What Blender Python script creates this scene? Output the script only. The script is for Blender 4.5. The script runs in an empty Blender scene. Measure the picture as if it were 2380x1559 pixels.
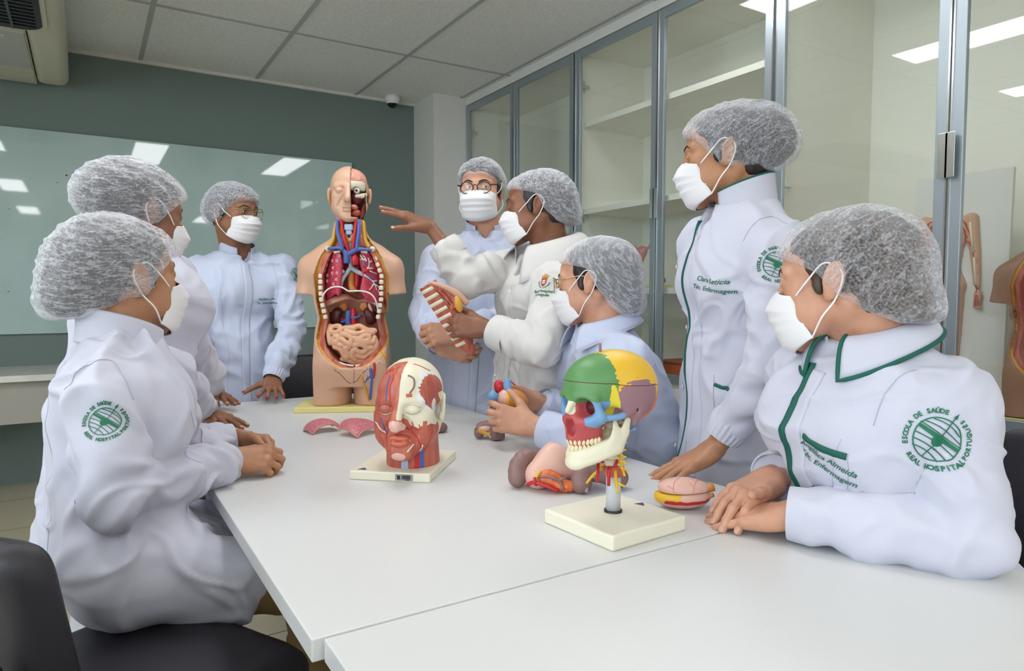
import bpy, bmesh, math, random
import numpy as np
from mathutils import Vector, Matrix
from mathutils.bvhtree import BVHTree

# ------------------------------------------------------------------ camera
SC = bpy.context.scene
COL = SC.collection
IMW, IMH, FPX = 2380.0, 1559.0, 1589.0
PITCH, YAW, CAMZ = math.atan(91 / FPX), math.radians(31.9), 1.17
cam_data = bpy.data.cameras.new('camera')
cam_data.sensor_fit = 'HORIZONTAL'
cam_data.sensor_width = 36.0
cam_data.lens = FPX / IMW * 36.0
cam_data.clip_start = 0.02
cam = bpy.data.objects.new('camera', cam_data)
COL.objects.link(cam)
cam.location = (0, 0, CAMZ)
cam.rotation_euler = (math.pi / 2 - PITCH, 0, -YAW)
SC.camera = cam

# ------------------------------------------------------------------ light / exposure
world = bpy.data.worlds.new('world')
SC.world = world
world.use_nodes = True
world.node_tree.nodes['Background'].inputs[0].default_value = (0.80, 0.9, 1.0, 1)
world.node_tree.nodes['Background'].inputs[1].default_value = 5.5
SC.view_settings.view_transform = 'Standard'
SC.view_settings.look = 'None'
SC.view_settings.exposure = 0.12
SC.view_settings.gamma = 1.0
SC.view_settings.use_curve_mapping = False
LAMP_STRENGTH = 11.0
ADDED_WIN = (-5.6, 2.2)  # span of the windows added to the unseen left wall
ROOM = dict(x0=-3.4, xc=2.58, y0=-7.0, y1=5.2, zc=2.72)
PANELS = [(x, y) for y in (1.9, -1.45, -4.7) for x in (-2.2, -0.82, 0.62, 2.06)]

_fw = np.array([math.sin(YAW) * math.cos(PITCH), math.cos(YAW) * math.cos(PITCH), -math.sin(PITCH)])
_rt = np.array([math.cos(YAW), -math.sin(YAW), 0.0])
_up = np.cross(_rt, _fw)
_cp = np.array([0, 0, CAMZ])


# unseen windows added to the left wall for fill daylight (portal guides sky sampling)
_pl = bpy.data.lights.new('added_window_portal', 'AREA')
_pl.shape = 'RECTANGLE'
_pl.size, _pl.size_y = 1.75, ADDED_WIN[1] - ADDED_WIN[0]
_pl.cycles.is_portal = True
_po = bpy.data.objects.new('added_window_portal', _pl)
COL.objects.link(_po)
_po.location = (ROOM['x0'] - 0.02, (ADDED_WIN[0] + ADDED_WIN[1]) / 2, 1.625)
_po.rotation_euler = (0, -math.pi / 2, 0)


def _ray(x, y):
    return _fw + _rt * (x - IMW / 2) / FPX + _up * (IMH / 2 - y) / FPX


def P(x, y, d):
    """surveyed point: sight line of the photograph at a measured depth"""
    return _cp + _ray(x, y) * d


def PZ(x, y, z):
    r = _ray(x, y)
    return _cp + r * ((z - CAMZ) / r[2])


def PY(x, y, Y):
    r = _ray(x, y)
    return _cp + r * (Y / r[1])


def PX(x, y, X):
    r = _ray(x, y)
    return _cp + r * (X / r[0])
# ------------------------------------------------------------------ small helpers
def unit(v):
    v = np.asarray(v, float)
    return v / max(np.linalg.norm(v), 1e-9)


def V3(*a):
    return np.array(a, float)


def lin(c):
    if isinstance(c, str):
        c = [int(c[i:i + 2], 16) / 255 for i in (0, 2, 4)]
    return [x / 12.92 if x <= 0.04045 else ((x + 0.055) / 1.055) ** 2.4 for x in c]


def frame(fwd, up=(0, 0, 1)):
    """columns: right, forward, up"""
    f = unit(fwd)
    r = unit(np.cross(f, up))
    u = np.cross(r, f)
    return np.stack([r, f, u], 1)


def rotx(a):
    c, s = math.cos(a), math.sin(a)
    return np.array([[1, 0, 0], [0, c, -s], [0, s, c]])


def roty(a):
    c, s = math.cos(a), math.sin(a)
    return np.array([[c, 0, s], [0, 1, 0], [-s, 0, c]])


def rotz(a):
    c, s = math.cos(a), math.sin(a)
    return np.array([[c, -s, 0], [s, c, 0], [0, 0, 1]])


# ------------------------------------------------------------------ noise
_rng = np.random.RandomState(5)
_G = _rng.normal(size=(256, 3))
_G /= np.linalg.norm(_G, axis=1, keepdims=True)
_PM = _rng.permutation(256)
_PM = np.concatenate([_PM, _PM, _PM])


def perlin(p):
    p = np.asarray(p, float)
    i = np.floor(p).astype(int)
    f = p - i
    i &= 255
    u = f * f * f * (f * (f * 6 - 15) + 10)
    out = np.zeros(len(p))
    for dx in (0, 1):
        wx = u[:, 0] if dx else 1 - u[:, 0]
        for dy in (0, 1):
            wy = u[:, 1] if dy else 1 - u[:, 1]
            for dz in (0, 1):
                wz = u[:, 2] if dz else 1 - u[:, 2]
                h = _PM[_PM[_PM[i[:, 0] + dx] + i[:, 1] + dy] + i[:, 2] + dz]
                g = _G[h]
                out += wx * wy * wz * (g[:, 0] * (f[:, 0] - dx) + g[:, 1] * (f[:, 1] - dy) + g[:, 2] * (f[:, 2] - dz))
    return out * 1.5


def ridge(p):
    return 1 - np.minimum(np.abs(perlin(p)) * 2.2, 1)


# ------------------------------------------------------------------ implicit surfaces
def smin(a, b, k):
    if k <= 0:
        return np.minimum(a, b)
    h = np.maximum(k - np.abs(a - b), 0) / k
    return np.minimum(a, b) - h * h * k * 0.25


class Field:
    """A block of space sampled at spacing h in which solids are blended."""

    def __init__(s, lo, hi, h):
        s.lo = np.asarray(lo, float)
        s.h = h
        n = np.ceil((np.asarray(hi, float) - s.lo) / h).astype(int) + 1
        s.ax = [s.lo[i] + h * np.arange(n[i]) for i in range(3)]
        s.F = np.full(n, 0.3, np.float32)

    def slab(s, lo, hi):
        sl = []
        for i in range(3):
            a = int(np.clip(math.floor((lo[i] - s.lo[i]) / s.h), 0, len(s.ax[i])))
            b = int(np.clip(math.ceil((hi[i] - s.lo[i]) / s.h) + 1, 0, len(s.ax[i])))
            sl.append(slice(a, max(b, a)))
        X = s.ax[0][sl[0]][:, None, None]
        Y = s.ax[1][sl[1]][None, :, None]
        Z = s.ax[2][sl[2]][None, None, :]
        return tuple(sl), X, Y, Z

    def put(s, fn, lo, hi, k=0.0, op='add'):
        m = 0.012 + k + 2 * s.h
        sl, X, Y, Z = s.slab(np.asarray(lo) - m, np.asarray(hi) + m)
        if 0 in s.F[sl].shape:
            return s
        d = fn(X, Y, Z).astype(np.float32)
        a = s.F[sl]
        if op == 'add':
            s.F[sl] = smin(a, d, k)
        elif op == 'sub':
            s.F[sl] = -smin(-a, d, k)
        return s

    def cone(s, a, b, ra, rb=None, k=0.0, op='add', sq=None):
        """tapered rod; sq = (axis, factor) squashes it across that axis"""
        a = np.asarray(a, float)
        b = np.asarray(b, float)
        rb = ra if rb is None else rb
        ab = b - a
        L2 = max(ab @ ab, 1e-12)
        M = None
        if sq is not None:
            n = unit(sq[0])
            M = (n, 1.0 / sq[1] - 1.0)
        R = max(ra, rb) * (max(sq[1], 1.0) if sq is not None else 1.0)
        lo = np.minimum(a, b) - R
        hi = np.maximum(a, b) + R

        def fn(X, Y, Z):
            px, py, pz = X - a[0], Y - a[1], Z - a[2]
            t = np.clip((px * ab[0] + py * ab[1] + pz * ab[2]) / L2, 0, 1)
            qx, qy, qz = px - t * ab[0], py - t * ab[1], pz - t * ab[2]
            if M is not None:
                n, g = M
                w = (qx * n[0] + qy * n[1] + qz * n[2]) * g
                qx, qy, qz = qx + w * n[0], qy + w * n[1], qz + w * n[2]
            return np.sqrt(qx * qx + qy * qy + qz * qz) - (ra + (rb - ra) * t)
        return s.put(fn, lo, hi, k, op)

    def chain(s, pts, rs, k=0.0, op='add', sq=None, kin=0.004):
        """polyline of rods, joined among themselves first"""
        for i in range(len(pts) - 1):
            r0, r1 = (rs, rs) if np.isscalar(rs) else (rs[i], rs[i + 1])
            s.cone(pts[i], pts[i + 1], r0, r1, k if i == 0 else max(kin, min(k, 0.004)), op, sq)
        return s

    def ell(s, c, r, R=None, k=0.0, op='add'):
        c = np.asarray(c, float)
        r = np.asarray(r, float) * np.ones(3)
        A = np.eye(3) if R is None else np.asarray(R)
        ext = np.sqrt(((A * r[None, :]) ** 2).sum(1))

        def fn(X, Y, Z):
            p = (X - c[0], Y - c[1], Z - c[2])
            k0 = k1 = 0
            for j in range(3):
                q = p[0] * A[0, j] + p[1] * A[1, j] + p[2] * A[2, j]
                k0 = k0 + (q / r[j]) ** 2
                k1 = k1 + (q / (r[j] * r[j])) ** 2
            k0 = np.sqrt(k0)
            k1 = np.sqrt(k1)
            return k0 * (k0 - 1.0) / np.maximum(k1, 1e-9)
        return s.put(fn, c - ext, c + ext, k, op)

    def box(s, c, half, R=None, rd=0.0, k=0.0, op='add'):
        c = np.asarray(c, float)
        hf = np.asarray(half, float)
        A = np.eye(3) if R is None else np.asarray(R)
        ext = np.abs(A) @ hf

        def fn(X, Y, Z):
            p = (X - c[0], Y - c[1], Z - c[2])
            o = 0
            ins = None
            for j in range(3):
                q = np.abs(p[0] * A[0, j] + p[1] * A[1, j] + p[2] * A[2, j]) - (hf[j] - rd)
                o = o + np.maximum(q, 0) ** 2
                ins = q if ins is None else np.maximum(ins, q)
            return np.sqrt(o) + np.minimum(ins, 0) - rd
        return s.put(fn, c - ext, c + ext, k, op)

    def loft(s, secs, k=0.0, op='add', p=2.0):
        """stack of super-ellipse sections (x, y, z, rx, ry), z rising"""
        S = np.array(sorted(secs, key=lambda q: q[2]), float)
        zlo, zhi = S[0, 2], S[-1, 2]
        rm = S[:, 3:5].max()
        lo = (S[:, 0].min() - rm, S[:, 1].min() - rm, zlo)
        hi = (S[:, 0].max() + rm, S[:, 1].max() + rm, zhi)
        # smooth interpolation of the stations
        zz = np.linspace(zlo, zhi, 200)
        T = [np.interp(zz, S[:, 2], S[:, j]) for j in (0, 1, 3, 4)]
        ker = np.hanning(17)
        ker /= ker.sum()
        T = [np.convolve(np.pad(t, 8, 'edge'), ker, 'valid') for t in T]

        def fn(X, Y, Z):
            z = np.clip(Z, zlo, zhi)
            cx, cy, rx, ry = [np.interp(z.ravel(), zz, t).reshape(z.shape) for t in T]
            u, v = np.abs(X - cx) / rx, np.abs(Y - cy) / ry
            q = (u ** p + v ** p) ** (1.0 / p)
            d = (q - 1.0) * np.minimum(rx, ry)
            e = np.maximum(zlo - Z, Z - zhi)
            return np.maximum(d, e)
        return s.put(fn, lo, hi, k, op)

    def cut(s, fn, k=0.0):
        """keep only where fn < 0"""
        d = fn(s.ax[0][:, None, None], s.ax[1][None, :, None], s.ax[2][None, None, :])
        s.F = -smin(-s.F, -(d + 0 * s.F).astype(np.float32), k)
        return s

    def noise(s, fn, band=0.03):
        """fn(points) is added near the surface"""
        m = np.argwhere(np.abs(s.F) < band)
        pts = s.lo + m * s.h
        s.F[m[:, 0], m[:, 1], m[:, 2]] += fn(pts).astype(np.float32)
        return s

    def mesh(s, relax=1):
        F = s.F
        F = np.pad(F, 1, constant_values=0.3)
        lo = s.lo - s.h
        I = F < 0
        n = np.array(F.shape)
        c = [I[dx:n[0] - 1 + dx, dy:n[1] - 1 + dy, dz:n[2] - 1 + dz] for dx in (0, 1) for dy in (0, 1) for dz in (0, 1)]
        cnt = sum(x.astype(np.int8) for x in c)
        act = (cnt > 0) & (cnt < 8)
        ids = np.argwhere(act)
        if len(ids) == 0:
            return np.zeros((0, 3)), np.zeros((0, 4), int)
        idx = np.full(act.shape, -1, np.int64)
        idx[act] = np.arange(len(ids))
        vals = {}
        for dx in (0, 1):
            for dy in (0, 1):
                for dz in (0, 1):
                    vals[(dx, dy, dz)] = F[ids[:, 0] + dx, ids[:, 1] + dy, ids[:, 2] + dz]
        acc = np.zeros((len(ids), 3))
        num = np.zeros(len(ids))
        for a in vals:
            for ax in range(3):
                if a[ax]:
                    continue
                b = list(a)
                b[ax] = 1
                va, vb = vals[a], vals[tuple(b)]
                x = (va < 0) != (vb < 0)
                t = np.where(x, va / np.where(x, va - vb, 1), 0)
                q = np.tile(np.array(a, float), (len(ids), 1))
                q[:, ax] += t
                acc += q * x[:, None]
                num += x
        V = lo + (ids + acc / num[:, None]) * s.h
        quads = []
        for ax in range(3):
            o1, o2 = [(1, 2), (2, 0), (0, 1)][ax]
            sl0 = [slice(1, n[i] - 1) for i in range(3)]
            sl0[ax] = slice(0, n[ax] - 1)
            sl1 = list(sl0)
            sl1[ax] = slice(1, n[ax])
            A, B = I[tuple(sl0)], I[tuple(sl1)]
            e = np.argwhere(A != B)
            if len(e) == 0:
                continue
            e = e + np.array([s_.start for s_ in sl0])
            fl = I[e[:, 0], e[:, 1], e[:, 2]]
            d1 = np.eye(3, dtype=int)[o1]
            d2 = np.eye(3, dtype=int)[o2]
            g = lambda q: idx[q[:, 0], q[:, 1], q[:, 2]]
            q = np.stack([g(e - d1 - d2), g(e - d2), g(e), g(e - d1)], 1)
            q[~fl] = q[~fl][:, ::-1]
            quads.append(q)
        Q = np.concatenate(quads)
        for _ in range(relax):
            V = relaxed(V, Q, 0.5)
        return V, Q


def relaxed(V, Q, w):
    S = np.zeros_like(V)
    N = np.zeros(len(V))
    for a, b in ((0, 1), (1, 2), (2, 3), (3, 0)):
        for p, q in ((a, b), (b, a)):
            for ax in range(3):
                S[:, ax] += np.bincount(Q[:, p], V[Q[:, q], ax], len(V))
            N += np.bincount(Q[:, p], minlength=len(V))
    return V * (1 - w) + w * S / np.maximum(N, 1)[:, None]


def vnormals(V, Q):
    fn = np.cross(V[Q[:, 2]] - V[Q[:, 0]], V[Q[:, 3]] - V[Q[:, 1]])
    N = np.zeros_like(V)
    for j in range(4):
        for ax in range(3):
            N[:, ax] += np.bincount(Q[:, j], fn[:, ax], len(V))
    return N / np.maximum(np.linalg.norm(N, axis=1, keepdims=True), 1e-12)


# ------------------------------------------------------------------ mesh pieces: (V, faces list/array, material index array)
class Piece:
    def __init__(s, V=None, F=None, mi=0, smooth=True):
        s.V = np.zeros((0, 3)) if V is None else np.asarray(V, float)
        s.F = [] if F is None else F
        s.mi = mi
        s.smooth = smooth

    def tf(s, R=None, t=None):
        V = s.V
        if R is not None:
            V = V @ np.asarray(R).T
            if np.linalg.det(R) < 0:
                s.F = [tuple(reversed(list(f))) for f in s.F] if not isinstance(s.F, np.ndarray) else s.F[:, ::-1]
        if t is not None:
            V = V + np.asarray(t)
        s.V = V
        return s

    def copy(s):
        return Piece(s.V.copy(), s.F.copy() if isinstance(s.F, np.ndarray) else list(s.F), s.mi, s.smooth)


def make(name, pieces, mats, parent=None, origin=None, label=None, kind=None):
    """link pieces as ONE mesh object"""
    if isinstance(pieces, Piece):
        pieces = [pieces]
    if not isinstance(mats, (list, tuple)):
        mats = [mats]
    org = np.zeros(3)
    par_loc = np.zeros(3)
    if parent is not None:
        par_loc = np.array(parent['_w'])
    if origin is None:
        org = par_loc.copy()
    else:
        org = np.asarray(origin, float)
    me = bpy.data.meshes.new(name)
    nv = sum(len(p.V) for p in pieces)
    V = np.concatenate([p.V for p in pieces]) if pieces else np.zeros((0, 3))
    V = V - org
    starts, totals, loops, mis, sm = [], [], [], [], []
    off = 0
    ls = 0
    for p in pieces:
        if isinstance(p.F, np.ndarray) and len(p.F):
            k = p.F.shape[1]
            m = len(p.F)
            loops.append((p.F + off).ravel())
            totals.append(np.full(m, k))
        else:
            m = len(p.F)
            if m:
                loops.append(np.concatenate([np.asarray(f, int) for f in p.F]) + off)
                totals.append(np.array([len(f) for f in p.F]))
        if m:
            mis.append(np.full(m, p.mi) if np.isscalar(p.mi) else np.asarray(p.mi))
            sm.append(np.full(m, p.smooth))
        off += len(p.V)
    loops = np.concatenate(loops).astype(np.int32)
    totals = np.concatenate(totals).astype(np.int32)
    starts = np.concatenate([[0], np.cumsum(totals)[:-1]]).astype(np.int32)
    me.vertices.add(len(V))
    me.vertices.foreach_set('co', V.astype(np.float32).ravel())
    me.loops.add(len(loops))
    me.loops.foreach_set('vertex_index', loops)
    me.polygons.add(len(totals))
    me.polygons.foreach_set('loop_start', starts)
    me.polygons.foreach_set('loop_total', totals)
    me.polygons.foreach_set('material_index', np.concatenate(mis).astype(np.int32))
    me.polygons.foreach_set('use_smooth', np.concatenate(sm))
    me.update(calc_edges=True)
    me.validate()
    for m in mats:
        me.materials.append(m)
    o = bpy.data.objects.new(name, me)
    COL.objects.link(o)
    o['_w'] = [float(x) for x in org]
    if parent is not None:
        o.parent = parent
        o.location = (org - par_loc).tolist()
    else:
        o.location = org.tolist()
    if label:
        o['label'] = label
    if kind:
        o['kind'] = kind
    return o


def thing(name, label, cat, loc=(0, 0, 0), group=None):
    o = bpy.data.objects.new(name, None)
    o.empty_display_size = 0.05
    COL.objects.link(o)
    o.location = tuple(float(x) for x in loc)
    o['_w'] = [float(x) for x in loc]
    o['label'] = label
    o['category'] = cat
    if group:
        o['group'] = group
    return o


def tag(o, label, cat, group=None):
    o['label'] = label
    o['category'] = cat
    if group:
        o['group'] = group
    return o


def struct(name, pieces, mats, parent=None, **kw):
    return make(name, pieces, mats, parent, kind=None if parent else 'structure', **kw)


def box(c, half, R=None, bev=0.0, mi=0):
    """box, optionally with chamfered edges"""
    hx, hy, hz = half
    if bev <= 0:
        V = np.array([[x, y, z] for x in (-hx, hx) for y in (-hy, hy) for z in (-hz, hz)], float)
        F = [(0, 1, 3, 2), (4, 6, 7, 5), (0, 4, 5, 1), (2, 3, 7, 6), (0, 2, 6, 4), (1, 5, 7, 3)]
        p = Piece(V, F, mi, False)
    else:
        bm = bmesh.new()
        bmesh.ops.create_cube(bm, size=1.0)
        for v in bm.verts:
            v.co = Vector((v.co.x * 2 * hx, v.co.y * 2 * hy, v.co.z * 2 * hz))
        bmesh.ops.bevel(bm, geom=bm.edges[:], offset=bev, segments=2, affect='EDGES', profile=0.5)
        p = from_bm(bm, mi, False)
    return p.tf(R, c)


def from_bm(bm, mi=0, smooth=True):
    bm.verts.index_update()
    V = np.array([v.co[:] for v in bm.verts])
    F = [tuple(v.index for v in f.verts) for f in bm.faces]
    bm.free()
    return Piece(V, F, mi, smooth)


def bx(x0, x1, y0, y1, z0, z1, bev=0.0, mi=0):
    return box(((x0 + x1) / 2, (y0 + y1) / 2, (z0 + z1) / 2), ((x1 - x0) / 2, (y1 - y0) / 2, (z1 - z0) / 2), None, bev, mi)


def spline(pts, n):
    """Catmull-Rom through pts, n samples per span"""
    p = np.asarray(pts, float)
    p = np.concatenate([[2 * p[0] - p[1]], p, [2 * p[-1] - p[-2]]])
    out = []
    for i in range(1, len(p) - 2):
        for t in np.arange(n) / n:
            a, b, c, d = p[i - 1], p[i], p[i + 1], p[i + 2]
            out.append(0.5 * (2 * b + (c - a) * t + (2 * a - 5 * b + 4 * c - d) * t * t + (3 * b - a - 3 * c + d) * t ** 3))
    out.append(p[-2])
    return np.array(out)


def tube(pts, r, seg=8, mi=0, n=0, closed=False, flat=None):
    """swept tube; r scalar or per point; flat=(dir, factor) squashes section"""
    p = np.asarray(pts, float)
    if n:
        k = len(p)
        if not np.isscalar(r):
            r = np.interp(np.linspace(0, k - 1, (k - 1) * n + 1), np.arange(k), r)
        p = spline(p, n)
    m = len(p)
    r = np.full(m, r) if np.isscalar(r) else np.asarray(r, float)
    T = np.gradient(p, axis=0)
    if closed:
        T = np.roll(p, -1, 0) - np.roll(p, 1, 0)
    T /= np.maximum(np.linalg.norm(T, axis=1, keepdims=True), 1e-12)
    u = unit(np.cross(T[0], [0.31, 0.22, 0.92] if abs(T[0][2]) < 0.9 else [1, 0, 0]))
    V = []
    ang = np.linspace(0, 2 * np.pi, seg, endpoint=False)
    for i in range(m):
        u = unit(u - T[i] * (u @ T[i]))
        w = np.cross(T[i], u)
        ring = np.cos(ang)[:, None] * u + np.sin(ang)[:, None] * w
        if flat is not None:
            nrm = unit(flat[0] if np.ndim(flat[0]) == 1 else flat[0][i])
            ring = ring + np.outer(ring @ nrm, nrm) * (flat[1] - 1)
        V.append(p[i] + ring * r[i])
    V = np.concatenate(V)
    F = []
    for i in range(m if closed else m - 1):
        j = (i + 1) % m
        for a in range(seg):
            b = (a + 1) % seg
            F.append((i * seg + a, i * seg + b, j * seg + b, j * seg + a))
    if not closed:
        F.append(tuple(reversed(range(seg))))
        F.append(tuple((m - 1) * seg + a for a in range(seg)))
    return Piece(V, F, mi)


def lathe(prof, seg=32, mi=0, cap=True):
    """prof: list of (radius, z)"""
    prof = np.asarray(prof, float)
    a = np.linspace(0, 2 * np.pi, seg, endpoint=False)
    V = np.concatenate([np.stack([r * np.cos(a), r * np.sin(a), np.full(seg, z)], 1) for r, z in prof])
    F = []
    for i in range(len(prof) - 1):
        for j in range(seg):
            k = (j + 1) % seg
            F.append((i * seg + j, i * seg + k, (i + 1) * seg + k, (i + 1) * seg + j))
    if cap:
        F.append(tuple(reversed(range(seg))))
        F.append(tuple((len(prof) - 1) * seg + j for j in range(seg)))
    return Piece(V, F, mi)


def sphere(c, r, seg=16, rings=10, R=None, mi=0):
    V, F = [], []
    for i in range(rings + 1):
        t = math.pi * i / rings
        for j in range(seg):
            a = 2 * math.pi * j / seg
            V.append((math.sin(t) * math.cos(a), math.sin(t) * math.sin(a), -math.cos(t)))
    for i in range(rings):
        for j in range(seg):
            k = (j + 1) % seg
            F.append((i * seg + j, i * seg + k, (i + 1) * seg + k, (i + 1) * seg + j))
    V = np.array(V) * (np.asarray(r, float) * np.ones(3))
    return Piece(V, F, mi).tf(R, c)


def prism(poly, z0, z1, mi=0, smooth=False):
    """extrude a 2-D outline (counter-clockwise) between two heights"""
    n = len(poly)
    V = [(x, y, z0) for x, y in poly] + [(x, y, z1) for x, y in poly]
    F = [tuple(reversed(range(n))), tuple(range(n, 2 * n))]
    F += [(i, (i + 1) % n, n + (i + 1) % n, n + i) for i in range(n)]
    return Piece(np.array(V, float), F, mi, smooth)


def rrect(w, h, r, n=6):
    out = []
    for cx, cy, a0 in ((w - r, h - r, 0), (-w + r, h - r, 90), (-w + r, -h + r, 180), (w - r, -h + r, 270)):
        for i in range(n + 1):
            a = math.radians(a0 + 90 * i / n)
            out.append((cx + r * math.cos(a), cy + r * math.sin(a)))
    return out


def grid_sheet(P3, thick=0.0, mi=0, wrap=False):
    """P3[nu][nv] points -> sheet with optional thickness along its normals"""
    P3 = np.asarray(P3, float)
    nu, nv = P3.shape[:2]
    V = P3.reshape(-1, 3)
    iu = range(nu if wrap else nu - 1)
    Q = np.array([(i * nv + j, ((i + 1) % nu) * nv + j, ((i + 1) % nu) * nv + j + 1, i * nv + j + 1) for i in iu for j in range(nv - 1)])
    if thick <= 0:
        return Piece(V, Q, mi)
    N = vnormals(V, Q)
    V2 = np.concatenate([V, V - N * thick])
    m = len(V)
    F = [tuple(q) for q in Q] + [tuple(x + m for x in q[::-1]) for q in Q]
    edge = []
    if not wrap:
        edge += [(j, j + 1) for j in range(nv - 1)][::-1]
        edge = [((0) * nv + j + 1, j) for j in range(nv - 1)]
        edge += [((nu - 1) * nv + j, (nu - 1) * nv + j + 1) for j in range(nv - 1)]
    edge += [(i * nv, ((i + 1) % nu) * nv) for i in iu]
    edge += [(((i + 1) % nu) * nv + nv - 1, i * nv + nv - 1) for i in iu]
    for a, b in edge:
        F.append((b, a, a + m, b + m))
    return Piece(V2, F, mi)


def bvh(piece):
    F = [tuple(int(i) for i in f) for f in piece.F]
    return BVHTree.FromPolygons([tuple(v) for v in piece.V], F)


def project(p, tree, direction, lift=0.0008, back=0.3):
    """lay points on a surface along a direction"""
    d = Vector(unit(direction))
    out = []
    for q in p:
        o = Vector(q) - d * back
        hit, nrm, _, dist = tree.ray_cast(o, d, back * 2.5)
        if hit is None:
            hit, nrm, _, dist = tree.find_nearest(Vector(q))
        if nrm.dot(d) > 0:
            nrm = -nrm
        out.append(np.array(hit + nrm * lift))
    return np.array(out)


def nearest(p, tree, lift=0.0008):
    out, nn = [], []
    for q in p:
        hit, nrm, _, _ = tree.find_nearest(Vector(q))
        out.append(np.array(hit + nrm * lift))
        nn.append(np.array(nrm))
    return np.array(out), np.array(nn)


def text_piece(txt, size, shear=0.0, bold=0.0, mi=0, align='CENTER', res=3):
    cu = bpy.data.curves.new('t', 'FONT')
    cu.body = txt
    cu.size = size
    cu.shear = shear
    cu.offset = bold
    cu.align_x = align
    cu.resolution_u = res
    ob = bpy.data.objects.new('t', cu)
    COL.objects.link(ob)
    bpy.context.view_layer.update()
    me = bpy.data.meshes.new_from_object(ob.evaluated_get(bpy.context.evaluated_depsgraph_get()))
    V = np.array([v.co[:] for v in me.vertices]) if len(me.vertices) else np.zeros((0, 3))
    F = [tuple(p.vertices) for p in me.polygons]
    bpy.data.objects.remove(ob)
    bpy.data.curves.remove(cu)
    bpy.data.meshes.remove(me)
    return Piece(V, F, mi, False)


def stroke2d(pts, w, closed=False, mi=0):
    """flat ribbon in the xy plane"""
    p = np.asarray(pts, float)
    T = np.roll(p, -1, 0) - np.roll(p, 1, 0) if closed else np.gradient(p, axis=0)
    T /= np.maximum(np.linalg.norm(T, axis=1, keepdims=True), 1e-9)
    N = np.stack([-T[:, 1], T[:, 0]], 1)
    w = np.asarray(w) * np.ones(len(p))
    A, B = p + N * w[:, None] / 2, p - N * w[:, None] / 2
    n = len(p)
    V = np.concatenate([A, B])
    V = np.concatenate([V, np.zeros((2 * n, 1))], 1)
    F = [(n + i, n + (i + 1) % n, (i + 1) % n, i) for i in range(n if closed else n - 1)]
    return Piece(V, F, mi, False)


# ------------------------------------------------------------------ materials
class Mat:
    def __init__(s, name, col, rough=0.5, **kw):
        s.m = bpy.data.materials.new(name)
        s.m.use_nodes = True
        s.nt = s.m.node_tree
        s.b = s.nt.nodes['Principled BSDF']
        c = lin(col)
        s.b.inputs['Base Color'].default_value = (*c, 1)
        s.b.inputs['Roughness'].default_value = rough
        for k, v in kw.items():
            s.b.inputs[{'metal': 'Metallic', 'spec': 'Specular IOR Level', 'sss': 'Subsurface Weight', 'coat': 'Coat Weight', 'sheen': 'Sheen Weight', 'emit': 'Emission Strength', 'trans': 'Transmission Weight', 'ior': 'IOR', 'alpha': 'Alpha'}[k]].default_value = v

    def n(s, t, **kw):
        x = s.nt.nodes.new(t)
        for k, v in kw.items():
            if hasattr(x, k):
                setattr(x, k, v)
            else:
                x.inputs[k.replace('_', ' ')].default_value = v
        return x

    def l(s, a, b):
        s.nt.links.new(a, b)

    def coords(s, scale=(1, 1, 1), rot=(0, 0, 0)):
        tc = s.n('ShaderNodeTexCoord')
        mp = s.n('ShaderNodeMapping')
        mp.inputs['Scale'].default_value = scale
        mp.inputs['Rotation'].default_value = rot
        s.l(tc.outputs['Object'], mp.inputs['Vector'])
        return mp.outputs[0]

    def vary(s, c1, c2, scale, detail=4, lo=0.35, hi=0.65, stretch=(1, 1, 1), rot=(0, 0, 0)):
        """base colour mottled between two colours"""
        v = s.coords(stretch, rot)
        nz = s.n('ShaderNodeTexNoise', Scale=scale, Detail=detail)
        s.l(v, nz.inputs['Vector'])
        r = s.n('ShaderNodeValToRGB')
        r.color_ramp.elements[0].position = lo
        r.color_ramp.elements[0].color = (*lin(c1), 1)
        r.color_ramp.elements[1].position = hi
        r.color_ramp.elements[1].color = (*lin(c2), 1)
        s.l(nz.outputs['Fac'], r.inputs[0])
        s.l(r.outputs[0], s.b.inputs['Base Color'])
        return s

    def bump(s, scale, strength=0.2, dist=0.002, detail=3, stretch=(1, 1, 1), tex='noise'):
        v = s.coords(stretch)
        if tex == 'noise':
            nz = s.n('ShaderNodeTexNoise', Scale=scale, Detail=detail)
            out = nz.outputs['Fac']
        else:
            nz = s.n('ShaderNodeTexVoronoi', Scale=scale)
            out = nz.outputs['Distance']
        s.l(v, nz.inputs['Vector'])
        bp = s.n('ShaderNodeBump', Strength=strength, Distance=dist)
        s.l(out, bp.inputs['Height'])
        if s.b.inputs['Normal'].is_linked:
            s.l(s.b.inputs['Normal'].links[0].from_socket, bp.inputs['Normal'])
        s.l(bp.outputs[0], s.b.inputs['Normal'])
        return s


M = {}


def mat(name, col, rough=0.5, **kw):
    w = Mat(name, col, rough, **kw)
    M[name] = w.m
    return w


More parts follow.
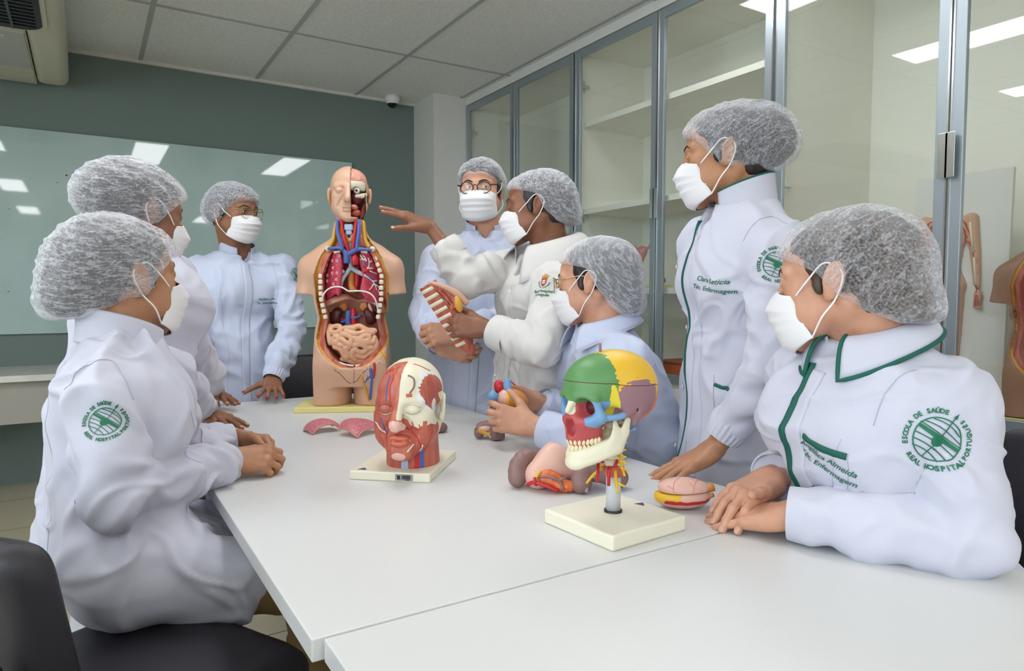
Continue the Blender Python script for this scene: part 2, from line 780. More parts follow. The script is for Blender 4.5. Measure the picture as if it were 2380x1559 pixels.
mat('wall_green', '768480', 0.85).bump(220, 0.08, 0.001)
mat('wall_white', 'd9d8d3', 0.8).bump(200, 0.06, 0.001)
mat('ceiling_tile', 'ebebe8', 0.95).vary('e4e4e1', 'f0f0ed', 60, 6)
mat('ceiling_grid', 'b4b5b5', 0.6)
mat('lamp_frame', 'e6e6e6', 0.4)
mat('cream_plastic', 'cfc9b4', 0.45)
mat('dark_grille', '1c1820', 0.5)
mat('grey_plastic', 'b9b8b2', 0.4)
mat('black_gloss', '101014', 0.08)
mat('aluminium', 'a9b3ba', 0.38, metal=0.75)
mat('bright_metal', 'd8d8d8', 0.22, metal=0.95)
mat('laminate', 'f3f1e6', 0.5)
mat('laminate_white', 'e2e1dc', 0.45)
mat('table_white', 'd9d9d8', 0.34).bump(420, 0.03, 0.0006)
mat('table_edge', 'dadbdb', 0.45)
mat('marble', 'dcd9d2', 0.3).vary('d2cec6', 'e4e1da', 9, 8)
mat('bench_grey', 'a9a69c', 0.6)
mat('black_leather', '25232a', 0.42).bump(900, 0.35, 0.0008, tex='v')
mat('black_metal', '17171a', 0.35)
mat('red_label', 'b03a32', 0.5)


def floor_mat():
    w = mat('floor_tile', 'b6ab92', 0.25)
    v = w.coords((1, 1, 1))
    br = w.n('ShaderNodeTexBrick')
    br.offset = 0.0
    br.inputs['Scale'].default_value = 1.0
    br.inputs['Mortar Size'].default_value = 0.003
    br.inputs['Brick Width'].default_value = 0.6
    br.inputs['Row Height'].default_value = 0.6
    br.inputs['Color1'].default_value = (*lin('c6bba3'), 1)
    br.inputs['Color2'].default_value = (*lin('c0b59c'), 1)
    br.inputs['Mortar'].default_value = (*lin('6e675a'), 1)
    w.l(v, br.inputs['Vector'])
    w.l(br.outputs['Color'], w.b.inputs['Base Color'])


floor_mat()


def board_mat():
    w = mat('glass_board', 'b4cac7', 0.03)
    w.b.inputs['IOR'].default_value = 1.6
    w.vary('afc5c2', 'b8cecb', 2.5, 3)


board_mat()


def glass_mat():
    m = bpy.data.materials.new('clear_glass')
    m.use_nodes = True
    nt = m.node_tree
    nt.nodes.remove(nt.nodes['Principled BSDF'])
    out = nt.nodes['Material Output']
    tr = nt.nodes.new('ShaderNodeBsdfTransparent')
    tr.inputs[0].default_value = (0.955, 0.965, 0.955, 1)
    gl = nt.nodes.new('ShaderNodeBsdfGlossy')
    gl.inputs['Roughness'].default_value = 0.015
    lw = nt.nodes.new('ShaderNodeLayerWeight')
    lw.inputs['Blend'].default_value = 0.5
    pw = nt.nodes.new('ShaderNodeMath')
    pw.operation = 'POWER'
    pw.inputs[1].default_value = 4.0
    nt.links.new(lw.outputs['Facing'], pw.inputs[0])
    fr = nt.nodes.new('ShaderNodeMath')
    fr.operation = 'MULTIPLY_ADD'
    fr.inputs[1].default_value = 0.9
    fr.inputs[2].default_value = 0.045
    nt.links.new(pw.outputs[0], fr.inputs[0])
    mx = nt.nodes.new('ShaderNodeMixShader')
    nt.links.new(fr.outputs[0], mx.inputs[0])
    nt.links.new(tr.outputs[0], mx.inputs[1])
    nt.links.new(gl.outputs[0], mx.inputs[2])
    nt.links.new(mx.outputs[0], out.inputs[0])
    M['clear_glass'] = m


glass_mat()


def lamp_mat():
    m = bpy.data.materials.new('lamp_diffuser')
    m.use_nodes = True
    nt = m.node_tree
    nt.nodes.remove(nt.nodes['Principled BSDF'])
    e = nt.nodes.new('ShaderNodeEmission')
    e.inputs[0].default_value = (0.97, 0.985, 1.0, 1)
    e.inputs[1].default_value = LAMP_STRENGTH
    nt.links.new(e.outputs[0], nt.nodes['Material Output'].inputs[0])
    M['lamp_diffuser'] = m


lamp_mat()
# ------------------------------------------------------------------ room shell
R_ = ROOM
X0, XC, Y0, Y1, ZC = R_['x0'], R_['xc'], R_['y0'], R_['y1'], R_['zc']
XB = XC + 0.78
struct('floor', bx(X0, XB + 0.1, Y0, Y1 + 0.1, -0.1, 0), M['floor_tile'])
struct('wall_back', bx(X0 - 0.1, XB + 0.1, Y1, Y1 + 0.12, 0, ZC), M['wall_green'])
struct('wall_left', [bx(X0 - 0.12, X0, Y0, ADDED_WIN[0], 0, ZC), bx(X0 - 0.12, X0, ADDED_WIN[1], Y1, 0, ZC), bx(X0 - 0.12, X0, ADDED_WIN[0], ADDED_WIN[1], 0, 0.75), bx(X0 - 0.12, X0, ADDED_WIN[0], ADDED_WIN[1], 2.5, ZC)], M['wall_white'])
wn_ = struct('added_window_1', [bx(X0 - 0.09, X0 - 0.04, y - 0.025, y + 0.025, 0.75, 2.5) for y in np.linspace(ADDED_WIN[0] + .025, ADDED_WIN[1] - .025, 6)] + [bx(X0 - 0.09, X0 - 0.04, ADDED_WIN[0], ADDED_WIN[1], z, z + 0.05) for z in (0.75, 1.6, 2.45)], M['aluminium'])  # made-up windows out of view, there to brighten the room
make('pane', bx(X0 - 0.068, X0 - 0.064, ADDED_WIN[0], ADDED_WIN[1], 0.75, 2.5), M['clear_glass'], wn_)
struct('wall_right', bx(XB, XB + 0.1, Y0, Y1, 0, ZC), M['wall_white'])
struct('wall_front', bx(X0 - 0.1, XB + 0.1, Y0 - 0.12, Y0, 0, ZC), M['wall_white'])
struct('ceiling', bx(X0 - 0.1, XB + 0.1, Y0 - 0.1, Y1 + 0.1, ZC, ZC + 0.1), M['ceiling_tile'])
gx = [0.352 + 0.728 * k for k in range(-5, 4)]
gy = [4.17 - 1.456 * k for k in range(0, 8)]
bars = [bx(x - 0.013, x + 0.013, Y0, Y1, ZC - 0.004, ZC + 0.002) for x in gx]
bars += [bx(X0, XC, y - 0.013, y + 0.013, ZC - 0.0045, ZC + 0.002) for y in gy]
struct('trim_1', bars, M['ceiling_grid'])
struct('trim_2', [bx(X0, 2.3, Y1 - 0.02, Y1, ZC - 0.02, ZC)], M['wall_white'])
struct('wall_column', bx(2.3, XB, 4.83, Y1, 0, ZC), M['wall_white'])
# boxed-in panel between cabinet row and ceiling
struct('trim_3', bx(XC + 0.004, XB, Y0 + 3, 4.83, 2.665, ZC), M['laminate_white'])

for i, (px, py) in enumerate(PANELS):
    w = ['nearest the green wall', 'over the middle of the room', 'at the far end of the room'][i // 4]
    c = ['leftmost row', 'second row from the left', 'second row from the right', 'row beside the cabinets'][i % 4]
    t = thing('ceiling_light', f'recessed fluorescent ceiling panel {w}, {c}', 'light', (px, py, ZC - 0.01), 'recessed ceiling light panels')
    make('diffuser', bx(px - 0.15, px + 0.15, py - 0.61, py + 0.61, ZC - 0.012, ZC - 0.006), M['lamp_diffuser'], t)
    fr = [bx(px - 0.17, px - 0.15, py - 0.63, py + 0.63, ZC - 0.016, ZC - 0.001), bx(px + 0.15, px + 0.17, py - 0.63, py + 0.63, ZC - 0.016, ZC - 0.001),
          bx(px - 0.17, px + 0.17, py - 0.63, py - 0.61, ZC - 0.016, ZC - 0.001), bx(px - 0.17, px + 0.17, py + 0.61, py + 0.63, ZC - 0.016, ZC - 0.001)]
    make('frame', fr, M['lamp_frame'], t)

# ------------------------------------------------------------------ glass writing board
t = thing('glass_board', 'large frosted green glass writing board on the dark green wall', 'board', (0, Y1, 0.93))
make('pane', bx(-2.6, 1.772, Y1 - 0.022, Y1 - 0.012, 0.937, 2.196, 0.002), M['glass_board'], t)
for sx in (-2.4, -0.6, 1.55):
    for sz in (1.05, 2.08):
        make('standoff', lathe([(0.012, 0), (0.012, 0.013)], 16).tf(rotx(math.pi / 2), (sx, Y1, sz)), M['bright_metal'], t)
_r = random.Random(3)
for x, z, s in [(-0.08, 1.93, 1), (-0.13, 1.88, .6), (-0.04, 1.87, .5), (0.02, 1.62, .5), (-0.4, 1.2, .6), (-0.38, 1.7, .5), (0.3, 1.86, .4)]:
    make('ink_mark', sphere((x, Y1 - 0.0225, z), (0.006 * s, 0.0008, 0.005 * s), 8, 6), M['black_metal'], t)

# ------------------------------------------------------------------ bench along the back wall
t = thing('low_bench', 'low bench with pale marble top along the dark green wall', 'bench', (-1.4, 4.9, 0))
make('top', bx(-3.3, -0.1, 4.55, Y1 - 0.001, 0.705, 0.74, 0.003), M['marble'], t)
make('fascia', bx(-3.3, -0.12, 4.60, 4.62, 0.47, 0.705), M['bench_grey'], t)
for x in (-3.2, -1.7, -0.16):
    make('bracket', bx(x, x + 0.03, 4.62, Y1, 0.55, 0.705), M['bench_grey'], t)

# ------------------------------------------------------------------ ceiling air conditioner
t = thing('air_conditioner', 'cream air conditioning unit with dark grille under the ceiling', 'air conditioner', (-0.8, 4.6, ZC))


def ac_prof(y0, y1, z0, z1, x0, x1, mi=0):
    pr = [(y1, ZC), (y1, z1 + 0.03), (y1 - 0.03, z1), (y0 + 0.16, z0), (y0 + 0.03, z0 + 0.09), (y0, z0 + 0.16), (y0, ZC)]
    V = [(x0, a, b) for a, b in pr] + [(x1, a, b) for a, b in pr]
    n = len(pr)
    F = [tuple(range(n)), tuple(reversed(range(n, 2 * n)))] + [((i + 1) % n, i, n + i, n + (i + 1) % n) for i in range(n)]
    return Piece(np.array(V), F, mi, False)


make('housing', bx(-2.0, -0.212, 3.34, 5.14, 2.462, ZC), M['cream_plastic'], t)
f_ = Field((-0.30, 3.2, 2.40), (0.02, 5.25, 2.80), 0.011)
f_.box((-0.135, 4.22, 2.62), (0.088, 0.90, 0.165), rd=0.05)
f_.cut(lambda X, Y, Z: np.maximum(-0.209 - X, Z - ZC + 0.004) + 0 * Y)
v_, q_ = f_.mesh(1)
make('end_cap', Piece(v_, q_), M['cream_plastic'], t, label='rounded cream end cap')
make('service_panel', bx(-2.0, -0.218, 4.17, 4.79, 2.453, 2.47, 0.003), M['grey_plastic'], t)
make('lower_strip', bx(-2.0, -0.216, 4.80, 5.06, 2.455, 2.47, 0.003), M['cream_plastic'], t)
make('grille_border', prism([(x - 1.05, y + 3.735) for x, y in rrect(0.935, 0.355, 0.11)], 2.444, 2.47), M['cream_plastic'], t)
g = make('grille', prism([(x - 1.05, y + 3.735) for x, y in rrect(0.915, 0.335, 0.10)], 2.440, 2.46), M['dark_grille'], t, label='dark intake grille')
make('grille_slat', [bx(-1.9, -0.16, 3.46 + 0.045 * k, 3.468 + 0.045 * k, 2.434, 2.441) for k in range(13)] + [bx(x, x + 0.012, 3.44, 4.05, 2.432, 2.441) for x in (-0.26, -0.5, -0.8, -1.2)], M['black_metal'], g)
make('rating_plate', bx(-0.42, -0.30, 4.24, 4.27, 2.449, 2.454), M['cream_plastic'], t)

# ------------------------------------------------------------------ dome camera
p = PZ(912, 222, ZC)
t = thing('security_camera', 'white dome security camera on the ceiling by the green wall', 'camera', p)
make('mount', lathe([(0.055, 0.0), (0.057, -0.03), (0.05, -0.052), (0.044, -0.055)][::-1], 32).tf(None, p), M['lamp_frame'], t)
make('dome', sphere(p + V3(0, 0, -0.052), (0.042, 0.042, 0.044), 24, 14), M['black_gloss'], t)
make('eyelid', lathe([(0.044, -0.066), (0.0465, -0.058), (0.0465, -0.05)], 32, cap=False).tf(None, p), M['lamp_frame'], t)

# ------------------------------------------------------------------ glass fronted cabinets
ZD0, ZD1 = 0.715, 2.655


def cab_door(parent, ya, yb, hinge_far, handle_z=1.66, hz=0.155, ang=0.0, hand=True):
    """aluminium framed glass door between ya (near) and yb (far)"""
    w = 0.046
    x0, x1 = XC, XC + 0.021
    ps = [bx(x0, x1, ya + 0.003, ya + w, ZD0, ZD1, 0.0015), bx(x0, x1, yb - w, yb - 0.003, ZD0, ZD1, 0.0015),
          bx(x0, x1, ya + w, yb - w, ZD0, ZD0 + w, 0.0015), bx(x0, x1, ya + w, yb - w, ZD1 - w, ZD1, 0.0015)]
    gl = [bx(x0 + 0.009, x0 + 0.013, ya + w - 0.004, yb - w + 0.004, ZD0 + w - 0.004, ZD1 - w + 0.004)]
    lips = [bx(x0 - 0.003, x0 + 0.002, y - 0.003, y + 0.003, ZD0, ZD1) for y in (ya + 0.006, yb - 0.006)]
    hy = ya + 0.012 if hinge_far else yb - 0.012
    hn = [bx(x0 - 0.026, x0 - 0.0235, hy - 0.02, hy + 0.012, handle_z - hz / 2, handle_z + hz / 2, 0.0008),
          bx(x0 - 0.025, x0, hy + (0.009 if not hinge_far else -0.02), hy + (0.012 if not hinge_far else -0.017), handle_z - hz / 2, handle_z + hz / 2)]
    allp = ps + gl + lips + hn
    if ang:
        py = yb if hinge_far else ya
        for q in allp:
            q.tf(None, (-XC, -py, 0)).tf(rotz(ang), (XC, py, 0))
    d = make('door', ps, M['aluminium'], parent)
    make('pane', gl, M['clear_glass'], d)
    make('edge_trim', lips, M['bright_metal'], d)
    make('handle', hn, M['bright_metal'], d)
    hb = yb - 0.03 if hinge_far else ya + 0.03
    for z in (0.95, 1.66, 2.45):
        hp = [bx(x0 + 0.05, x0 + 0.062, (yb - 0.024 if hinge_far else ya + 0.019), (yb - 0.019 if hinge_far else ya + 0.024), z - 0.035, z + 0.035)]
        hp += [bx(x0 + 0.022, x0 + 0.085, (yb - 0.035 if hinge_far else ya + 0.019), (yb - 0.019 if hinge_far else ya + 0.035), z - 0.012, z + 0.012, 0.003)]
        make('hinge', hp, M['bright_metal'], d)


def cabinet(ya, yb, dep, label, shelves, ang=0.0, hz=0.155):
    ym = (ya + yb) / 2
    t = thing('display_cabinet', label, 'cabinet', (XC, ym, 0), 'glass fronted cabinets')
    x0, x1 = XC + 0.024, XC + dep
    body = [bx(x0, x1, ya, ya + 0.018, 0.68, 2.66), bx(x0, x1, yb - 0.018, yb, 0.68, 2.66),
            bx(x1 - 0.012, x1, ya, yb, 0.68, 2.66), bx(x0, x1, ya, yb, 0.68, 0.712), bx(x0, x1, ya, yb, 2.645, 2.66)]
    make('carcass', body, M['laminate'], t)
    for z in shelves:
        s = make('shelf', bx(x0 + 0.03, x1 - 0.012, ya + 0.018, yb - 0.018, z - 0.016, z + 0.016, 0.001), M['laminate'], t)
    cab_door(t, ym, yb, True, hz=hz)
    cab_door(t, ya, ym, False, hz=hz, ang=ang)
    # white base unit below the glass doors
    make('base_carcass', bx(x0, x1, ya, yb, 0.08, 0.679), M['laminate_white'], t)
    make('plinth', bx(x0 + 0.04, x1, ya, yb, 0, 0.08), M['black_metal'], t)
    for a, b in ((ya, ym), (ym, yb)):
        make('drawer_front', bx(XC, XC + 0.019, a + 0.002, b - 0.002, 0.505, 0.685, 0.001), M['laminate_white'], t)
        make('cupboard_door', bx(XC, XC + 0.019, a + 0.002, b - 0.002, 0.085, 0.501, 0.001), M['laminate_white'], t)
    return t


SH = [PX(1353, 292, XC + 0.05)[2], PX(1368, 490, XC + 0.05)[2], PX(1500, 676, XC + 0.05)[2]]
cabinet(3.425, 4.825, 0.5, 'empty glass fronted cabinet farthest back beside the white column', [1.2])
cabinet(1.985, 3.415, 0.56, 'glass fronted cabinet with three lit shelves behind the seated woman with glasses', SH)
cabinet(0.53, 1.975, 0.72, 'tall glass fronted cabinet nearest the camera holding a body chart board and a second torso', [])

# ------------------------------------------------------------------ tables
TZ = 0.75


def table(x0, x1, y0, y1, label, legs):
    t = thing('table', label, 'table', ((x0 + x1) / 2, (y0 + y1) / 2, 0))
    make('tabletop', bx(x0, x1, y0, y1, TZ - 0.03, TZ, 0.002), M['table_white'], t)
    for ax_ in (x0 + 0.1, x1 - 0.118):
        make('apron', bx(ax_, ax_ + 0.018, y0 + 0.1, y1 - 0.1, TZ - 0.12, TZ - 0.03), M['table_edge'], t)
    for lx in (x0 + 0.13, x1 - 0.13):
        for ly in legs:
            make('leg', [bx(lx - 0.025, lx + 0.025, ly - 0.025, ly + 0.025, 0.02, TZ - 0.03, 0.003), bx(lx - 0.03, lx + 0.03, ly - 0.03, ly + 0.03, 0, 0.02, 0.003)], M['aluminium'], t)
    return t


table(0.222, 1.19, 0.822, 2.86, 'long white table carrying the anatomical models', (1.0, 2.7))
table(0.236, 1.205, -0.75, 0.817, 'empty white table nearest the camera, butted against the long table', (-0.6, 0.64))


# ------------------------------------------------------------------ chairs
def chair(x, y, ang, label, seat_z=0.49, arm=False):
    """office visitor chair; local +y is its front"""
    t = thing('chair', label, 'chair', (x, y, 0), 'black padded chairs')
    R, T = rotz(ang), V3(x, y, 0)
    f = Field((-0.30, -0.32, -0.08), (0.30, 0.32, 0.12), 0.008)
    f.box((0, -0.02, 0), (0.235, 0.21, 0.042), rd=0.04)
    f.ell((0, 0.0, -0.02), (0.21, 0.19, 0.085), k=0.03)
    f.cone((-0.15, 0.165, -0.02), (0.15, 0.165, -0.02), 0.045, k=0.03)
    v, q = f.mesh(2)
    v[:, 2] -= 0.012 * np.exp(-(v[:, 0] ** 2 + v[:, 1] ** 2) / 0.02)
    make('seat', Piece(v + V3(0, 0, seat_z - 0.05), q).tf(R, T), M['black_leather'], t)
    f = Field((-0.30, -0.10, -0.26), (0.30, 0.14, 0.26), 0.008)
    f.box((0, 0, 0), (0.230, 0.028, 0.175), rd=0.028)
    f.ell((0, 0.0, 0), (0.215, 0.048, 0.165), k=0.02)
    f.cut(lambda X, Y, Z: np.sqrt(np.maximum(np.abs(X) - 0.07, 0) ** 2.2 + np.maximum(Z + 0.01, 0) ** 2.2 + 1e-9) - 0.185 + 0.3 * np.maximum(0.02 - Z, 0) * 0, 0.02)
    v, q = f.mesh(2)
    v[:, 1] += 0.9 * v[:, 0] ** 2
    bp = Piece(v, q).tf(rotx(0.17), (0, -0.275, 0.695)).tf(R, T)
    make('backrest', bp, M['black_leather'], t)
    if arm:
        for s in (-1, 1):
            f = Field((s * 0.27 - 0.05, -0.26, 0.55), (s * 0.27 + 0.05, 0.26, 0.72), 0.007)
            f.chain([(s * 0.27, -0.2, 0.60), (s * 0.27, -0.08, 0.645), (s * 0.27, 0.1, 0.65), (s * 0.27, 0.2, 0.61)], 0.024, k=0.02)
            v, q = f.mesh(2)
            make('armrest', Piece(v, q).tf(R, T), M['black_leather'], t)
    fr = []
    for s in (-1, 1):
        pts = [(s * 0.2, -0.30, 0.72), (s * 0.205, -0.28, seat_z + 0.08), (s * 0.21, -0.22, seat_z - 0.05), (s * 0.215, 0.1, seat_z - 0.075), (s * 0.215, 0.2, seat_z - 0.11)]
        fr.append(tube(pts, 0.0125, 10, n=6).tf(R, T))
    make('frame', fr, M['black_metal'], t)
    for s in (-1, 1):
        make('leg', tube([(s * 0.215, 0.17, seat_z - 0.09), (s * 0.22, 0.23, seat_z - 0.14), (s * 0.225, 0.24, seat_z - 0.22), (s * 0.23, 0.25, 0.012)], 0.0125, 10, n=6).tf(R, T), M['black_metal'], t)
        make('leg', tube([(s * 0.21, -0.18, seat_z - 0.06), (s * 0.22, -0.25, seat_z - 0.14), (s * 0.23, -0.29, 0.012)], 0.0125, 10, n=6).tf(R, T), M['black_metal'], t)
    return t


CH_A = (0.06, 1.32)
chair(CH_A[0], CH_A[1], math.radians(-62), 'black padded chair under the seated person at front left', 0.55)
chair(-0.055, 0.60, math.radians(-90), 'empty black armchair pulled up to the near table at bottom left', 0.47, True)
chair(0.98, 3.28, math.radians(178), 'black chair with its back behind the anatomical torso model', 0.5)
chair(1.50, 0.60, math.radians(72), 'black padded chair under the seated person at front right', 0.5)
chair(1.56, 1.51, math.radians(82), 'black chair under the seated person holding the heart model', 0.5)
# ------------------------------------------------------------------ people: materials
def skin_mat(name, c1, c2):
    w = mat(name, c1, 0.48, sss=0.12)
    w.b.inputs['Subsurface Radius'].default_value = (0.012, 0.005, 0.003)
    w.b.inputs['Subsurface Scale'].default_value = 0.5
    w.vary(c1, c2, 28, 5, 0.3, 0.7)
    w.bump(500, 0.12, 0.0006)
    return w.m


skin_mat('skin_tan', 'a87656', 'b98563')
skin_mat('skin_light', 'c48e72', 'd19d82')
skin_mat('skin_brown', '86583f', '95664a')
skin_mat('skin_dark', '80523a', '8e5e44')
mat('nail', 'cf9c88', 0.25)
mat('nail_red', '8f1420', 0.2)
mat('eye_white', 'd9d4ce', 0.15)
mat('iris_dark', '2c1b12', 0.1)
mat('pupil', '060505', 0.08)
mat('hair_dark', '241d20', 0.5).vary('1a1416', '352b30', 90, 6, stretch=(1, 1, 0.2))
mat('brow_hair', '1d1411', 0.7)
mat('hair_brown', '3a2a20', 0.5).vary('35271d', '4f3d2e', 40, 4, stretch=(1, 1, 0.25))
mat('mask_cloth', 'e6e4e6', 0.85).bump(700, 0.12, 0.0005)
mat('elastic', 'efeded', 0.7)
mat('trouser_khaki', '7d6741', 0.85).bump(800, 0.2, 0.0006)
mat('trouser_white', 'b9b9c0', 0.85)
mat('shoe_dark', '2a2a2c', 0.5)
mat('thread_green', '0d6b4b', 0.6)
mat('trim_green', '0b5a4c', 0.7)
mat('thread_red', 'a8262c', 0.6)
mat('thread_gold', 'c08a2c', 0.5)
mat('thread_white', 'e8e8e8', 0.7)
mat('seam', 'bcbccb', 0.9)
mat('button', 'e2e2e4', 0.3)
mat('black_frame', '15131a', 0.25)
mat('gold_wire', 'b59a6a', 0.25, metal=0.9)


def coat_mat(name, c1, c2):
    w = mat(name, c1, 0.88, sheen=0.15)
    w.vary(c1, c2, 5, 3)
    w.bump(1400, 0.18, 0.0004)
    w.bump(26, 0.22, 0.004, detail=5)
    return w.m


coat_mat('coat_lilac', 'c4c4d3', 'cacad8')
coat_mat('coat_blue', 'bcc3da', 'c2c9de')
coat_mat('coat_ivory', 'd0cdca', 'd6d3d0')
coat_mat('coat_white', 'd7d7df', 'dcdce3')


def cap_mat(name, dens, col='e4e4ea', streak=(30, 30, 150), rot=(0, 0, 0), fine=260):
    """thin non-woven fabric: fibres let the hair show through"""
    w = mat(name, col, 0.8)
    m, nt = w.m, w.nt
    nt.nodes.remove(w.b)
    out = nt.nodes['Material Output']
    v = w.coords((1, 1, 1), rot)
    mp = w.n('ShaderNodeMapping')
    mp.inputs['Scale'].default_value = streak
    w.l(v, mp.inputs[0])
    dist = w.n('ShaderNodeTexNoise', Scale=9, Detail=2)
    w.l(v, dist.inputs['Vector'])
    mixv = w.n('ShaderNodeVectorMath')
    mixv.operation = 'MULTIPLY_ADD'
    w.l(dist.outputs['Color'], mixv.inputs[0])
    mixv.inputs[1].default_value = (1.1, 1.1, 1.1)
    w.l(mp.outputs[0], mixv.inputs[2])
    n1 = w.n('ShaderNodeTexNoise', Scale=1.0, Detail=3)
    w.l(mixv.outputs[0], n1.inputs['Vector'])
    # ridged: folds where noise crosses one half
    sub = w.n('ShaderNodeMath'); sub.operation = 'SUBTRACT'; sub.inputs[1].default_value = 0.5
    w.l(n1.outputs['Fac'], sub.inputs[0])
    ab = w.n('ShaderNodeMath'); ab.operation = 'ABSOLUTE'
    w.l(sub.outputs[0], ab.inputs[0])
    mr = w.n('ShaderNodeMapRange')
    mr.inputs['From Min'].default_value = 0.0
    mr.inputs['From Max'].default_value = 0.05
    mr.inputs['To Min'].default_value = 0.26 if dens > 0.22 else 0.16
    mr.inputs['To Max'].default_value = 0.0
    w.l(ab.outputs[0], mr.inputs['Value'])
    n2 = w.n('ShaderNodeTexNoise', Scale=fine, Detail=6)
    w.l(v, n2.inputs['Vector'])
    mr2 = w.n('ShaderNodeMapRange')
    mr2.inputs['From Min'].default_value = 0.35
    mr2.inputs['From Max'].default_value = 0.7
    mr2.inputs['To Min'].default_value = dens - 0.16
    mr2.inputs['To Max'].default_value = dens + 0.10
    w.l(n2.outputs['Fac'], mr2.inputs['Value'])
    ad = w.n('ShaderNodeMath'); ad.operation = 'ADD'; ad.use_clamp = True
    w.l(mr.outputs[0], ad.inputs[0]); w.l(mr2.outputs[0], ad.inputs[1])
    # edge-on cloth looks denser
    lw = w.n('ShaderNodeLayerWeight'); lw.inputs['Blend'].default_value = 0.35
    ml = w.n('ShaderNodeMath'); ml.operation = 'MULTIPLY'; ml.inputs[1].default_value = 0.45
    w.l(lw.outputs['Facing'], ml.inputs[0])
    ad2 = w.n('ShaderNodeMath'); ad2.operation = 'ADD'; ad2.use_clamp = True
    w.l(ad.outputs[0], ad2.inputs[0]); w.l(ml.outputs[0], ad2.inputs[1])
    df = w.n('ShaderNodeBsdfDiffuse')
    df.inputs[0].default_value = (*lin(col), 1)
    tr = w.n('ShaderNodeBsdfTransparent')
    mx = w.n('ShaderNodeMixShader')
    w.l(ad2.outputs[0], mx.inputs[0]); w.l(tr.outputs[0], mx.inputs[1]); w.l(df.outputs[0], mx.inputs[2])
    w.l(mx.outputs[0], out.inputs[0])
    bp = w.n('ShaderNodeBump', Strength=0.5, Distance=0.002)
    w.l(mr.outputs[0], bp.inputs['Height'])
    w.l(bp.outputs[0], df.inputs['Normal'])
    return m


cap_mat('cap_band', 0.72, fine=300)
for _k, _d, _s, _r in (('A', 0.25, (16, 26, 120), (-0.55, 0, 0)), ('B', 0.26, (16, 26, 120), (-0.35, 0, 0)), ('C', 0.24, (80, 12, 70), (0, 0, 0)), ('D', 0.20, (90, 12, 90), (0, 0, 0)),
                       ('E', 0.27, (16, 130, 40), (0.6, 0, 0)), ('F', 0.29, (20, 110, 16), (0.5, 0, 0)), ('G', 0.21, (14, 80, 18), (-0.75, 0, 0)), ('H', 0.18, (12, 16, 60), (0.9, 0, 0))):
    cap_mat('cap_' + _k, _d, streak=_s, rot=_r, fine=420 if _k == 'F' else 240)


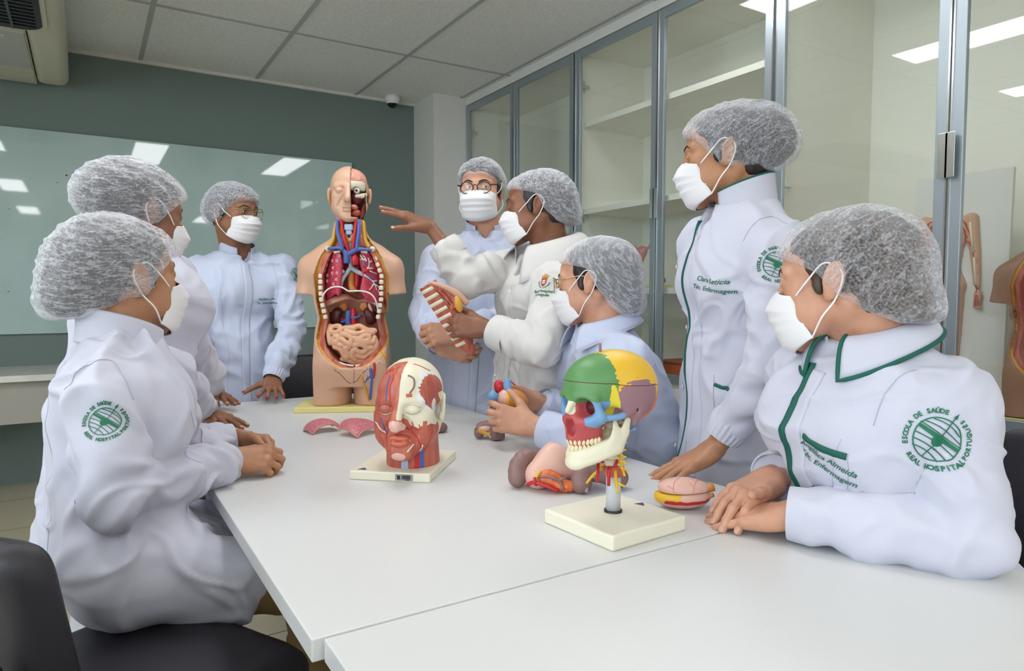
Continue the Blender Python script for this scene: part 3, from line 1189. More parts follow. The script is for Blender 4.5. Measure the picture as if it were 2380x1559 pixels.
# ------------------------------------------------------------------ head
def head_field(nb, yaw_mirror=1, male=False, h=0.0027, model=False):
    """head and neck in head space: x right, y forward, z up, origin between the ears; nb = neck base"""
    f = Field((-0.11, -0.16, -0.30), (0.11, 0.15, 0.13), h)
    j = 1.08 if male else 1.0
    f.ell((0, -0.018, 0.032), (0.076, 0.096, 0.080))
    f.ell((0, 0.032, 0.030), (0.063, 0.061, 0.062), k=0.02)
    f.ell((0, 0.040, -0.030), (0.060 * j, 0.050, 0.066), k=0.03)
    for s in (-1, 1):
        f.cone((s * 0.050 * j, 0.005, -0.055), (s * 0.016 * j, 0.068, -0.098), 0.020, 0.019, k=0.03)
        f.ell((s * 0.046 * j, 0.055, -0.020), (0.020, 0.019, 0.017), k=0.022)
        f.ell((s * 0.046 * j, 0.040, -0.060), (0.020, 0.030, 0.030), k=0.025)
        f.cone((s * 0.013, 0.088, 0.019), (s * 0.050, 0.070, 0.019), 0.009, 0.008, k=0.012)
    f.ell((0, 0.072, -0.101), (0.023 * j, 0.019, 0.018), k=0.02)
    for s in (-1, 1):
        f.ell((s * 0.032, 0.099, 0.001), (0.019, 0.016, 0.012), k=0.010, op='sub')
        if model:
            f.ell((s * 0.032, 0.0765, 0.000), (0.0180, 0.0165, 0.0130), k=0.005)
            f.ell((s * 0.032, 0.0965, -0.005), (0.0165, 0.007, 0.0013), k=0.001, op='sub')
            f.cone((s * 0.016, 0.090, -0.022), (s * 0.042, 0.078, -0.060), 0.004, 0.004, k=0.010, op='sub')
            continue
        f.ell((s * 0.032, 0.0765, 0.002), (0.0165, 0.0150, 0.0135), k=0.004)
        f.ell((s * 0.032, 0.0935, 0.0012), (0.0142, 0.010, 0.0045), k=0.002, op='sub')
    f.cone((0, 0.088, 0.012), (0, 0.111, -0.034), 0.0085, 0.0125, k=0.012)
    for s in (-1, 1):
        f.ell((s * 0.0125, 0.099, -0.038), (0.0085, 0.011, 0.0085), k=0.006)
        f.ell((s * 0.006, 0.108, -0.046), (0.0035, 0.005, 0.004), k=0.002, op='sub')
    f.ell((0, 0.088, -0.066), (0.023, 0.012, 0.0065), k=0.006)
    f.ell((0, 0.086, -0.077), (0.020, 0.012, 0.0075), k=0.006)
    if model:
        f.cone((0, 0.090, 0.010), (0, 0.115, -0.034), 0.010, 0.0135, k=0.010)
        f.ell((0, 0.090, -0.0655), (0.026, 0.0135, 0.0075), k=0.003)
        f.ell((0, 0.088, -0.0785), (0.023, 0.0140, 0.0085), k=0.003)
        f.ell((0, 0.080, -0.108), (0.020, 0.015, 0.012), k=0.008)
    f.ell((0, 0.102, -0.0712), (0.022, 0.008, 0.0014), k=0.002, op='sub')
    for s in (-1, 1):
        A = rotx(0.25) @ roty(s * 0.0) @ rotz(s * -0.45)
        f.ell((s * 0.080, -0.016, -0.004), (0.0065, 0.018, 0.031), A, k=0.005)
        f.ell((s * 0.079, -0.006, -0.030), (0.006, 0.009, 0.011), k=0.006)
        f.ell((s * 0.0895, -0.013, 0.0), (0.005, 0.0115, 0.019), A, k=0.003, op='sub')
    nb = np.asarray(nb, float)
    top = V3(0, -0.022, -0.055)
    nr = 0.060 if male else 0.051
    d = unit(nb - top)
    side = unit(np.cross(d, (1, 0, 0)))
    f.cone(top, nb, nr, nr * 1.08, k=0.022)
    f.cone(top + V3(0, -0.03, 0.0), nb + V3(0, -0.03, 0), nr * 0.75, nr * 0.9, k=0.025)
    for s in (-1, 1):
        f.cone((s * 0.058, -0.03, -0.045), nb + V3(s * 0.016, 0.038, -0.005), 0.014, 0.012, k=0.02)
    return f


def head_pieces(nb, male=False):
    f = head_field(nb, male=male)
    v, q = f.mesh(1)
    return f, Piece(v, q, 0)


def eye_pieces(gaze):
    """eyeballs with iris and pupil rings, gaze in head space"""
    out = []
    R = frame(gaze)
    for s in (-1, 1):
        r = 0.0126
        V, F, mi = [], [], []
        seg = 24
        angs = [0, 0.16, 0.42, 0.46, 0.9, 1.5, 2.2, math.pi]
        for a in angs:
            for k in range(seg):
                t = 2 * math.pi * k / seg
                b = r * (1.03 if a < 0.4 else 1.0)
                V.append((b * math.sin(a) * math.cos(t), b * math.cos(a), b * math.sin(a) * math.sin(t)))
        for i in range(len(angs) - 1):
            for k in range(seg):
                F.append((i * seg + (k + 1) % seg, i * seg + k, (i + 1) * seg + k, (i + 1) * seg + (k + 1) % seg))
                mi.append(2 if i == 0 else 1 if i in (1,) else 0)
        p = Piece(np.array(V), F, np.array(mi)).tf(R, (s * 0.032, 0.0768, 0.0015))
        out.append(p)
    return out


def brow_pieces(tree):
    out = []
    for s in (-1, 1):
        base = spline([(s * 0.012, 0.12, 0.019), (s * 0.024, 0.12, 0.0245), (s * 0.037, 0.11, 0.026), (s * 0.052, 0.10, 0.018)], 6)
        pts = project(base, tree, (0, -1, 0), 0.0006, 0.06)
        w = np.interp(np.linspace(0, 1, len(pts)), [0, .3, .7, 1], [0.0020, 0.0030, 0.0024, 0.0008])
        out.append(tube(pts, w, 8, flat=((0, 1, 0), 0.4)))
    return out


# rim of the cap: height as a function of y (front to back)
RIMS = {
    'over_ear': ([-0.16, -0.10, -0.045, 0.0, 0.022, 0.055, 0.085, 0.13], [-0.085, -0.080, -0.066, -0.047, -0.020, 0.026, 0.046, 0.056]),
    'behind_ear': ([-0.16, -0.10, -0.06, -0.034, -0.012, 0.03, 0.085, 0.13], [-0.075, -0.070, -0.055, -0.018, 0.030, 0.044, 0.058, 0.064]),
    'low_bag': ([-0.16, -0.10, -0.06, -0.034, -0.012, 0.03, 0.085, 0.13], [-0.125, -0.115, -0.085, -0.022, 0.030, 0.044, 0.058, 0.064]),
    'half_ear': ([-0.16, -0.10, -0.05, -0.018, 0.010, 0.05, 0.085, 0.13], [-0.090, -0.085, -0.060, -0.030, 0.008, 0.030, 0.046, 0.054]),
}


def cap_pieces(blobs, rim, seed, amp=0.003, kfold=(22, 60, 30), rot=None, h=0.0036, pleat=None):
    """bouffant cap in head space; returns cap piece, rim band, hair piece"""
    ry, rz = RIMS[rim]
    blobs = [(np.array(b[0]) * 0.94 + V3(0, 0, -0.004), np.array(b[1]) * 0.88) + tuple(b[2:]) for b in blobs]
    ext = np.array([[*(np.array(b[0]) - np.max(b[1])), *(np.array(b[0]) + np.max(b[1]))] for b in blobs])
    lo = np.minimum(ext[:, :3].min(0), (-0.1, -0.15, -0.12)) - 0.02
    hi = np.maximum(ext[:, 3:].max(0), (0.1, 0.11, 0.13)) + 0.02
    f = Field(lo, hi, h)
    f.ell((0, -0.017, 0.034), (0.084, 0.103, 0.085))
    f.ell((0, 0.030, 0.032), (0.072, 0.070, 0.068), k=0.02)
    for s in (-1, 1):
        f.ell((s * 0.074, -0.02, 0.0), (0.020, 0.036, 0.045), k=0.02)
    for b in blobs:
        f.ell(b[0], b[1], b[2] if len(b) > 2 and b[2] is not None else None, k=b[3] if len(b) > 3 else 0.04)
    hairF = f.F.copy()
    Rm = np.eye(3) if rot is None else rot

    def wr(p):
        q = (p @ Rm) + 0.012 * np.stack([perlin(p * 14 + seed), perlin(p * 14 + seed + 7), perlin(p * 14 + seed + 13)], 1)
        a = ridge(q * np.array(kfold) + seed)
        b = ridge(q * np.array(kfold) * 2.1 + seed * 3)
        d = -amp * (a ** 2) - 0.45 * amp * b ** 2 + 0.35 * amp
        if pleat is not None:
            # gathers fanning out from a point
            v = p - np.array(pleat)
            r = np.linalg.norm(v, axis=1)
            ang = np.arctan2(v[:, 0], v[:, 2])
            d += -0.0035 * np.exp(-r / 0.05) * np.cos(ang * 16) - 0.002 * np.exp(-r / 0.09) * np.cos(ang * 9 + 1)
        return d
    f.noise(wr, 0.02)
    rimfn = lambda X, Y, Z: (np.interp(np.broadcast_to(Y, (1, Y.shape[1], 1)).ravel(), ry, rz).reshape(1, -1, 1) - Z) * 0.75
    f.cut(rimfn, 0.014)
    v, q = f.mesh(1)
    cap = Piece(v, q, 0)
    # hair mass under the cloth
    g = Field(lo, hi, 0.006)
    g.ell((0, -0.018, 0.033), (0.080, 0.1, 0.0835))
    for b in blobs:
        g.ell(b[0], np.array(b[1]) - 0.012, b[2] if len(b) > 2 and b[2] is not None else None, k=0.03)
    g.noise(lambda p: 0.004 * perlin(p * 30 + seed), 0.02)
    dz = 0.0
    g.cut(lambda X, Y, Z: (np.interp(Y.ravel(), np.array(ry) - 0.012, np.array(rz)).reshape(1, -1, 1) - dz - Z) * 0.75, 0.01)
    hv, hq = g.mesh(2)
    hair = Piece(hv, hq, 0)
    return cap, hair


def hairline_piece(rim, drop=0.012, grow=0.004):
    """the strip of hair that shows at temples, sideburns and nape"""
    ry, rz = RIMS[rim]
    g = Field((-0.11, -0.15, -0.13), (0.11, 0.1, 0.13), 0.004)
    g.ell((0, -0.018, 0.032), (0.076 + grow, 0.096 + grow, 0.080 + grow))
    g.ell((0, -0.05, -0.03), (0.060, 0.055, 0.05), k=0.02)
    for s in (-1, 1):
        g.ell((s * 0.072, 0.012, -0.01), (0.0075, 0.011, 0.022), k=0.008)
    for s in (-1, 1):
        g.ell((s * 0.084, -0.014, -0.004), (0.016, 0.021, 0.032), k=0.002, op='sub')
    ry2 = np.array([-0.16, -0.10, -0.05, -0.02, 0.012, 0.028, 0.05, 0.08, 0.13])
    rz2 = np.array([-0.085, -0.082, -0.070, -0.03, -0.030, -0.010, 0.035, 0.060, 0.07])
    g.cut(lambda X, Y, Z: (np.interp(Y.ravel(), ry2, rz2).reshape(1, -1, 1) - Z) * 0.75, 0.006)
    g.noise(lambda p: 0.0022 * perlin(p * np.array([140, 140, 25])), 0.012)
    v, q = g.mesh(1)
    return Piece(v, q, 0)


def rim_band(cap, seed, w=0.0042):
    """gathered elastic hem along the lower edge of the cap"""
    return None


def mask_pieces(male=False, droop=0.0, width=1.0):
    """pleated surgical mask in head space"""
    nu, nv = 41, 33
    G = np.zeros((nu, nv, 3))
    j = 1.06 if male else 1.0
    for a in range(nu):
        u = -1 + 2 * a / (nu - 1)
        for b in range(nv):
            t = b / (nv - 1)
            au = abs(u)
            # centre profile top to chin
            yc = np.interp(t, [0, .12, .30, .45, .62, .80, .92, 1.0], [0.1080, 0.1185, 0.1275, 0.1240, 0.1165, 0.1080, 0.0990, 0.0780])
            zc = np.interp(t, [0, .12, .30, .45, .62, .80, .92, 1.0], [-0.012, -0.023, -0.040, -0.056, -0.076, -0.100, -0.118, -0.1275])
            xs = 0.066 * j * width
            zs = np.interp(t, [0, 1], [-0.026, -0.100])
            ys = np.interp(t, [0, .5, 1], [0.050, 0.042, 0.026])
            w = au ** 1.9
            x = xs * math.sin(u * math.pi / 2 * 0.96) * (1 - 0.10 * (1 - au) * abs(t - 0.4))
            e = (math.cos(u * math.pi / 2 * 0.985)) ** (0.62 + 0.25 * t)
            y = ys + (yc - ys) * e
            z = zc * (1 - w) + zs * w
            if t < 0.3:
                y -= (1 - t / 0.3) * 0.011 * math.exp(-((au - 0.42) / 0.22) ** 2)
            fold = 0.0
            for tc in (0.34, 0.52, 0.70):
                d = (t - tc) / 0.05
                fold += 0.0042 * (1 - 0.6 * au) * (math.exp(-d * d) if d > 0 else math.exp(-d * d * 9))
            k = 0.0016 * perlin(np.array([[u * 3.1 + 5, t * 3 + 2, 1.7]]))[0]
            G[a, b] = (x, y + fold + k, z - droop * t)
    p = grid_sheet(G[::-1], 0.0018, 0)
    return p, G


def loop_pieces(G, ear=(0.083, -0.030, 0.004), low=(0.081, -0.018, -0.036)):
    out = []
    for a, s in ((0, -1), (-1, 1)):
        top, bot = G[a, 1], G[a, -2]
        e1 = V3(s * ear[0], ear[1] + 0.026, ear[2] + 0.020)
        e2 = V3(s * (ear[0] - 0.003), ear[1], ear[2])
        e3 = V3(s * low[0], low[1], low[2])
        m1 = (top + e1) / 2 + V3(s * 0.008, 0, 0)
        m2 = (bot + e3) / 2 + V3(s * 0.012, 0, 0)
        out.append(tube([top + V3(-s * .002, .004, -.003), top, m1, e1, e2, e3, m2, bot, bot + V3(-s * .002, .004, .003)], 0.0016, 8, n=5))
    return out


def glasses_pieces(shape='round', r=0.024, wire=0.0011, bridge_w=0.0014):
    """rims, bridge, temples in head space (metal/plastic index 0, lens index 1)"""
    out, lens = [], []
    yv = 0.1105
    for s in (-1, 1):
        n = 40
        ring = []
        for k in range(n):
            a = 2 * math.pi * k / n
            e = 2.0 if shape == 'round' else 2.5
            cx, sz = math.cos(a), math.sin(a)
            m = (abs(cx) ** e + abs(sz) ** e) ** (-1 / e)
            x = s * 0.0335 + r * 1.04 * m * cx
            z = -0.003 + r * 0.88 * m * sz
            ring.append((x, yv - 0.9 * max(abs(x) - 0.02, 0) ** 2 * 8 - 0.001, z))
        out.append(tube(ring, wire, 8, closed=True))
        c = np.mean(ring, 0)
        V = [c] + [tuple(q) for q in ring]
        lens.append(Piece(np.array(V), [(0, 1 + k, 1 + (k + 1) % n) for k in range(n)], 1))
        hx = s * (0.0335 + r * 1.04)
        out.append(tube([(hx, yv - 0.013, 0.006), (s * 0.070, yv - 0.022, 0.009), (s * 0.0785, 0.06, 0.010), (s * 0.083, 0.0, 0.011), (s * 0.081, -0.03, -0.012)], wire * 1.15, 8, n=5))
    x0 = 0.0335 - r * 1.02
    out.append(tube([(-x0, yv - 0.001, 0.003), (0, yv + 0.004, 0.008), (x0, yv - 0.001, 0.003)], bridge_w, 8, n=6))
    if shape != 'round':
        out.append(tube([(-0.02, yv + 0.001, 0.016), (0, yv + 0.004, 0.017), (0.02, yv + 0.001, 0.016)], wire, 8, n=4))
    for s in (-1, 1):
        out.append(sphere((s * 0.0095, yv - 0.008, -0.004), (0.002, 0.003, 0.005), 8, 6))
    return out, lens


# ------------------------------------------------------------------ hands
FING = [((0.027, 0.088, 0.000), 0.072, 0.0094), ((0.0075, 0.093, 0.002), 0.080, 0.0096), ((-0.0125, 0.088, 0.001), 0.074, 0.0091), ((-0.030, 0.079, -0.002), 0.058, 0.0082)]


def hand(wrist, fdir, dors, left, curls, spread=(6, 1, -4, -10), thumb=(0.5, 0.3, 0.3, 0.35), elbow=None, scale=1.0, nail=1, h=0.0022, wr=0.027):
    """hand mesh: palm, four jointed fingers, thumb, nails and the forearm up to the elbow
    curls: per finger (mcp, pip, dip) in degrees; thumb: (out, down, bend, bend)"""
    f0 = unit(fdir)
    n0 = unit(np.asarray(dors, float) - f0 * (np.asarray(dors, float) @ f0))
    th = np.cross(f0, n0) if left else np.cross(n0, f0)
    R = np.stack([th, f0, n0], 1)
    wrist = np.asarray(wrist, float)
    loc = lambda p: (np.asarray(p, float) - wrist) @ R / scale
    fl = Field((-0.085, -0.16, -0.10), (0.105, 0.19, 0.07), h / scale)
    # palm
    for i, (mc, L, r) in enumerate(FING):
        b = V3(0.016 - 0.011 * i, 0.012, 0)
        fl.cone(b, mc, 0.0145, r * 1.22, k=0.012)
    fl.ell((0.016, 0.045, -0.010), (0.020, 0.036, 0.014), k=0.012)
    fl.ell((-0.022, 0.040, -0.009), (0.014, 0.036, 0.013), k=0.012)
    fl.ell((0.0, 0.075, -0.008), (0.034, 0.018, 0.009), k=0.01)
    nails = []
    for i, (mc, L, r) in enumerate(FING):
        cu = curls[i] if not np.isscalar(curls[0]) else curls
        ang = 0.0
        p = np.array(mc)
        pts = [p]
        rs = [r * 1.05]
        sp = math.radians(spread[i])
        dlat = V3(math.sin(sp), math.cos(sp), 0)
        for seg, fr in enumerate((0.45, 0.30, 0.25)):
            ang += math.radians(cu[seg])
            d = dlat * math.cos(ang) + V3(0, 0, -1) * math.sin(ang)
            p = p + d * L * fr
            pts.append(p)
            rs.append(r * (0.93, 0.86, 0.74)[seg])
        fl.cone(pts[0], pts[1], rs[0], rs[1], k=0.007)
        fl.cone(pts[1], pts[2], rs[1] * 1.04, rs[2], k=0.003)
        fl.cone(pts[2], pts[3], rs[2] * 1.02, rs[3], k=0.003)
        fl.ell(pts[0] + V3(0, 0, 0.004), (r * .95, r * 1.1, r * .85), k=0.006)
        up = -dlat * math.sin(-ang) * 1.0
        up = dlat * math.sin(ang) + V3(0, 0, 1) * math.cos(ang)
        nails.append((pts[3] + up * rs[3] * 0.80 - d * 0.0015, d, up, r * 0.62, r * 0.85))
    # thumb
    o, dn, b1, b2 = thumb
    c0 = V3(0.022, 0.016, -0.007)
    d0 = V3(math.sin(o + 0.25), math.cos(o + 0.25), -math.sin(dn))
    d0 = unit(d0)
    c1 = c0 + d0 * 0.044
    inw = unit(V3(-0.6, 0.35, -0.7))
    d1 = unit(d0 + inw * b1)
    c2 = c1 + d1 * 0.034
    d2 = unit(d1 + inw * b2)
    c3 = c2 + d2 * 0.026
    fl.cone(c0, c1, 0.0155, 0.0118, k=0.012)
    fl.cone(c1, c2, 0.0112, 0.0100, k=0.004)
    fl.cone(c2, c3, 0.0102, 0.0082, k=0.003)
    tu = unit(np.cross(d2, np.cross(V3(0.35, 0, 0.9), d2)))
    nails.append((c3 + tu * 0.0064 - d2 * 0.001, d2, tu, 0.0066, 0.0082))
    # wrist and forearm
    e = loc(elbow) if elbow is not None else V3(0, -0.25, 0)
    dd = unit(e)
    ex = min(np.linalg.norm(e), 0.12)
    for s in (-1, 1):
        side = V3(s * 0.012, 0, 0)
        fl.chain([V3(s * 0.012, 0.014, -0.001), side * 0.85, side + dd * 0.06, side * 1.1 + dd * ex], [0.0165, wr * 0.70, wr * 0.78, wr * 0.86], k=0.014)
    v, q = fl.mesh(1)
    hp = Piece(v, q, 0)
    nl = []
    for c, d, u, w, l in nails:
        s = np.cross(d, u)
        nl.append(sphere(c, (w, l, 0.0016), 12, 8, np.stack([unit(s), unit(d), unit(u)], 1), nail))
    out = [hp] + nl
    for p in out:
        p.V = p.V * scale
        p.tf(R, wrist)
    return out


# ------------------------------------------------------------------ coats
def seg_t(p, a, b):
    ab = b - a
    t = ((p - a) @ ab) / (ab @ ab)
    d = p - a - np.outer(np.clip(t, 0, 1), ab)
    return t, np.linalg.norm(d, axis=1), d


def coat_folds(V, N, arms, seed, amp=1.0, body=1.0):
    """cloth relief: broad drag folds on the body, creases round elbow and cuff"""
    p = V
    d = body * 0.006 * perlin(p * np.array([9, 9, 3.0]) + seed)
    wq = np.stack([perlin(p * 5 + seed), perlin(p * 5 + seed + 9), perlin(p * 5 + seed + 17)], 1)
    r1 = np.exp(-(perlin(p * np.array([5.5, 5.5, 2.6]) + 3.1 * seed + 0.7 * wq) / 0.20) ** 2)
    r2 = np.exp(-(perlin(p * np.array([10, 10, 4.5]) + 5.3 * seed + 0.8 * wq) / 0.22) ** 2)
    r3 = np.exp(-(perlin(p * np.array([7, 7, 9]) + 8.7 * seed + 1.1 * wq) / 0.12) ** 2)
    d += body * (0.0085 * r1 + 0.0052 * r2 + 0.0042 * r3 - 0.006)
    for i, (sh, el, wr) in enumerate(arms):
        for (a, b, c0, c1) in ((sh, el, 0.25, 1.0), (el, wr, 1.0, 0.55)):
            L = np.linalg.norm(b - a)
            t, dist, vec = seg_t(p, a, b)
            sm = lambda x: np.clip(x, 0, 1) ** 2 * (3 - 2 * np.clip(x, 0, 1))
            near = np.exp(-np.maximum(dist - 0.05, 0) ** 2 / 0.0003) * sm((t + 0.05) / 0.35) * sm((1.15 - t) / 0.25)
            ax = unit(b - a)
            u = unit(np.cross(ax, (0.2, 0.3, 0.93)))
            w = np.cross(ax, u)
            ph = np.arctan2(vec @ u, vec @ w)
            env = (c0 + (c1 - c0) * np.clip(t, 0, 1)) ** 1.6
            s_ = t * L / 0.042 + 0.9 * np.sin(ph + seed + i) + 1.4 * perlin(p * 13 + seed)
            cr = np.sin(2 * np.pi * s_ * 0.5)
            d += amp * near * env * 0.0095 * np.sign(cr) * np.abs(cr) ** 0.8 * (0.5 + 0.5 * np.cos(ph * 1.0 + i + seed))
            d += amp * near * (0.003 * perlin(p * 16 + 2 * seed) + 0.006 * np.exp(-(perlin(p * 9 + wq + seed) / 0.18) ** 2) - 0.002)
    return V + N * d[:, None]


def coat_mesh(prims, lo, hi, h=0.0065, arms=(), seed=0.0, amp=1.0, body=1.0, cuts=()):
    f = Field(lo, hi, h)
    for fn in prims:
        fn(f)
    for c in cuts:
        f.cut(c, 0.004)
    v, q = f.mesh(2)
    n = vnormals(v, q)
    v = coat_folds(v, n, arms, seed, amp, body)
    return Piece(v, q, 0)


def cuff_piece(el, wr, r, length=0.045, at=0.0, gather=False, flare=0.002, thick=0.0035):
    """cloth band round the wrist, open towards the hand"""
    ax = unit(wr - el)
    u = unit(np.cross(ax, (0.21, 0.31, 0.92)))
    w = np.cross(ax, u)
    nu, nv = (132 if gather else 56), 10
    G = np.zeros((nu, nv, 3))
    for a in range(nu):
        t = 2 * math.pi * a / nu
        for b in range(nv):
            s = b / (nv - 1)
            rr = r + flare * math.sin(s * math.pi) + (0.0016 * math.cos(t * 22) * (0.4 + 0.6 * math.sin(s * math.pi)) if gather else 0.001 * math.sin(3 * t + 4 * s))
            G[a, b] = wr + ax * (at - length * (1 - s)) + rr * (math.cos(t) * u + math.sin(t) * w)
    return grid_sheet(G[::-1], -thick, 0, wrap=True)


def ribbon(pts, tree, width, lift=0.0012, thick=0.0012, mi=0, direction=None):
    """narrow cloth strip lying on a surface"""
    pts = np.asarray(pts, float)
    if direction is None:
        q, nn = nearest(pts, tree, lift)
    else:
        q, nn = pts, np.tile(-unit(direction), (len(pts), 1))
    T = np.gradient(q, axis=0)
    T /= np.maximum(np.linalg.norm(T, axis=1, keepdims=True), 1e-9)
    S = np.cross(nn, T)
    S /= np.maximum(np.linalg.norm(S, axis=1, keepdims=True), 1e-9)
    wmax = float(np.max(width))
    m = max(3, int(wmax / 0.0045) | 1)
    cols = []
    for c in np.linspace(-0.5, 0.5, m):
        w_ = q + S * (np.asarray(width) * np.ones(len(q)))[:, None] * c
        lf = lift + thick * (0.8 if abs(c) < 0.45 else 0.0)
        if direction is None:
            w_, n_ = nearest(w_, tree, lf)
        else:
            w_ = project(w_, tree, direction, 0.0, 0.05) - unit(direction) * lf
            for _ in range(1):
                w_[1:-1] = w_[1:-1] * 0.5 + (w_[:-2] + w_[2:]) * 0.25
        cols.append(w_)
    G = np.stack(cols, 1)
    return grid_sheet(G, thick, mi)


def longest_run(p, jump=0.03):
    """drop the stretches where a line leaps from one surface to another"""
    d = np.linalg.norm(np.diff(p, axis=0), axis=1)
    cut = np.where(d > np.median(d) * 2.2 + jump * 0.3)[0]
    st = [0] + [c + 1 for c in cut]
    en = [c + 1 for c in cut] + [len(p)]
    k = int(np.argmax([e - s_ for s_, e in zip(st, en)]))
    return p[st[k]:en[k]]


def seam(pts, tree, r=0.0008, mi=0, n=8):
    q, nn = nearest(spline(pts, n), tree, 0.0004)
    return tube(q, r, 6, mi)


def place_flat(pieces, c, right, upv, tree, lift=0.0011):
    """drape flat artwork (xy plane) onto cloth at point c"""
    right, upv = unit(right), unit(upv)
    nrm = np.cross(right, upv)
    out = []
    for p in pieces:
        V = c + p.V[:, :1] * right + p.V[:, 1:2] * upv
        q = p.copy()
        q.V = project(V, tree, -nrm, lift, 0.06) if len(V) else V
        out.append(q)
    return out


def subdiv_flat(p, maxlen):
    """split long triangles so artwork can follow the cloth"""
    bm = bmesh.new()
    vs = [bm.verts.new(v) for v in p.V]
    for f in p.F:
        try:
            bm.faces.new([vs[i] for i in f])
        except ValueError:
            pass
    bmesh.ops.triangulate(bm, faces=bm.faces[:])
    for _ in range(3):
        es = [e for e in bm.edges if e.calc_length() > maxlen]
        if not es:
            break
        bmesh.ops.subdivide_edges(bm, edges=es, cuts=1)
        bmesh.ops.triangulate(bm, faces=bm.faces[:])
    mi, sm = p.mi, p.smooth
    return from_bm(bm, mi, sm)


def arc_text(txt, radius, a0, a1, size, inward=False, bold=0.0):
    """letters set round a circle from angle a0 to a1 (degrees)"""
    out = []
    n = len(txt)
    for i, ch in enumerate(txt):
        if ch == ' ':
            continue
        a = math.radians(a0 + (a1 - a0) * i / max(n - 1, 1))
        p = text_piece(ch, size, bold=bold, res=2)
        if not len(p.V):
            continue
        r = radius
        rot = a - math.pi / 2 if not inward else a + math.pi / 2
        c, s = math.cos(rot), math.sin(rot)
        V = p.V.copy()
        V[:, 1] -= size * 0.35
        V = np.stack([V[:, 0] * c - V[:, 1] * s + r * math.cos(a), V[:, 0] * s + V[:, 1] * c + r * math.sin(a), V[:, 2]], 1)
        p.V = V
        out.append(p)
    return out


def school_emblem(R):
    """green embroidered armillary globe ringed by lettering"""
    ps = []
    r = R * 0.66
    th = np.linspace(0, 2 * np.pi, 48, endpoint=False)
    ps.append(stroke2d(np.stack([r * np.cos(th), r * np.sin(th)], 1), R * 0.038, True))
    tilt = math.radians(-32)
    c, s = math.cos(tilt), math.sin(tilt)
    rot = lambda q: np.stack([q[:, 0] * c - q[:, 1] * s, q[:, 0] * s + q[:, 1] * c], 1)
    for o in (-0.74, -0.48, -0.20, 0.46, 0.74):
        hw = math.sqrt(max(1 - o * o, 0)) * r
        x = np.linspace(-hw, hw, 18)
        y = o * r + 0.13 * r * ((1 - (x / hw) ** 2) - 0.5)
        ps.append(stroke2d(rot(np.stack([x, y], 1)), R * 0.034))
    x = np.linspace(-1.02 * r, 1.02 * r, 20)
    ps.append(stroke2d(rot(np.stack([x, 0.10 * r + 0 * x], 1)), np.interp(np.abs(x), [0, r], [R * 0.15, R * 0.11])))
    ps.append(stroke2d(rot(np.stack([x, 0.26 * r + 0 * x], 1)), R * 0.035))
    y = np.linspace(-1.0 * r, 1.28 * r, 20)
    ps.append(stroke2d(rot(np.stack([0 * y + 0.02 * r, y], 1)), R * 0.032))
    tip = rot(np.array([[0.02 * r - R * 0.06, 1.22 * r], [0.02 * r + R * 0.06, 1.22 * r], [0.02 * r, 1.5 * r]]))
    ps.append(Piece(np.c_[tip, np.zeros(3)], [(0, 1, 2)], 0, False))
    a = np.linspace(0, np.pi, 12)
    hub = rot(np.stack([0.26 * r * np.cos(a), -0.02 * r - 0.30 * r * np.sin(a)], 1))
    ps.append(Piece(np.c_[hub, np.zeros(12)], [tuple(reversed(range(12)))], 0, False))
    ps += arc_text('ESCOLA DE SAÚDE', R * 0.87, 192, 76, R * 0.195, bold=0.0004)
    ps += arc_text('REAL HOSPITAL', R * 0.88, 218, 318, R * 0.21, inward=True, bold=0.0004)
    ps += arc_text('PORTUGUÊS', R * 0.88, 328, 402, R * 0.18, inward=True, bold=0.0004)
    return [subdiv_flat(p, R * 0.12) for p in ps if len(p.F)]


def embroidery(lines, size):
    ps = []
    for i, ln in enumerate(lines):
        p = text_piece(ln, size, shear=0.35, bold=size * 0.012)
        p.V[:, 1] -= i * size * 1.35
        ps.append(subdiv_flat(p, 0.008))
    return ps
# ------------------------------------------------------------------ people
def IM(r, u, d):
    return unit(r * _rt + u * V3(0, 0, 1) + d * V3(_fw[0], _fw[1], 0))


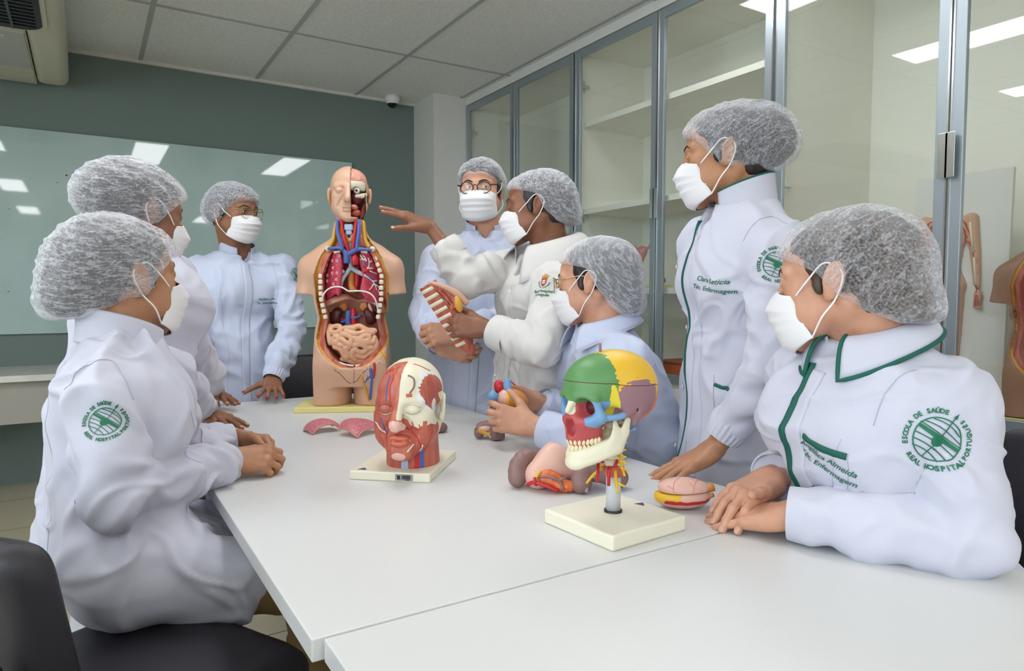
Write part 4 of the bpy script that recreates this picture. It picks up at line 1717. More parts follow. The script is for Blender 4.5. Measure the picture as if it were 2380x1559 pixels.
def person(key, label, S):
    """S: measured joints (world) and clothing of one person"""
    rng = random.Random(key)
    seed = S['seed']
    B = frame(S['body'])
    for hd, s_ in zip(S['hands'], S.get('order', 'RL')):
        w_, e_ = np.asarray(hd['wrist'], float), np.asarray(S['el' + s_], float)
        S['wr' + s_] = w_ + unit(e_ - w_) * S.get('back' + s_, 0.022)
        hd['elbow'] = e_
    pel = np.asarray(S['pel'], float)
    base = V3(pel[0], pel[1], 0)
    root = thing('person', label, 'person', base, 'people in white coats')
    b = lambda p: (np.asarray(p, float) - base) @ B
    wld = lambda pc: pc.tf(B, base)
    sc = S.get('hs', 1.0)
    head, nbw = np.asarray(S['head'], float), np.asarray(S['neck'], float)
    Rh = frame(S['face'], S.get('hup', (0, 0, 1)))
    hloc = lambda p: (np.asarray(p, float) - head) @ Rh / sc
    hw = lambda pc: (setattr(pc, 'V', pc.V * sc), pc.tf(Rh, head))[1]
    male = S.get('male', False)
    W, D = S.get('w', 1.0), S.get('d', 1.0)
    # ---- body (skin): head and neck, hands and forearms, hidden trunk and legs in one mesh
    nb = hloc(nbw)
    hf, hp = head_pieces(nb, male)
    htree = bvh(hp)
    skin = [hw(hp)]
    for hnd in S['hands']:
        kw = dict(hnd)
        nl = kw.pop('nailmat', 1)
        skin += hand(nail=1, **kw)
    bpel, bnk = b(pel), b(nbw)
    spine = lambda t: bpel + (bnk - bpel) * t + V3(0, S.get('arch', 0.0) * math.sin(math.pi * t), 0)
    bj = {k: b(S[k]) for k in ('shR', 'elR', 'wrR', 'shL', 'elL', 'wrL')}
    legs = [[b(q) for q in lg] for lg in S['legs']]

    def trunk(f, g, hem=None):
        """blend the trunk into a field, grown by g"""
        secs = []
        for t, rx, ry in ((0.0, .178, .125), (.2, .172, .122), (.42, .150, .112), (.66, .160, .120), (.82, .158, .104), (.93, .115, .082), (1.0, .070, .066)):
            c = spine(t)
            secs.append((c[0], c[1], c[2], rx * W + g, ry * D + g))
        if hem:
            for z, rx, ry, dy in hem:
                secs.append((bpel[0], bpel[1] + dy, z, rx * W + g, ry * D + g))
        f.loft(secs, k=0.02, p=2.25)
        for s in ('R', 'L'):
            sh = bj['sh' + s]
            a = bnk + (sh - bnk) * 0.28 + V3(0, 0, -0.030)
            f.cone(a, sh + V3(0, 0, -0.012), 0.040 + g * .6, 0.056 + g * .7, k=0.045)
            if not male:
                c = spine(0.66)
                sx = 0.070 * W * (1 if s == 'R' else -1)
                f.ell((c[0] + sx, c[1] + 0.075 * D, c[2] + 0.005), (0.068 + g * .5, 0.058 + g * .5, 0.066 + g * .5), k=0.06)
            else:
                c = spine(0.45)
                f.ell((c[0], c[1] + 0.05, c[2]), (0.13, 0.10, 0.14), k=0.06)

    allp = np.array([bpel, bnk, *bj.values()])
    f = Field(allp.min(0) - 0.28, allp.max(0) + (0.28, 0.28, 0.1), 0.015)
    trunk(f, -0.022)
    for s in ('R', 'L'):
        f.chain([bj['sh' + s], bj['el' + s], bj['el' + s] + (bj['wr' + s] - bj['el' + s]) * 0.5], [0.040, 0.032, 0.026], k=0.03)
    v, q = f.mesh(1)
    skin.append(wld(Piece(v, q, 0)))
    body = make('body', skin, [M[S['skin']], M[S.get('nails', 'nail')]], root)
    # ---- eyes, brows, hair, cap, mask
    gz = hloc(S['look']) if 'look' in S else V3(0, 1, 0)
    gz = unit(gz)
    gz = unit(V3(np.clip(gz[0], -.55, .55), max(gz[1], .6), np.clip(gz[2], -.35, .2)))
    for e in eye_pieces(gz):
        make('eye', hw(e), [M['eye_white'], M['iris_dark'], M['pupil']], body)
    for e in brow_pieces(htree):
        make('eyebrow', hw(e), M['brow_hair'], body)
    cap, hair = cap_pieces(S['blobs'], S['rim'], seed, **S.get('capkw', {}))
    hl = hairline_piece(S['rim'])
    make('hair', [hw(hair), hw(hl)], M[S.get('hair', 'hair_dark')], root)
    make('hair_net_cap', hw(cap), M['cap_' + key], root, label='white non-woven disposable cap')
    mp, G = mask_pieces(male)
    mk = make('face_mask', hw(mp), M['mask_cloth'], root, label='white pleated surgical mask')
    for lp in loop_pieces(G, *S.get('ears', ())):
        make('ear_loop', hw(lp), M['elastic'], mk)
    if 'glasses' in S:
        sh, r, m_, wi = S['glasses']
        fr, ln = glasses_pieces(sh, r, wi)
        gl = make('glasses', [hw(x) for x in fr], M[m_], root, label='eyeglasses with ' + ('dark round' if m_ == 'black_frame' else 'thin gold') + ' frame')
        for l_ in ln:
            l_.mi = 0
            make('lens', hw(l_), M['clear_glass'], gl)
    # ---- coat
    g = S.get('loose', 0.012)
    prims = [lambda f: trunk(f, g, S.get('hem'))]
    arms = []
    for s in ('R', 'L'):
        sh, el, wr = bj['sh' + s], bj['el' + s], bj['wr' + s]
        arms.append((sh, el, wr))
        ra = S.get('arm', 1.0)
        mid = el + (wr - el) * 0.55

        def arm(f, sh=sh, el=el, wr=wr, mid=mid, ra=ra):
            q = sh + (el - sh) * 0.22
            cr = S.get('cuff', 0.040)
            f.cone(sh + V3(0, 0, -0.012), q, 0.062 * ra, 0.063 * ra, k=0.035)
            f.cone(q, sh + (el - sh) * 0.6, 0.063 * ra, 0.062 * ra, k=0.006)
            f.cone(sh + (el - sh) * 0.6, el, 0.062 * ra, 0.056 * ra, k=0.006)
            f.cone(el, mid, 0.056 * ra, 0.052 * ra, k=0.010)
            f.cone(mid, wr + (mid - wr) * 0.25, 0.052 * ra, cr * 1.12, k=0.006)
            f.cone(wr + (mid - wr) * 0.25, wr, cr * 1.12, cr, k=0.004)
            ax = unit(wr - mid)
            u_ = unit(np.cross(ax, (0.2, 0.3, 0.93)))
            f.box(wr + ax * 0.043, (0.05, 0.05, 0.043), np.stack([u_, np.cross(ax, u_), ax], 1), 0.0, 0.0, 'sub')
        prims.append(arm)
    if S.get('seated'):
        for lg in legs:
            hip, knee = lg[0], lg[1]

            def thigh(f, hip=hip, knee=knee):
                e = hip + (knee - hip) * S.get('cover', 0.9)
                f.cone(hip, e, 0.096, 0.086, k=0.05)
            prims.append(thigh)
        k0, k1 = legs[0], legs[1]

        def lap(f):
            m0 = (k0[0] + k1[0]) / 2
            m1 = (k0[0] + (k0[1] - k0[0]) * (S.get('cover', 0.9) - 0.06) + k1[0] + (k1[1] - k1[0]) * (S.get('cover', 0.9) - 0.06)) / 2
            f.cone(m0 + V3(0, 0, 0.01), m1 + V3(0, 0, 0.01), 0.095, 0.070, k=0.06)
        prims.append(lap)
    if 'vneck' in S:
        vx, vy, vz, vr = S['vneck']

        def vn(f):
            f.ell(bnk + V3(vx, vy, vz), (vr, vr * 1.2, vr * 1.6), rotx(0.5), k=0.012, op='sub')
        prims.append(vn)
    pts = [bpel, bnk + V3(0, 0, 0.02), *bj.values()]
    if S.get('seated'):
        pts += [lg[0] for lg in legs] + [lg[1] for lg in legs]
    if S.get('hem'):
        pts += [V3(bpel[0], bpel[1], S['hem'][-1][0] + 0.2)]
    pts = np.array(pts)
    cp = coat_mesh(prims, pts.min(0) - 0.2, pts.max(0) + (0.2, 0.22, 0.06), S.get('h', 0.0065), arms, seed, S.get('fold', 1.0), S.get('bfold', 1.0))
    cp = wld(cp)
    tree = bvh(cp)
    coat = make('lab_coat', cp, M[S['coat']], root)
    S['tree'] = tree
    info = dict(root=root, coat=coat, tree=tree, B=B, base=base, b=b, bnk=bnk, spine=spine, head=head, Rh=Rh,
                w=lambda p: np.asarray(p, float) @ B.T + base)
    # cuffs
    for s in ('R', 'L'):
        el, wr = bj['el' + s], bj['wr' + s]
        st = S.get('cuffs', 'plain')
        cr = S.get('cuff', 0.040)
        if st == 'turned':
            c_ = cuff_piece(el, wr, cr + 0.008, 0.06, 0.006, flare=0.004, thick=0.005)
        elif st == 'gather':
            c_ = cuff_piece(el, wr, cr * 0.92, 0.05, 0.022, gather=True, flare=0.006, thick=0.004)
        else:
            c_ = cuff_piece(el, wr, cr + 0.002, 0.055, 0.010, thick=0.003)
        make('cuff', wld(c_), M[S['coat']], coat)
    # collar
    collar(info, S, nbw)
    # ---- trousers and shoes
    tr = Field(np.array([q for lg in legs for q in lg]).min(0) - 0.14, np.array([q for lg in legs for q in lg]).max(0) + 0.14, 0.010)
    sh_p = []
    for lg in legs:
        tr.cone(lg[0], lg[1], 0.070, 0.068, k=0.03)
        tr.cone(lg[1], lg[2] + V3(0, 0, 0.03), 0.064, 0.052, k=0.02)
        ff = Field(lg[2] + V3(-0.08, -0.12, -0.12), lg[2] + V3(0.08, 0.24, 0.08), 0.008)
        az = lg[2][2]
        ff.cone(lg[2] + V3(0, -0.03, -az + 0.045), lg[2] + V3(0, 0.14, -az + 0.035), 0.04, 0.036, k=0.02)
        ff.cone(lg[2], lg[2] + V3(0, -0.02, -az + 0.05), 0.04, 0.04, k=0.02)
        ff.cut(lambda X, Y, Z: (0.002 - Z) + 0 * X, 0.004)
        v, q = ff.mesh(1)
        sh_p.append(wld(Piece(v, q)))
    v, q = tr.mesh(2)
    n = vnormals(v, q)
    v = v + n * (0.006 * ridge(v * np.array([12, 12, 9]) + seed) ** 3)[:, None]
    make('trousers', wld(Piece(v, q)), M[S.get('trousers', 'trouser_white')], root)
    for p_ in sh_p:
        make('shoe', p_, M['shoe_dark'], root)
    return info


def collar(I, S, nbw):
    """stand or turned-down collar round the neck base"""
    kind = S.get('collar', 'stand')
    c0 = I['bnk']
    gap = S.get('gap', 0.30)
    up = unit(I['b'](S['head']) - c0)
    up = unit(up * 0.5 + V3(0, 0, 1))
    fwd = unit(V3(0, 1, -0.30))
    nu, nv = 61, 15
    G = np.zeros((nu, nv, 3))
    r0, hgt = S.get('cr', 0.066), S.get('ch', 0.050)
    edge = []
    for a in range(nu):
        th = gap + (2 * math.pi - 2 * gap) * a / (nu - 1)
        fr = 0.5 + 0.5 * math.cos(th)
        dirv = math.cos(th) * fwd + math.sin(th) * V3(1, 0, 0)
        for k in range(nv):
            t = k / (nv - 1)
            if kind == 'stand':
                r = r0 * (1.10 - 0.12 * t + 0.08 * t * t)
                z = -0.028 + (hgt + 0.028) * t * (1 - 0.18 * fr ** 3)
                G[a, k] = c0 + dirv * r + up * z + V3(0, -0.010 + 0.016 * fr, 0)
            else:
                L = S.get('cl', 0.058) * (0.85 + 0.55 * fr ** 4)
                if t < 0.4:
                    s = t / 0.4
                    r, z = r0 * (1.08 - 0.05 * s), -0.025 + (0.025 + hgt) * s
                else:
                    s = (t - 0.4) / 0.6
                    r = r0 * 1.03 + 0.010 * math.sin(s * math.pi * 0.5) + L * 0.62 * s
                    z = hgt + 0.006 * math.sin(s * math.pi) - L * (0.55 + 0.15 * fr) * s * s - 0.2 * L * s
                G[a, k] = c0 + dirv * r + up * z + V3(0, -0.008 + 0.02 * fr, 0)
        edge.append(G[a, -1].copy())
    p = grid_sheet(G, 0.0028, 0)
    p.tf(I['B'], I['base'])
    col = make('collar', p, M[S['coat']], I['coat'])
    if not S.get('trim'):
        path = np.array(edge)
        if kind != 'stand':
            path = np.concatenate([G[0, 6:-1], path, G[-1, 6:-1][::-1]])
        t = tube(path, 0.0016, 6)
        t.tf(I['B'], I['base'])
        make('edge_shade', t, M['seam'], col)  # shading line along the collar edge, put in as a darker tube
    if S.get('trim'):
        path = np.array(edge)
        if kind != 'stand':
            path = np.concatenate([G[0, 6:-1], path, G[-1, 6:-1][::-1]])
        t = tube(path, 0.0034 if kind == 'stand' else 0.0038, 8)
        t.tf(I['B'], I['base'])
        make('piping', t, M['trim_green'], col, label='green piping')


def standing_legs(pel, body, w=0.085):
    B = frame(body)
    out = []
    for s in (1, -1):
        h = np.asarray(pel) + B[:, 0] * s * w + V3(0, 0, -0.03)
        out.append([h, V3(h[0], h[1], 0.47) + B[:, 0] * s * 0.01, V3(h[0], h[1], 0.09) + B[:, 0] * s * 0.015 - B[:, 1] * 0.02])
    return out


def seated_legs(pel, fwd, knee=0.43, kz=0.5, w=0.09, spread=0.05):
    B = frame(fwd)
    out = []
    for s in (1, -1):
        h = np.asarray(pel) + B[:, 0] * s * w + V3(0, 0, -0.01)
        k = h + B[:, 0] * s * spread + B[:, 1] * knee
        k = V3(k[0], k[1], kz)
        out.append([h, k, V3(k[0], k[1], 0.09) + B[:, 1] * 0.03])
    return out


HEM = lambda top, z1, r=1.0: [(top, .185, .130, 0.0), ((top + z1) / 2, .200 * r, .150 * r, 0.0), (z1, .215 * r, .165 * r, 0.0)]
LOOK = V3(0.85, 2.45, 1.25)
CAST = {}
# --- A: seated front left
pel = V3(0.045, 1.55, 0.655)
bodyA = (1, 0.30, 0)
CAST['A'] = person('A', 'person seated at front left with clasped hands, white coat with emblem on sleeve', dict(
    seed=1.3, h=0.005, bfold=1.5, skin='skin_tan', coat='coat_lilac', body=bodyA, face=(0.87, 0.49, 0.03), hup=(-0.10, -0.02, 1), head=P(288, 642, 1.40), neck=P(283, 782, 1.375),
    hs=1.0, look=LOOK, pel=pel, shR=P(222, 895, 1.275), elR=P(268, 1158, 1.225), shL=P(365, 860, 1.54), elL=P(400, 1050, 1.66),
    legs=[[V3(0.05, 1.46, 0.64), V3(0.40, 1.43, 0.57), V3(0.42, 1.50, 0.09)], [V3(0.02, 1.64, 0.64), V3(0.43, 1.72, 0.57), V3(0.5, 1.76, 0.09)]], seated=True, cover=0.52,
    trousers='trouser_khaki', rim='over_ear', w=0.78, d=0.88, arm=1.0, cuff=0.041, arch=-0.02,
    blobs=[((0, -0.040, 0.045), (0.094, 0.116, 0.088)), ((0, -0.095, -0.010), (0.084, 0.082, 0.080)), ((0, -0.125, -0.050), (0.055, 0.05, 0.045)), ((0, 0.03, 0.058), (0.078, 0.066, 0.046))],
    capkw=dict(kfold=(10, 14, 52), rot=rotx(-0.55), amp=0.0045),
    hands=[dict(wrist=P(532, 1070, 1.58), fdir=IM(1, 0.05, 0.22), dors=IM(-0.15, 0.75, -0.62), left=False, curls=[(38, 62, 30), (42, 66, 32), (46, 68, 32), (50, 66, 30)], thumb=(0.25, 0.2, 0.35, 0.4), elbow=0, scale=0.95),
           dict(wrist=P(555, 1020, 1.75), fdir=IM(1, -0.15, -0.20), dors=IM(0.45, 0.55, 0.62), left=True, curls=[(40, 62, 34), (42, 66, 34), (44, 66, 34), (46, 66, 34)], spread=(4, 1, -2, -5), thumb=(0.3, 0.1, 0.4, 0.4), elbow=P(385, 1050, 1.60), scale=0.95)],
    collar='stand', gap=0.35, ch=0.040))
# --- B: leaning on table behind A
pel = V3(0.06, 1.86, 0.86)
bodyB = (0.85, 0.52, 0)
CAST['B'] = person('B', 'standing person leaning both hands on table behind the seated person at left', dict(
    seed=4.7, skin='skin_brown', coat='coat_lilac', body=bodyB, face=(0.89, 0.43, -0.16), head=P(326, 492, 1.74), neck=P(335, 600, 1.70),
    hs=1.0, look=V3(0.8, 2.3, 0.8), pel=pel, shR=P(305, 668, 1.58), elR=P(375, 850, 1.70), wrR=P(468, 950, 1.98), shL=P(400, 640, 1.88), elL=P(440, 800, 1.98), wrL=P(490, 905, 2.10),
    legs=standing_legs(pel, bodyB), hem=HEM(0.80, 0.56), rim='over_ear', w=0.88, d=0.95, cuff=0.040, cuffs='gather',
    blobs=[((0, -0.045, 0.050), (0.098, 0.122, 0.085)), ((0, -0.098, 0.012), (0.086, 0.080, 0.072)), ((0, 0.045, 0.056), (0.074, 0.060, 0.040))],
    capkw=dict(kfold=(10, 16, 50), rot=rotx(-0.35), amp=0.0042),
    hands=[dict(wrist=PZ(476, 955, 0.805), fdir=PZ(582, 1003, 0.762) - PZ(476, 955, 0.805), dors=(0.1, -0.2, 1), left=False, curls=[(3, 5, 3)] * 4, spread=(12, 3, -6, -16), thumb=(0.6, 0.35, 0.2, 0.2), elbow=P(375, 850, 1.70)),
           dict(wrist=PZ(495, 908, 0.815), fdir=PZ(588, 968, 0.762) - PZ(495, 908, 0.815), dors=(0.2, 0.1, 1), left=True, curls=[(3, 5, 3)] * 4, spread=(14, 4, -6, -18), thumb=(0.7, 0.35, 0.2, 0.2), elbow=P(440, 800, 1.98))],
    collar='stand', gap=0.3))
# --- C: standing, thin glasses
pel = V3(0.55, 3.17, 0.86)
bodyC = (0.22, -0.97, 0)
CAST['C'] = person('C', 'standing person with thin metal glasses and red nails before the glass board', dict(
    seed=7.1, order='LR', skin='skin_brown', nails='nail_red', coat='coat_blue', body=bodyC, face=(0.56, -0.82, -0.10), head=P(545, 492, 2.9), neck=P(553, 590, 2.97),
    look=V3(1.3, 2.1, 1.35), pel=pel, shR=P(458, 628, 2.90), elR=P(438, 770, 2.80), wrR=P(470, 880, 2.66), shL=P(652, 622, 3.03), elL=P(680, 765, 2.98), wrL=P(637, 868, 2.83),
    legs=standing_legs(pel, bodyC), hem=HEM(0.80, 0.52), rim='over_ear', w=0.96, d=0.9, cuff=0.042, cuffs='gather', glasses=('square', 0.026, 'gold_wire', 0.0011),
    blobs=[((0, -0.030, 0.050), (0.092, 0.112, 0.082)), ((0.0, -0.095, 0.0), (0.09, 0.07, 0.078)), ((0, 0.040, 0.055), (0.074, 0.062, 0.048))],
    capkw=dict(kfold=(30, 12, 30), pleat=(0.01, 0.10, 0.075), amp=0.003),
    hands=[dict(wrist=PY(634, 882, 2.88), fdir=PZ(629, 938, 0.762) - PY(634, 882, 2.88), dors=(0.0, -0.55, 0.9), left=True, curls=[(3, 6, 4)] * 4, spread=(18, 6, -6, -20), thumb=(0.8, 0.25, 0.1, 0.1), elbow=P(680, 765, 2.98), scale=0.98),
           dict(wrist=P(480, 905, 2.64), fdir=IM(0.3, -0.8, -0.3), dors=IM(-0.4, 0.4, -0.8), left=False, curls=[(10, 15, 8)] * 4, elbow=P(438, 770, 2.80))],
    collar='stand', gap=0.42, vneck=(0, 0.062, -0.005, 0.026)))
# --- D: man with round dark glasses
pel = V3(1.40, 2.55, 0.88)
bodyD = (-0.50, -0.86, 0)
CAST['D'] = person('D', 'person in blue-white coat with round dark glasses and joined hands beside the white column', dict(
    seed=9.4, male=True, skin='skin_light', coat='coat_blue', body=bodyD, face=(-0.66, -0.75, -0.06), head=P(1118, 440, 2.78), neck=P(1128, 540, 2.84),
    look=V3(1.2, 1.2, 1.45), pel=pel, shR=P(1022, 600, 2.74), elR=P(990, 735, 2.66), wrR=P(1022, 800, 2.52), shL=P(1222, 590, 2.92), elL=P(1190, 745, 2.78), wrL=P(1088, 780, 2.58),
    legs=standing_legs(pel, bodyD, 0.1), hem=HEM(0.82, 0.52, 1.05), rim='half_ear', w=1.05, d=1.1, arm=1.08, cuff=0.043, hs=1.03, glasses=('round', 0.0245, 'black_frame', 0.0017),
    blobs=[((0, -0.020, 0.050), (0.088, 0.105, 0.080)), ((0, 0.040, 0.060), (0.074, 0.062, 0.046)), ((0, -0.06, 0.02), (0.09, 0.075, 0.07))],
    capkw=dict(kfold=(34, 12, 30), pleat=(0.0, 0.095, 0.075), amp=0.0025),
    hands=[dict(wrist=P(1024, 806, 2.52), fdir=IM(0.95, -0.22, -0.1), dors=IM(-0.2, -0.2, -1), left=False, curls=[(30, 40, 20)] * 4, elbow=P(990, 735, 2.66), scale=1.05),
           dict(wrist=P(1066, 772, 2.43), fdir=IM(-1, -0.05, -0.15), dors=IM(-0.25, 0.35, -1), left=True, curls=[(34, 55, 25), (38, 58, 25), (42, 58, 25), (46, 58, 25)], thumb=(0.75, -0.3, 0.1, 0.1), elbow=P(1190, 745, 2.78), scale=1.08)],
    collar='stand', gap=0.5, cr=0.074, vneck=(0, 0.068, 0.0, 0.024)))
# --- E: instructor with raised hand
pel = V3(1.36, 1.98, 0.86)
bodyE = (-0.93, 0.05, 0)
shR, elR, wrR = P(1200, 618, 2.48), P(1090, 648, 2.28), P(1028, 572, 2.30)
CAST['E'] = person('E', 'person in ivory coat with red crest, raising one open hand beside the torso model', dict(
    backR=0.075, backL=0.045,
    seed=12.2, skin='skin_dark', coat='coat_ivory', body=bodyE, face=(-0.76, 0.65, -0.06), hup=(0.05, 0, 1), head=P(1246, 480, 2.32), neck=P(1272, 592, 2.34),
    look=V3(0.8, 2.5, 1.35), pel=pel, shR=shR, elR=elR, wrR=wrR, shL=P(1305, 655, 2.17), elL=P(1262, 808, 2.06), wrL=P(1150, 768, 2.16),
    legs=standing_legs(pel, bodyE, 0.1), hem=HEM(0.80, 0.52, 1.08), rim='behind_ear', w=1.08, d=1.1, arm=1.12, cuff=0.046, cuffs='turned', ears=((0.085, -0.036, 0.006), (0.083, -0.022, -0.034)),
    blobs=[((0, -0.040, 0.048), (0.088, 0.108, 0.078)), ((0, -0.095, -0.004), (0.078, 0.068, 0.070)), ((0, -0.112, -0.055), (0.06, 0.050, 0.046)), ((0, 0.030, 0.062), (0.072, 0.060, 0.042))],
    capkw=dict(kfold=(10, 44, 22), rot=rotx(0.6), amp=0.0035),
    hands=[dict(wrist=P(1000, 527, 2.28), fdir=IM(-0.93, 0.42, -0.08), dors=IM(0.35, 0.85, -0.30), left=False, curls=[(8, 4, 4), (4, 6, 4), (8, 8, 6), (12, 10, 8)], spread=(3, 1, -1, -3), thumb=(0.30, 0.25, 0.15, 0.1), elbow=elR),
           dict(wrist=P(1125, 762, 2.17), fdir=IM(-1, 0.12, 0.05), dors=IM(-0.15, 0.35, -1), left=True, curls=[(22, 34, 16), (34, 48, 26), (42, 58, 34), (48, 62, 34)], spread=(8, 2, -3, -8), thumb=(0.35, 0.15, 0.25, 0.2), elbow=P(1262, 808, 2.06))],
    collar='fold', gap=0.50, ch=0.052, cl=0.095, cr=0.094, vneck=(0, 0.085, -0.03, 0.036)))
# --- F: seated, holding heart model
pel = V3(1.47, 1.52, 0.60)
bodyF = (-0.95, 0.28, 0)
CAST['F'] = person('F', 'seated person with gold glasses holding the small heart model, seen behind the skull', dict(
    seed=15.8, order='LR', backL=0.04, skin='skin_light', coat='coat_blue', body=bodyF, face=(-0.55, 0.83, -0.10), head=P(1378, 652, 1.98), neck=P(1402, 760, 1.98),
    look=P(1150, 900, 1.9), pel=pel, shL=P(1452, 832, 1.82), elL=P(1372, 1030, 1.78), wrL=P(1268, 1002, 1.84), shR=P(1345, 815, 2.12), elR=P(1352, 992, 2.12), wrR=P(1262, 938, 2.05),
    legs=seated_legs(pel, bodyF, kz=0.54), seated=True, rim='low_bag', w=0.95, cuff=0.042, cuffs='turned', hair='hair_dark', glasses=('square', 0.0255, 'gold_wire', 0.0013),
    ears=((0.085, -0.036, 0.006), (0.083, -0.022, -0.034)),
    blobs=[((0, -0.045, 0.045), (0.092, 0.115, 0.084)), ((0, -0.090, -0.025), (0.084, 0.074, 0.085)), ((0, -0.098, -0.085), (0.066, 0.056, 0.045)), ((0, 0.020, 0.056), (0.074, 0.064, 0.044))],
    capkw=dict(kfold=(16, 34, 8), rot=rotx(0.4), amp=0.0022),
    hands=[dict(wrist=P(1236, 988, 1.86), fdir=IM(-1, 0.24, 0.02), dors=IM(-0.2, 0.25, -1), left=True, curls=[(30, 34, 18), (38, 44, 22), (44, 48, 24), (48, 50, 24)], spread=(12, 3, -4, -12), thumb=(0.55, 0.25, 0.2, 0.2), elbow=P(1372, 1030, 1.78), scale=0.98),
           dict(wrist=P(1248, 932, 2.03), fdir=IM(-1, 0.06, 0.0), dors=IM(0.1, 0.45, 1), left=False, curls=[(35, 40, 20)] * 4, thumb=(0.45, 0.3, 0.2, 0.2), elbow=P(1330, 960, 2.15), scale=0.98)],
    collar='fold', gap=0.5, ch=0.030, cl=0.06, vneck=(0, 0.066, -0.02, 0.032)))
# --- G: standing right
pel = V3(1.45, 1.20, 0.86)
bodyG = (-0.86, 0.50, 0)
CAST['G'] = person('G', 'standing person in green-trimmed stand collar coat, profile, one palm on table', dict(
    seed=18.5, order='LR', backL=0.05, h=0.005, skin='skin_tan', coat='coat_lilac', body=bodyG, face=(-0.56, 0.83, -0.06), hup=(0.0, 0.0, 1), head=P(1688, 360, 1.68), neck=P(1722, 478, 1.68),
    look=V3(0.8, 2.4, 1.35), pel=pel, shL=P(1798, 572, 1.55), elL=P(1808, 830, 1.52), wrL=P(1688, 985, 1.585), shR=P(1640, 560, 1.84), elR=P(1668, 790, 1.92), wrR=P(1640, 930, 1.78),
    legs=standing_legs(pel, bodyG), hem=HEM(0.80, 0.50), rim='over_ear', w=0.93, d=0.98, cuff=0.042, cuffs='gather', trim=True,
    blobs=[((0, -0.040, 0.050), (0.094, 0.118, 0.080)), ((0, -0.105, 0.025), (0.090, 0.088, 0.085)), ((0, 0.035, 0.058), (0.074, 0.062, 0.044))],
    capkw=dict(kfold=(10, 34, 16), rot=rotx(-0.75), amp=0.0036),
    hands=[dict(wrist=P(1662, 1040, 1.585), fdir=PZ(1548, 1103, 0.762) - P(1662, 1040, 1.585), dors=IM(-0.45, 0.9, -0.1), left=True, curls=[(2, 5, 3)] * 4, spread=(14, 5, -4, -12), thumb=(0.7, 0.2, 0.1, 0.1), elbow=P(1795, 830, 1.52)),
           dict(wrist=P(1700, 965, 1.86), fdir=IM(-0.1, -0.9, 0.1), dors=IM(0.3, 0.1, -0.9), left=False, curls=[(15, 20, 10)] * 4, elbow=P(1610, 780, 1.86))],
    collar='stand', gap=0.55, ch=0.058, cr=0.070, vneck=(0, 0.066, -0.02, 0.030)))
# --- H: seated front right
pel = V3(1.36, 0.68, 0.62)
bodyH = (-0.97, 0.22, 0)
CAST['H'] = person('H', 'seated person with hands laid on table at front right, coat with green piping', dict(
    seed=22.9, order='LR', backL=0.0, h=0.005, skin='skin_light', coat='coat_lilac', body=bodyH, face=(-0.27, 0.96, -0.10), hup=(0.06, -0.1, 1), head=P(1950, 650, 1.21), neck=P(2030, 798, 1.20),
    look=V3(0.8, 2.3, 1.2), pel=pel, shL=P(2205, 925, 1.10), elL=P(2255, 1255, 1.045), wrL=P(1900, 1205, 1.19), shR=P(1880, 860, 1.36), elR=P(1905, 1060, 1.44), wrR=P(1800, 1115, 1.36),
    legs=seated_legs(pel, bodyH, kz=0.54), seated=True, rim='half_ear', w=0.96, d=1.0, arm=1.05, cuff=0.043, hair='hair_brown', trim=True, arch=0.075,
    blobs=[((0, -0.045, 0.045), (0.094, 0.122, 0.088)), ((0, -0.092, -0.020), (0.086, 0.074, 0.086)), ((0, -0.122, -0.072), (0.052, 0.046, 0.042)), ((0, 0.030, 0.058), (0.076, 0.064, 0.046))],
    capkw=dict(kfold=(8, 14, 22), rot=rotx(0.6), amp=0.0024),
    hands=[dict(wrist=PZ(1848, 1194, 0.80), fdir=PZ(1660, 1200, 0.762) - PZ(1848, 1196, 0.80), dors=(-0.1, -0.25, 1), left=True, curls=[(2, 5, 3)] * 4, spread=(5, 1, -3, -7), thumb=(0.3, 0.2, 0.2, 0.1), elbow=P(2255, 1255, 1.045), scale=1.0),
           dict(wrist=PZ(1793, 1112, 0.825), fdir=PZ(1672, 1178, 0.795) - PZ(1793, 1112, 0.825), dors=(-0.15, -0.1, 1), left=False, curls=[(18, 22, 8)] * 4, spread=(8, 3, -3, -9), thumb=(-0.05, -0.32, 0.0, 0.0), elbow=P(1905, 1060, 1.44), scale=0.98)],
    collar='fold', gap=0.32, ch=0.036, cl=0.050))
# ------------------------------------------------------------------ embroidery, piping, seams
def spot(I, px, py):
    d = Vector(unit(_ray(px, py)))
    hit, n, _, dist = I['tree'].ray_cast(Vector(_cp), d)
    if hit is None:
        return None, None
    n = np.array(n)
    if n @ np.array(d) > 0:
        n = -n
    return np.array(hit), n


def path_on(I, pix, n=8):
    pts = [spot(I, *p)[0] for p in pix]
    pts = [p for p in pts if p is not None]
    return spline(pts, n)


def emblem(key, px, py, R, name='emblem', tilt=0.0, art=None, mats=None):
    I = CAST[key]
    c, n = spot(I, px, py)
    if c is None:
        return None
    # average the cloth direction round the spot
    nn = [spot(I, px + dx, py + dy)[1] for dx in (-25, 0, 25) for dy in (-25, 0, 25)]
    n = unit(sum(q for q in nn if q is not None))
    up = unit(V3(0, 0, 1) - n * n[2])
    right = np.cross(up, n)
    c_, s_ = math.cos(tilt), math.sin(tilt)
    right, up = right * c_ + up * s_, up * c_ - right * s_
    ps = art if art is not None else school_emblem(R)
    return make(name, place_flat(ps, c + n * 0.002, right, up, I['tree'], 0.0017), mats or M['thread_green'], I['coat'], label='green embroidery' if mats is None else 'red and gold crest with green lettering')


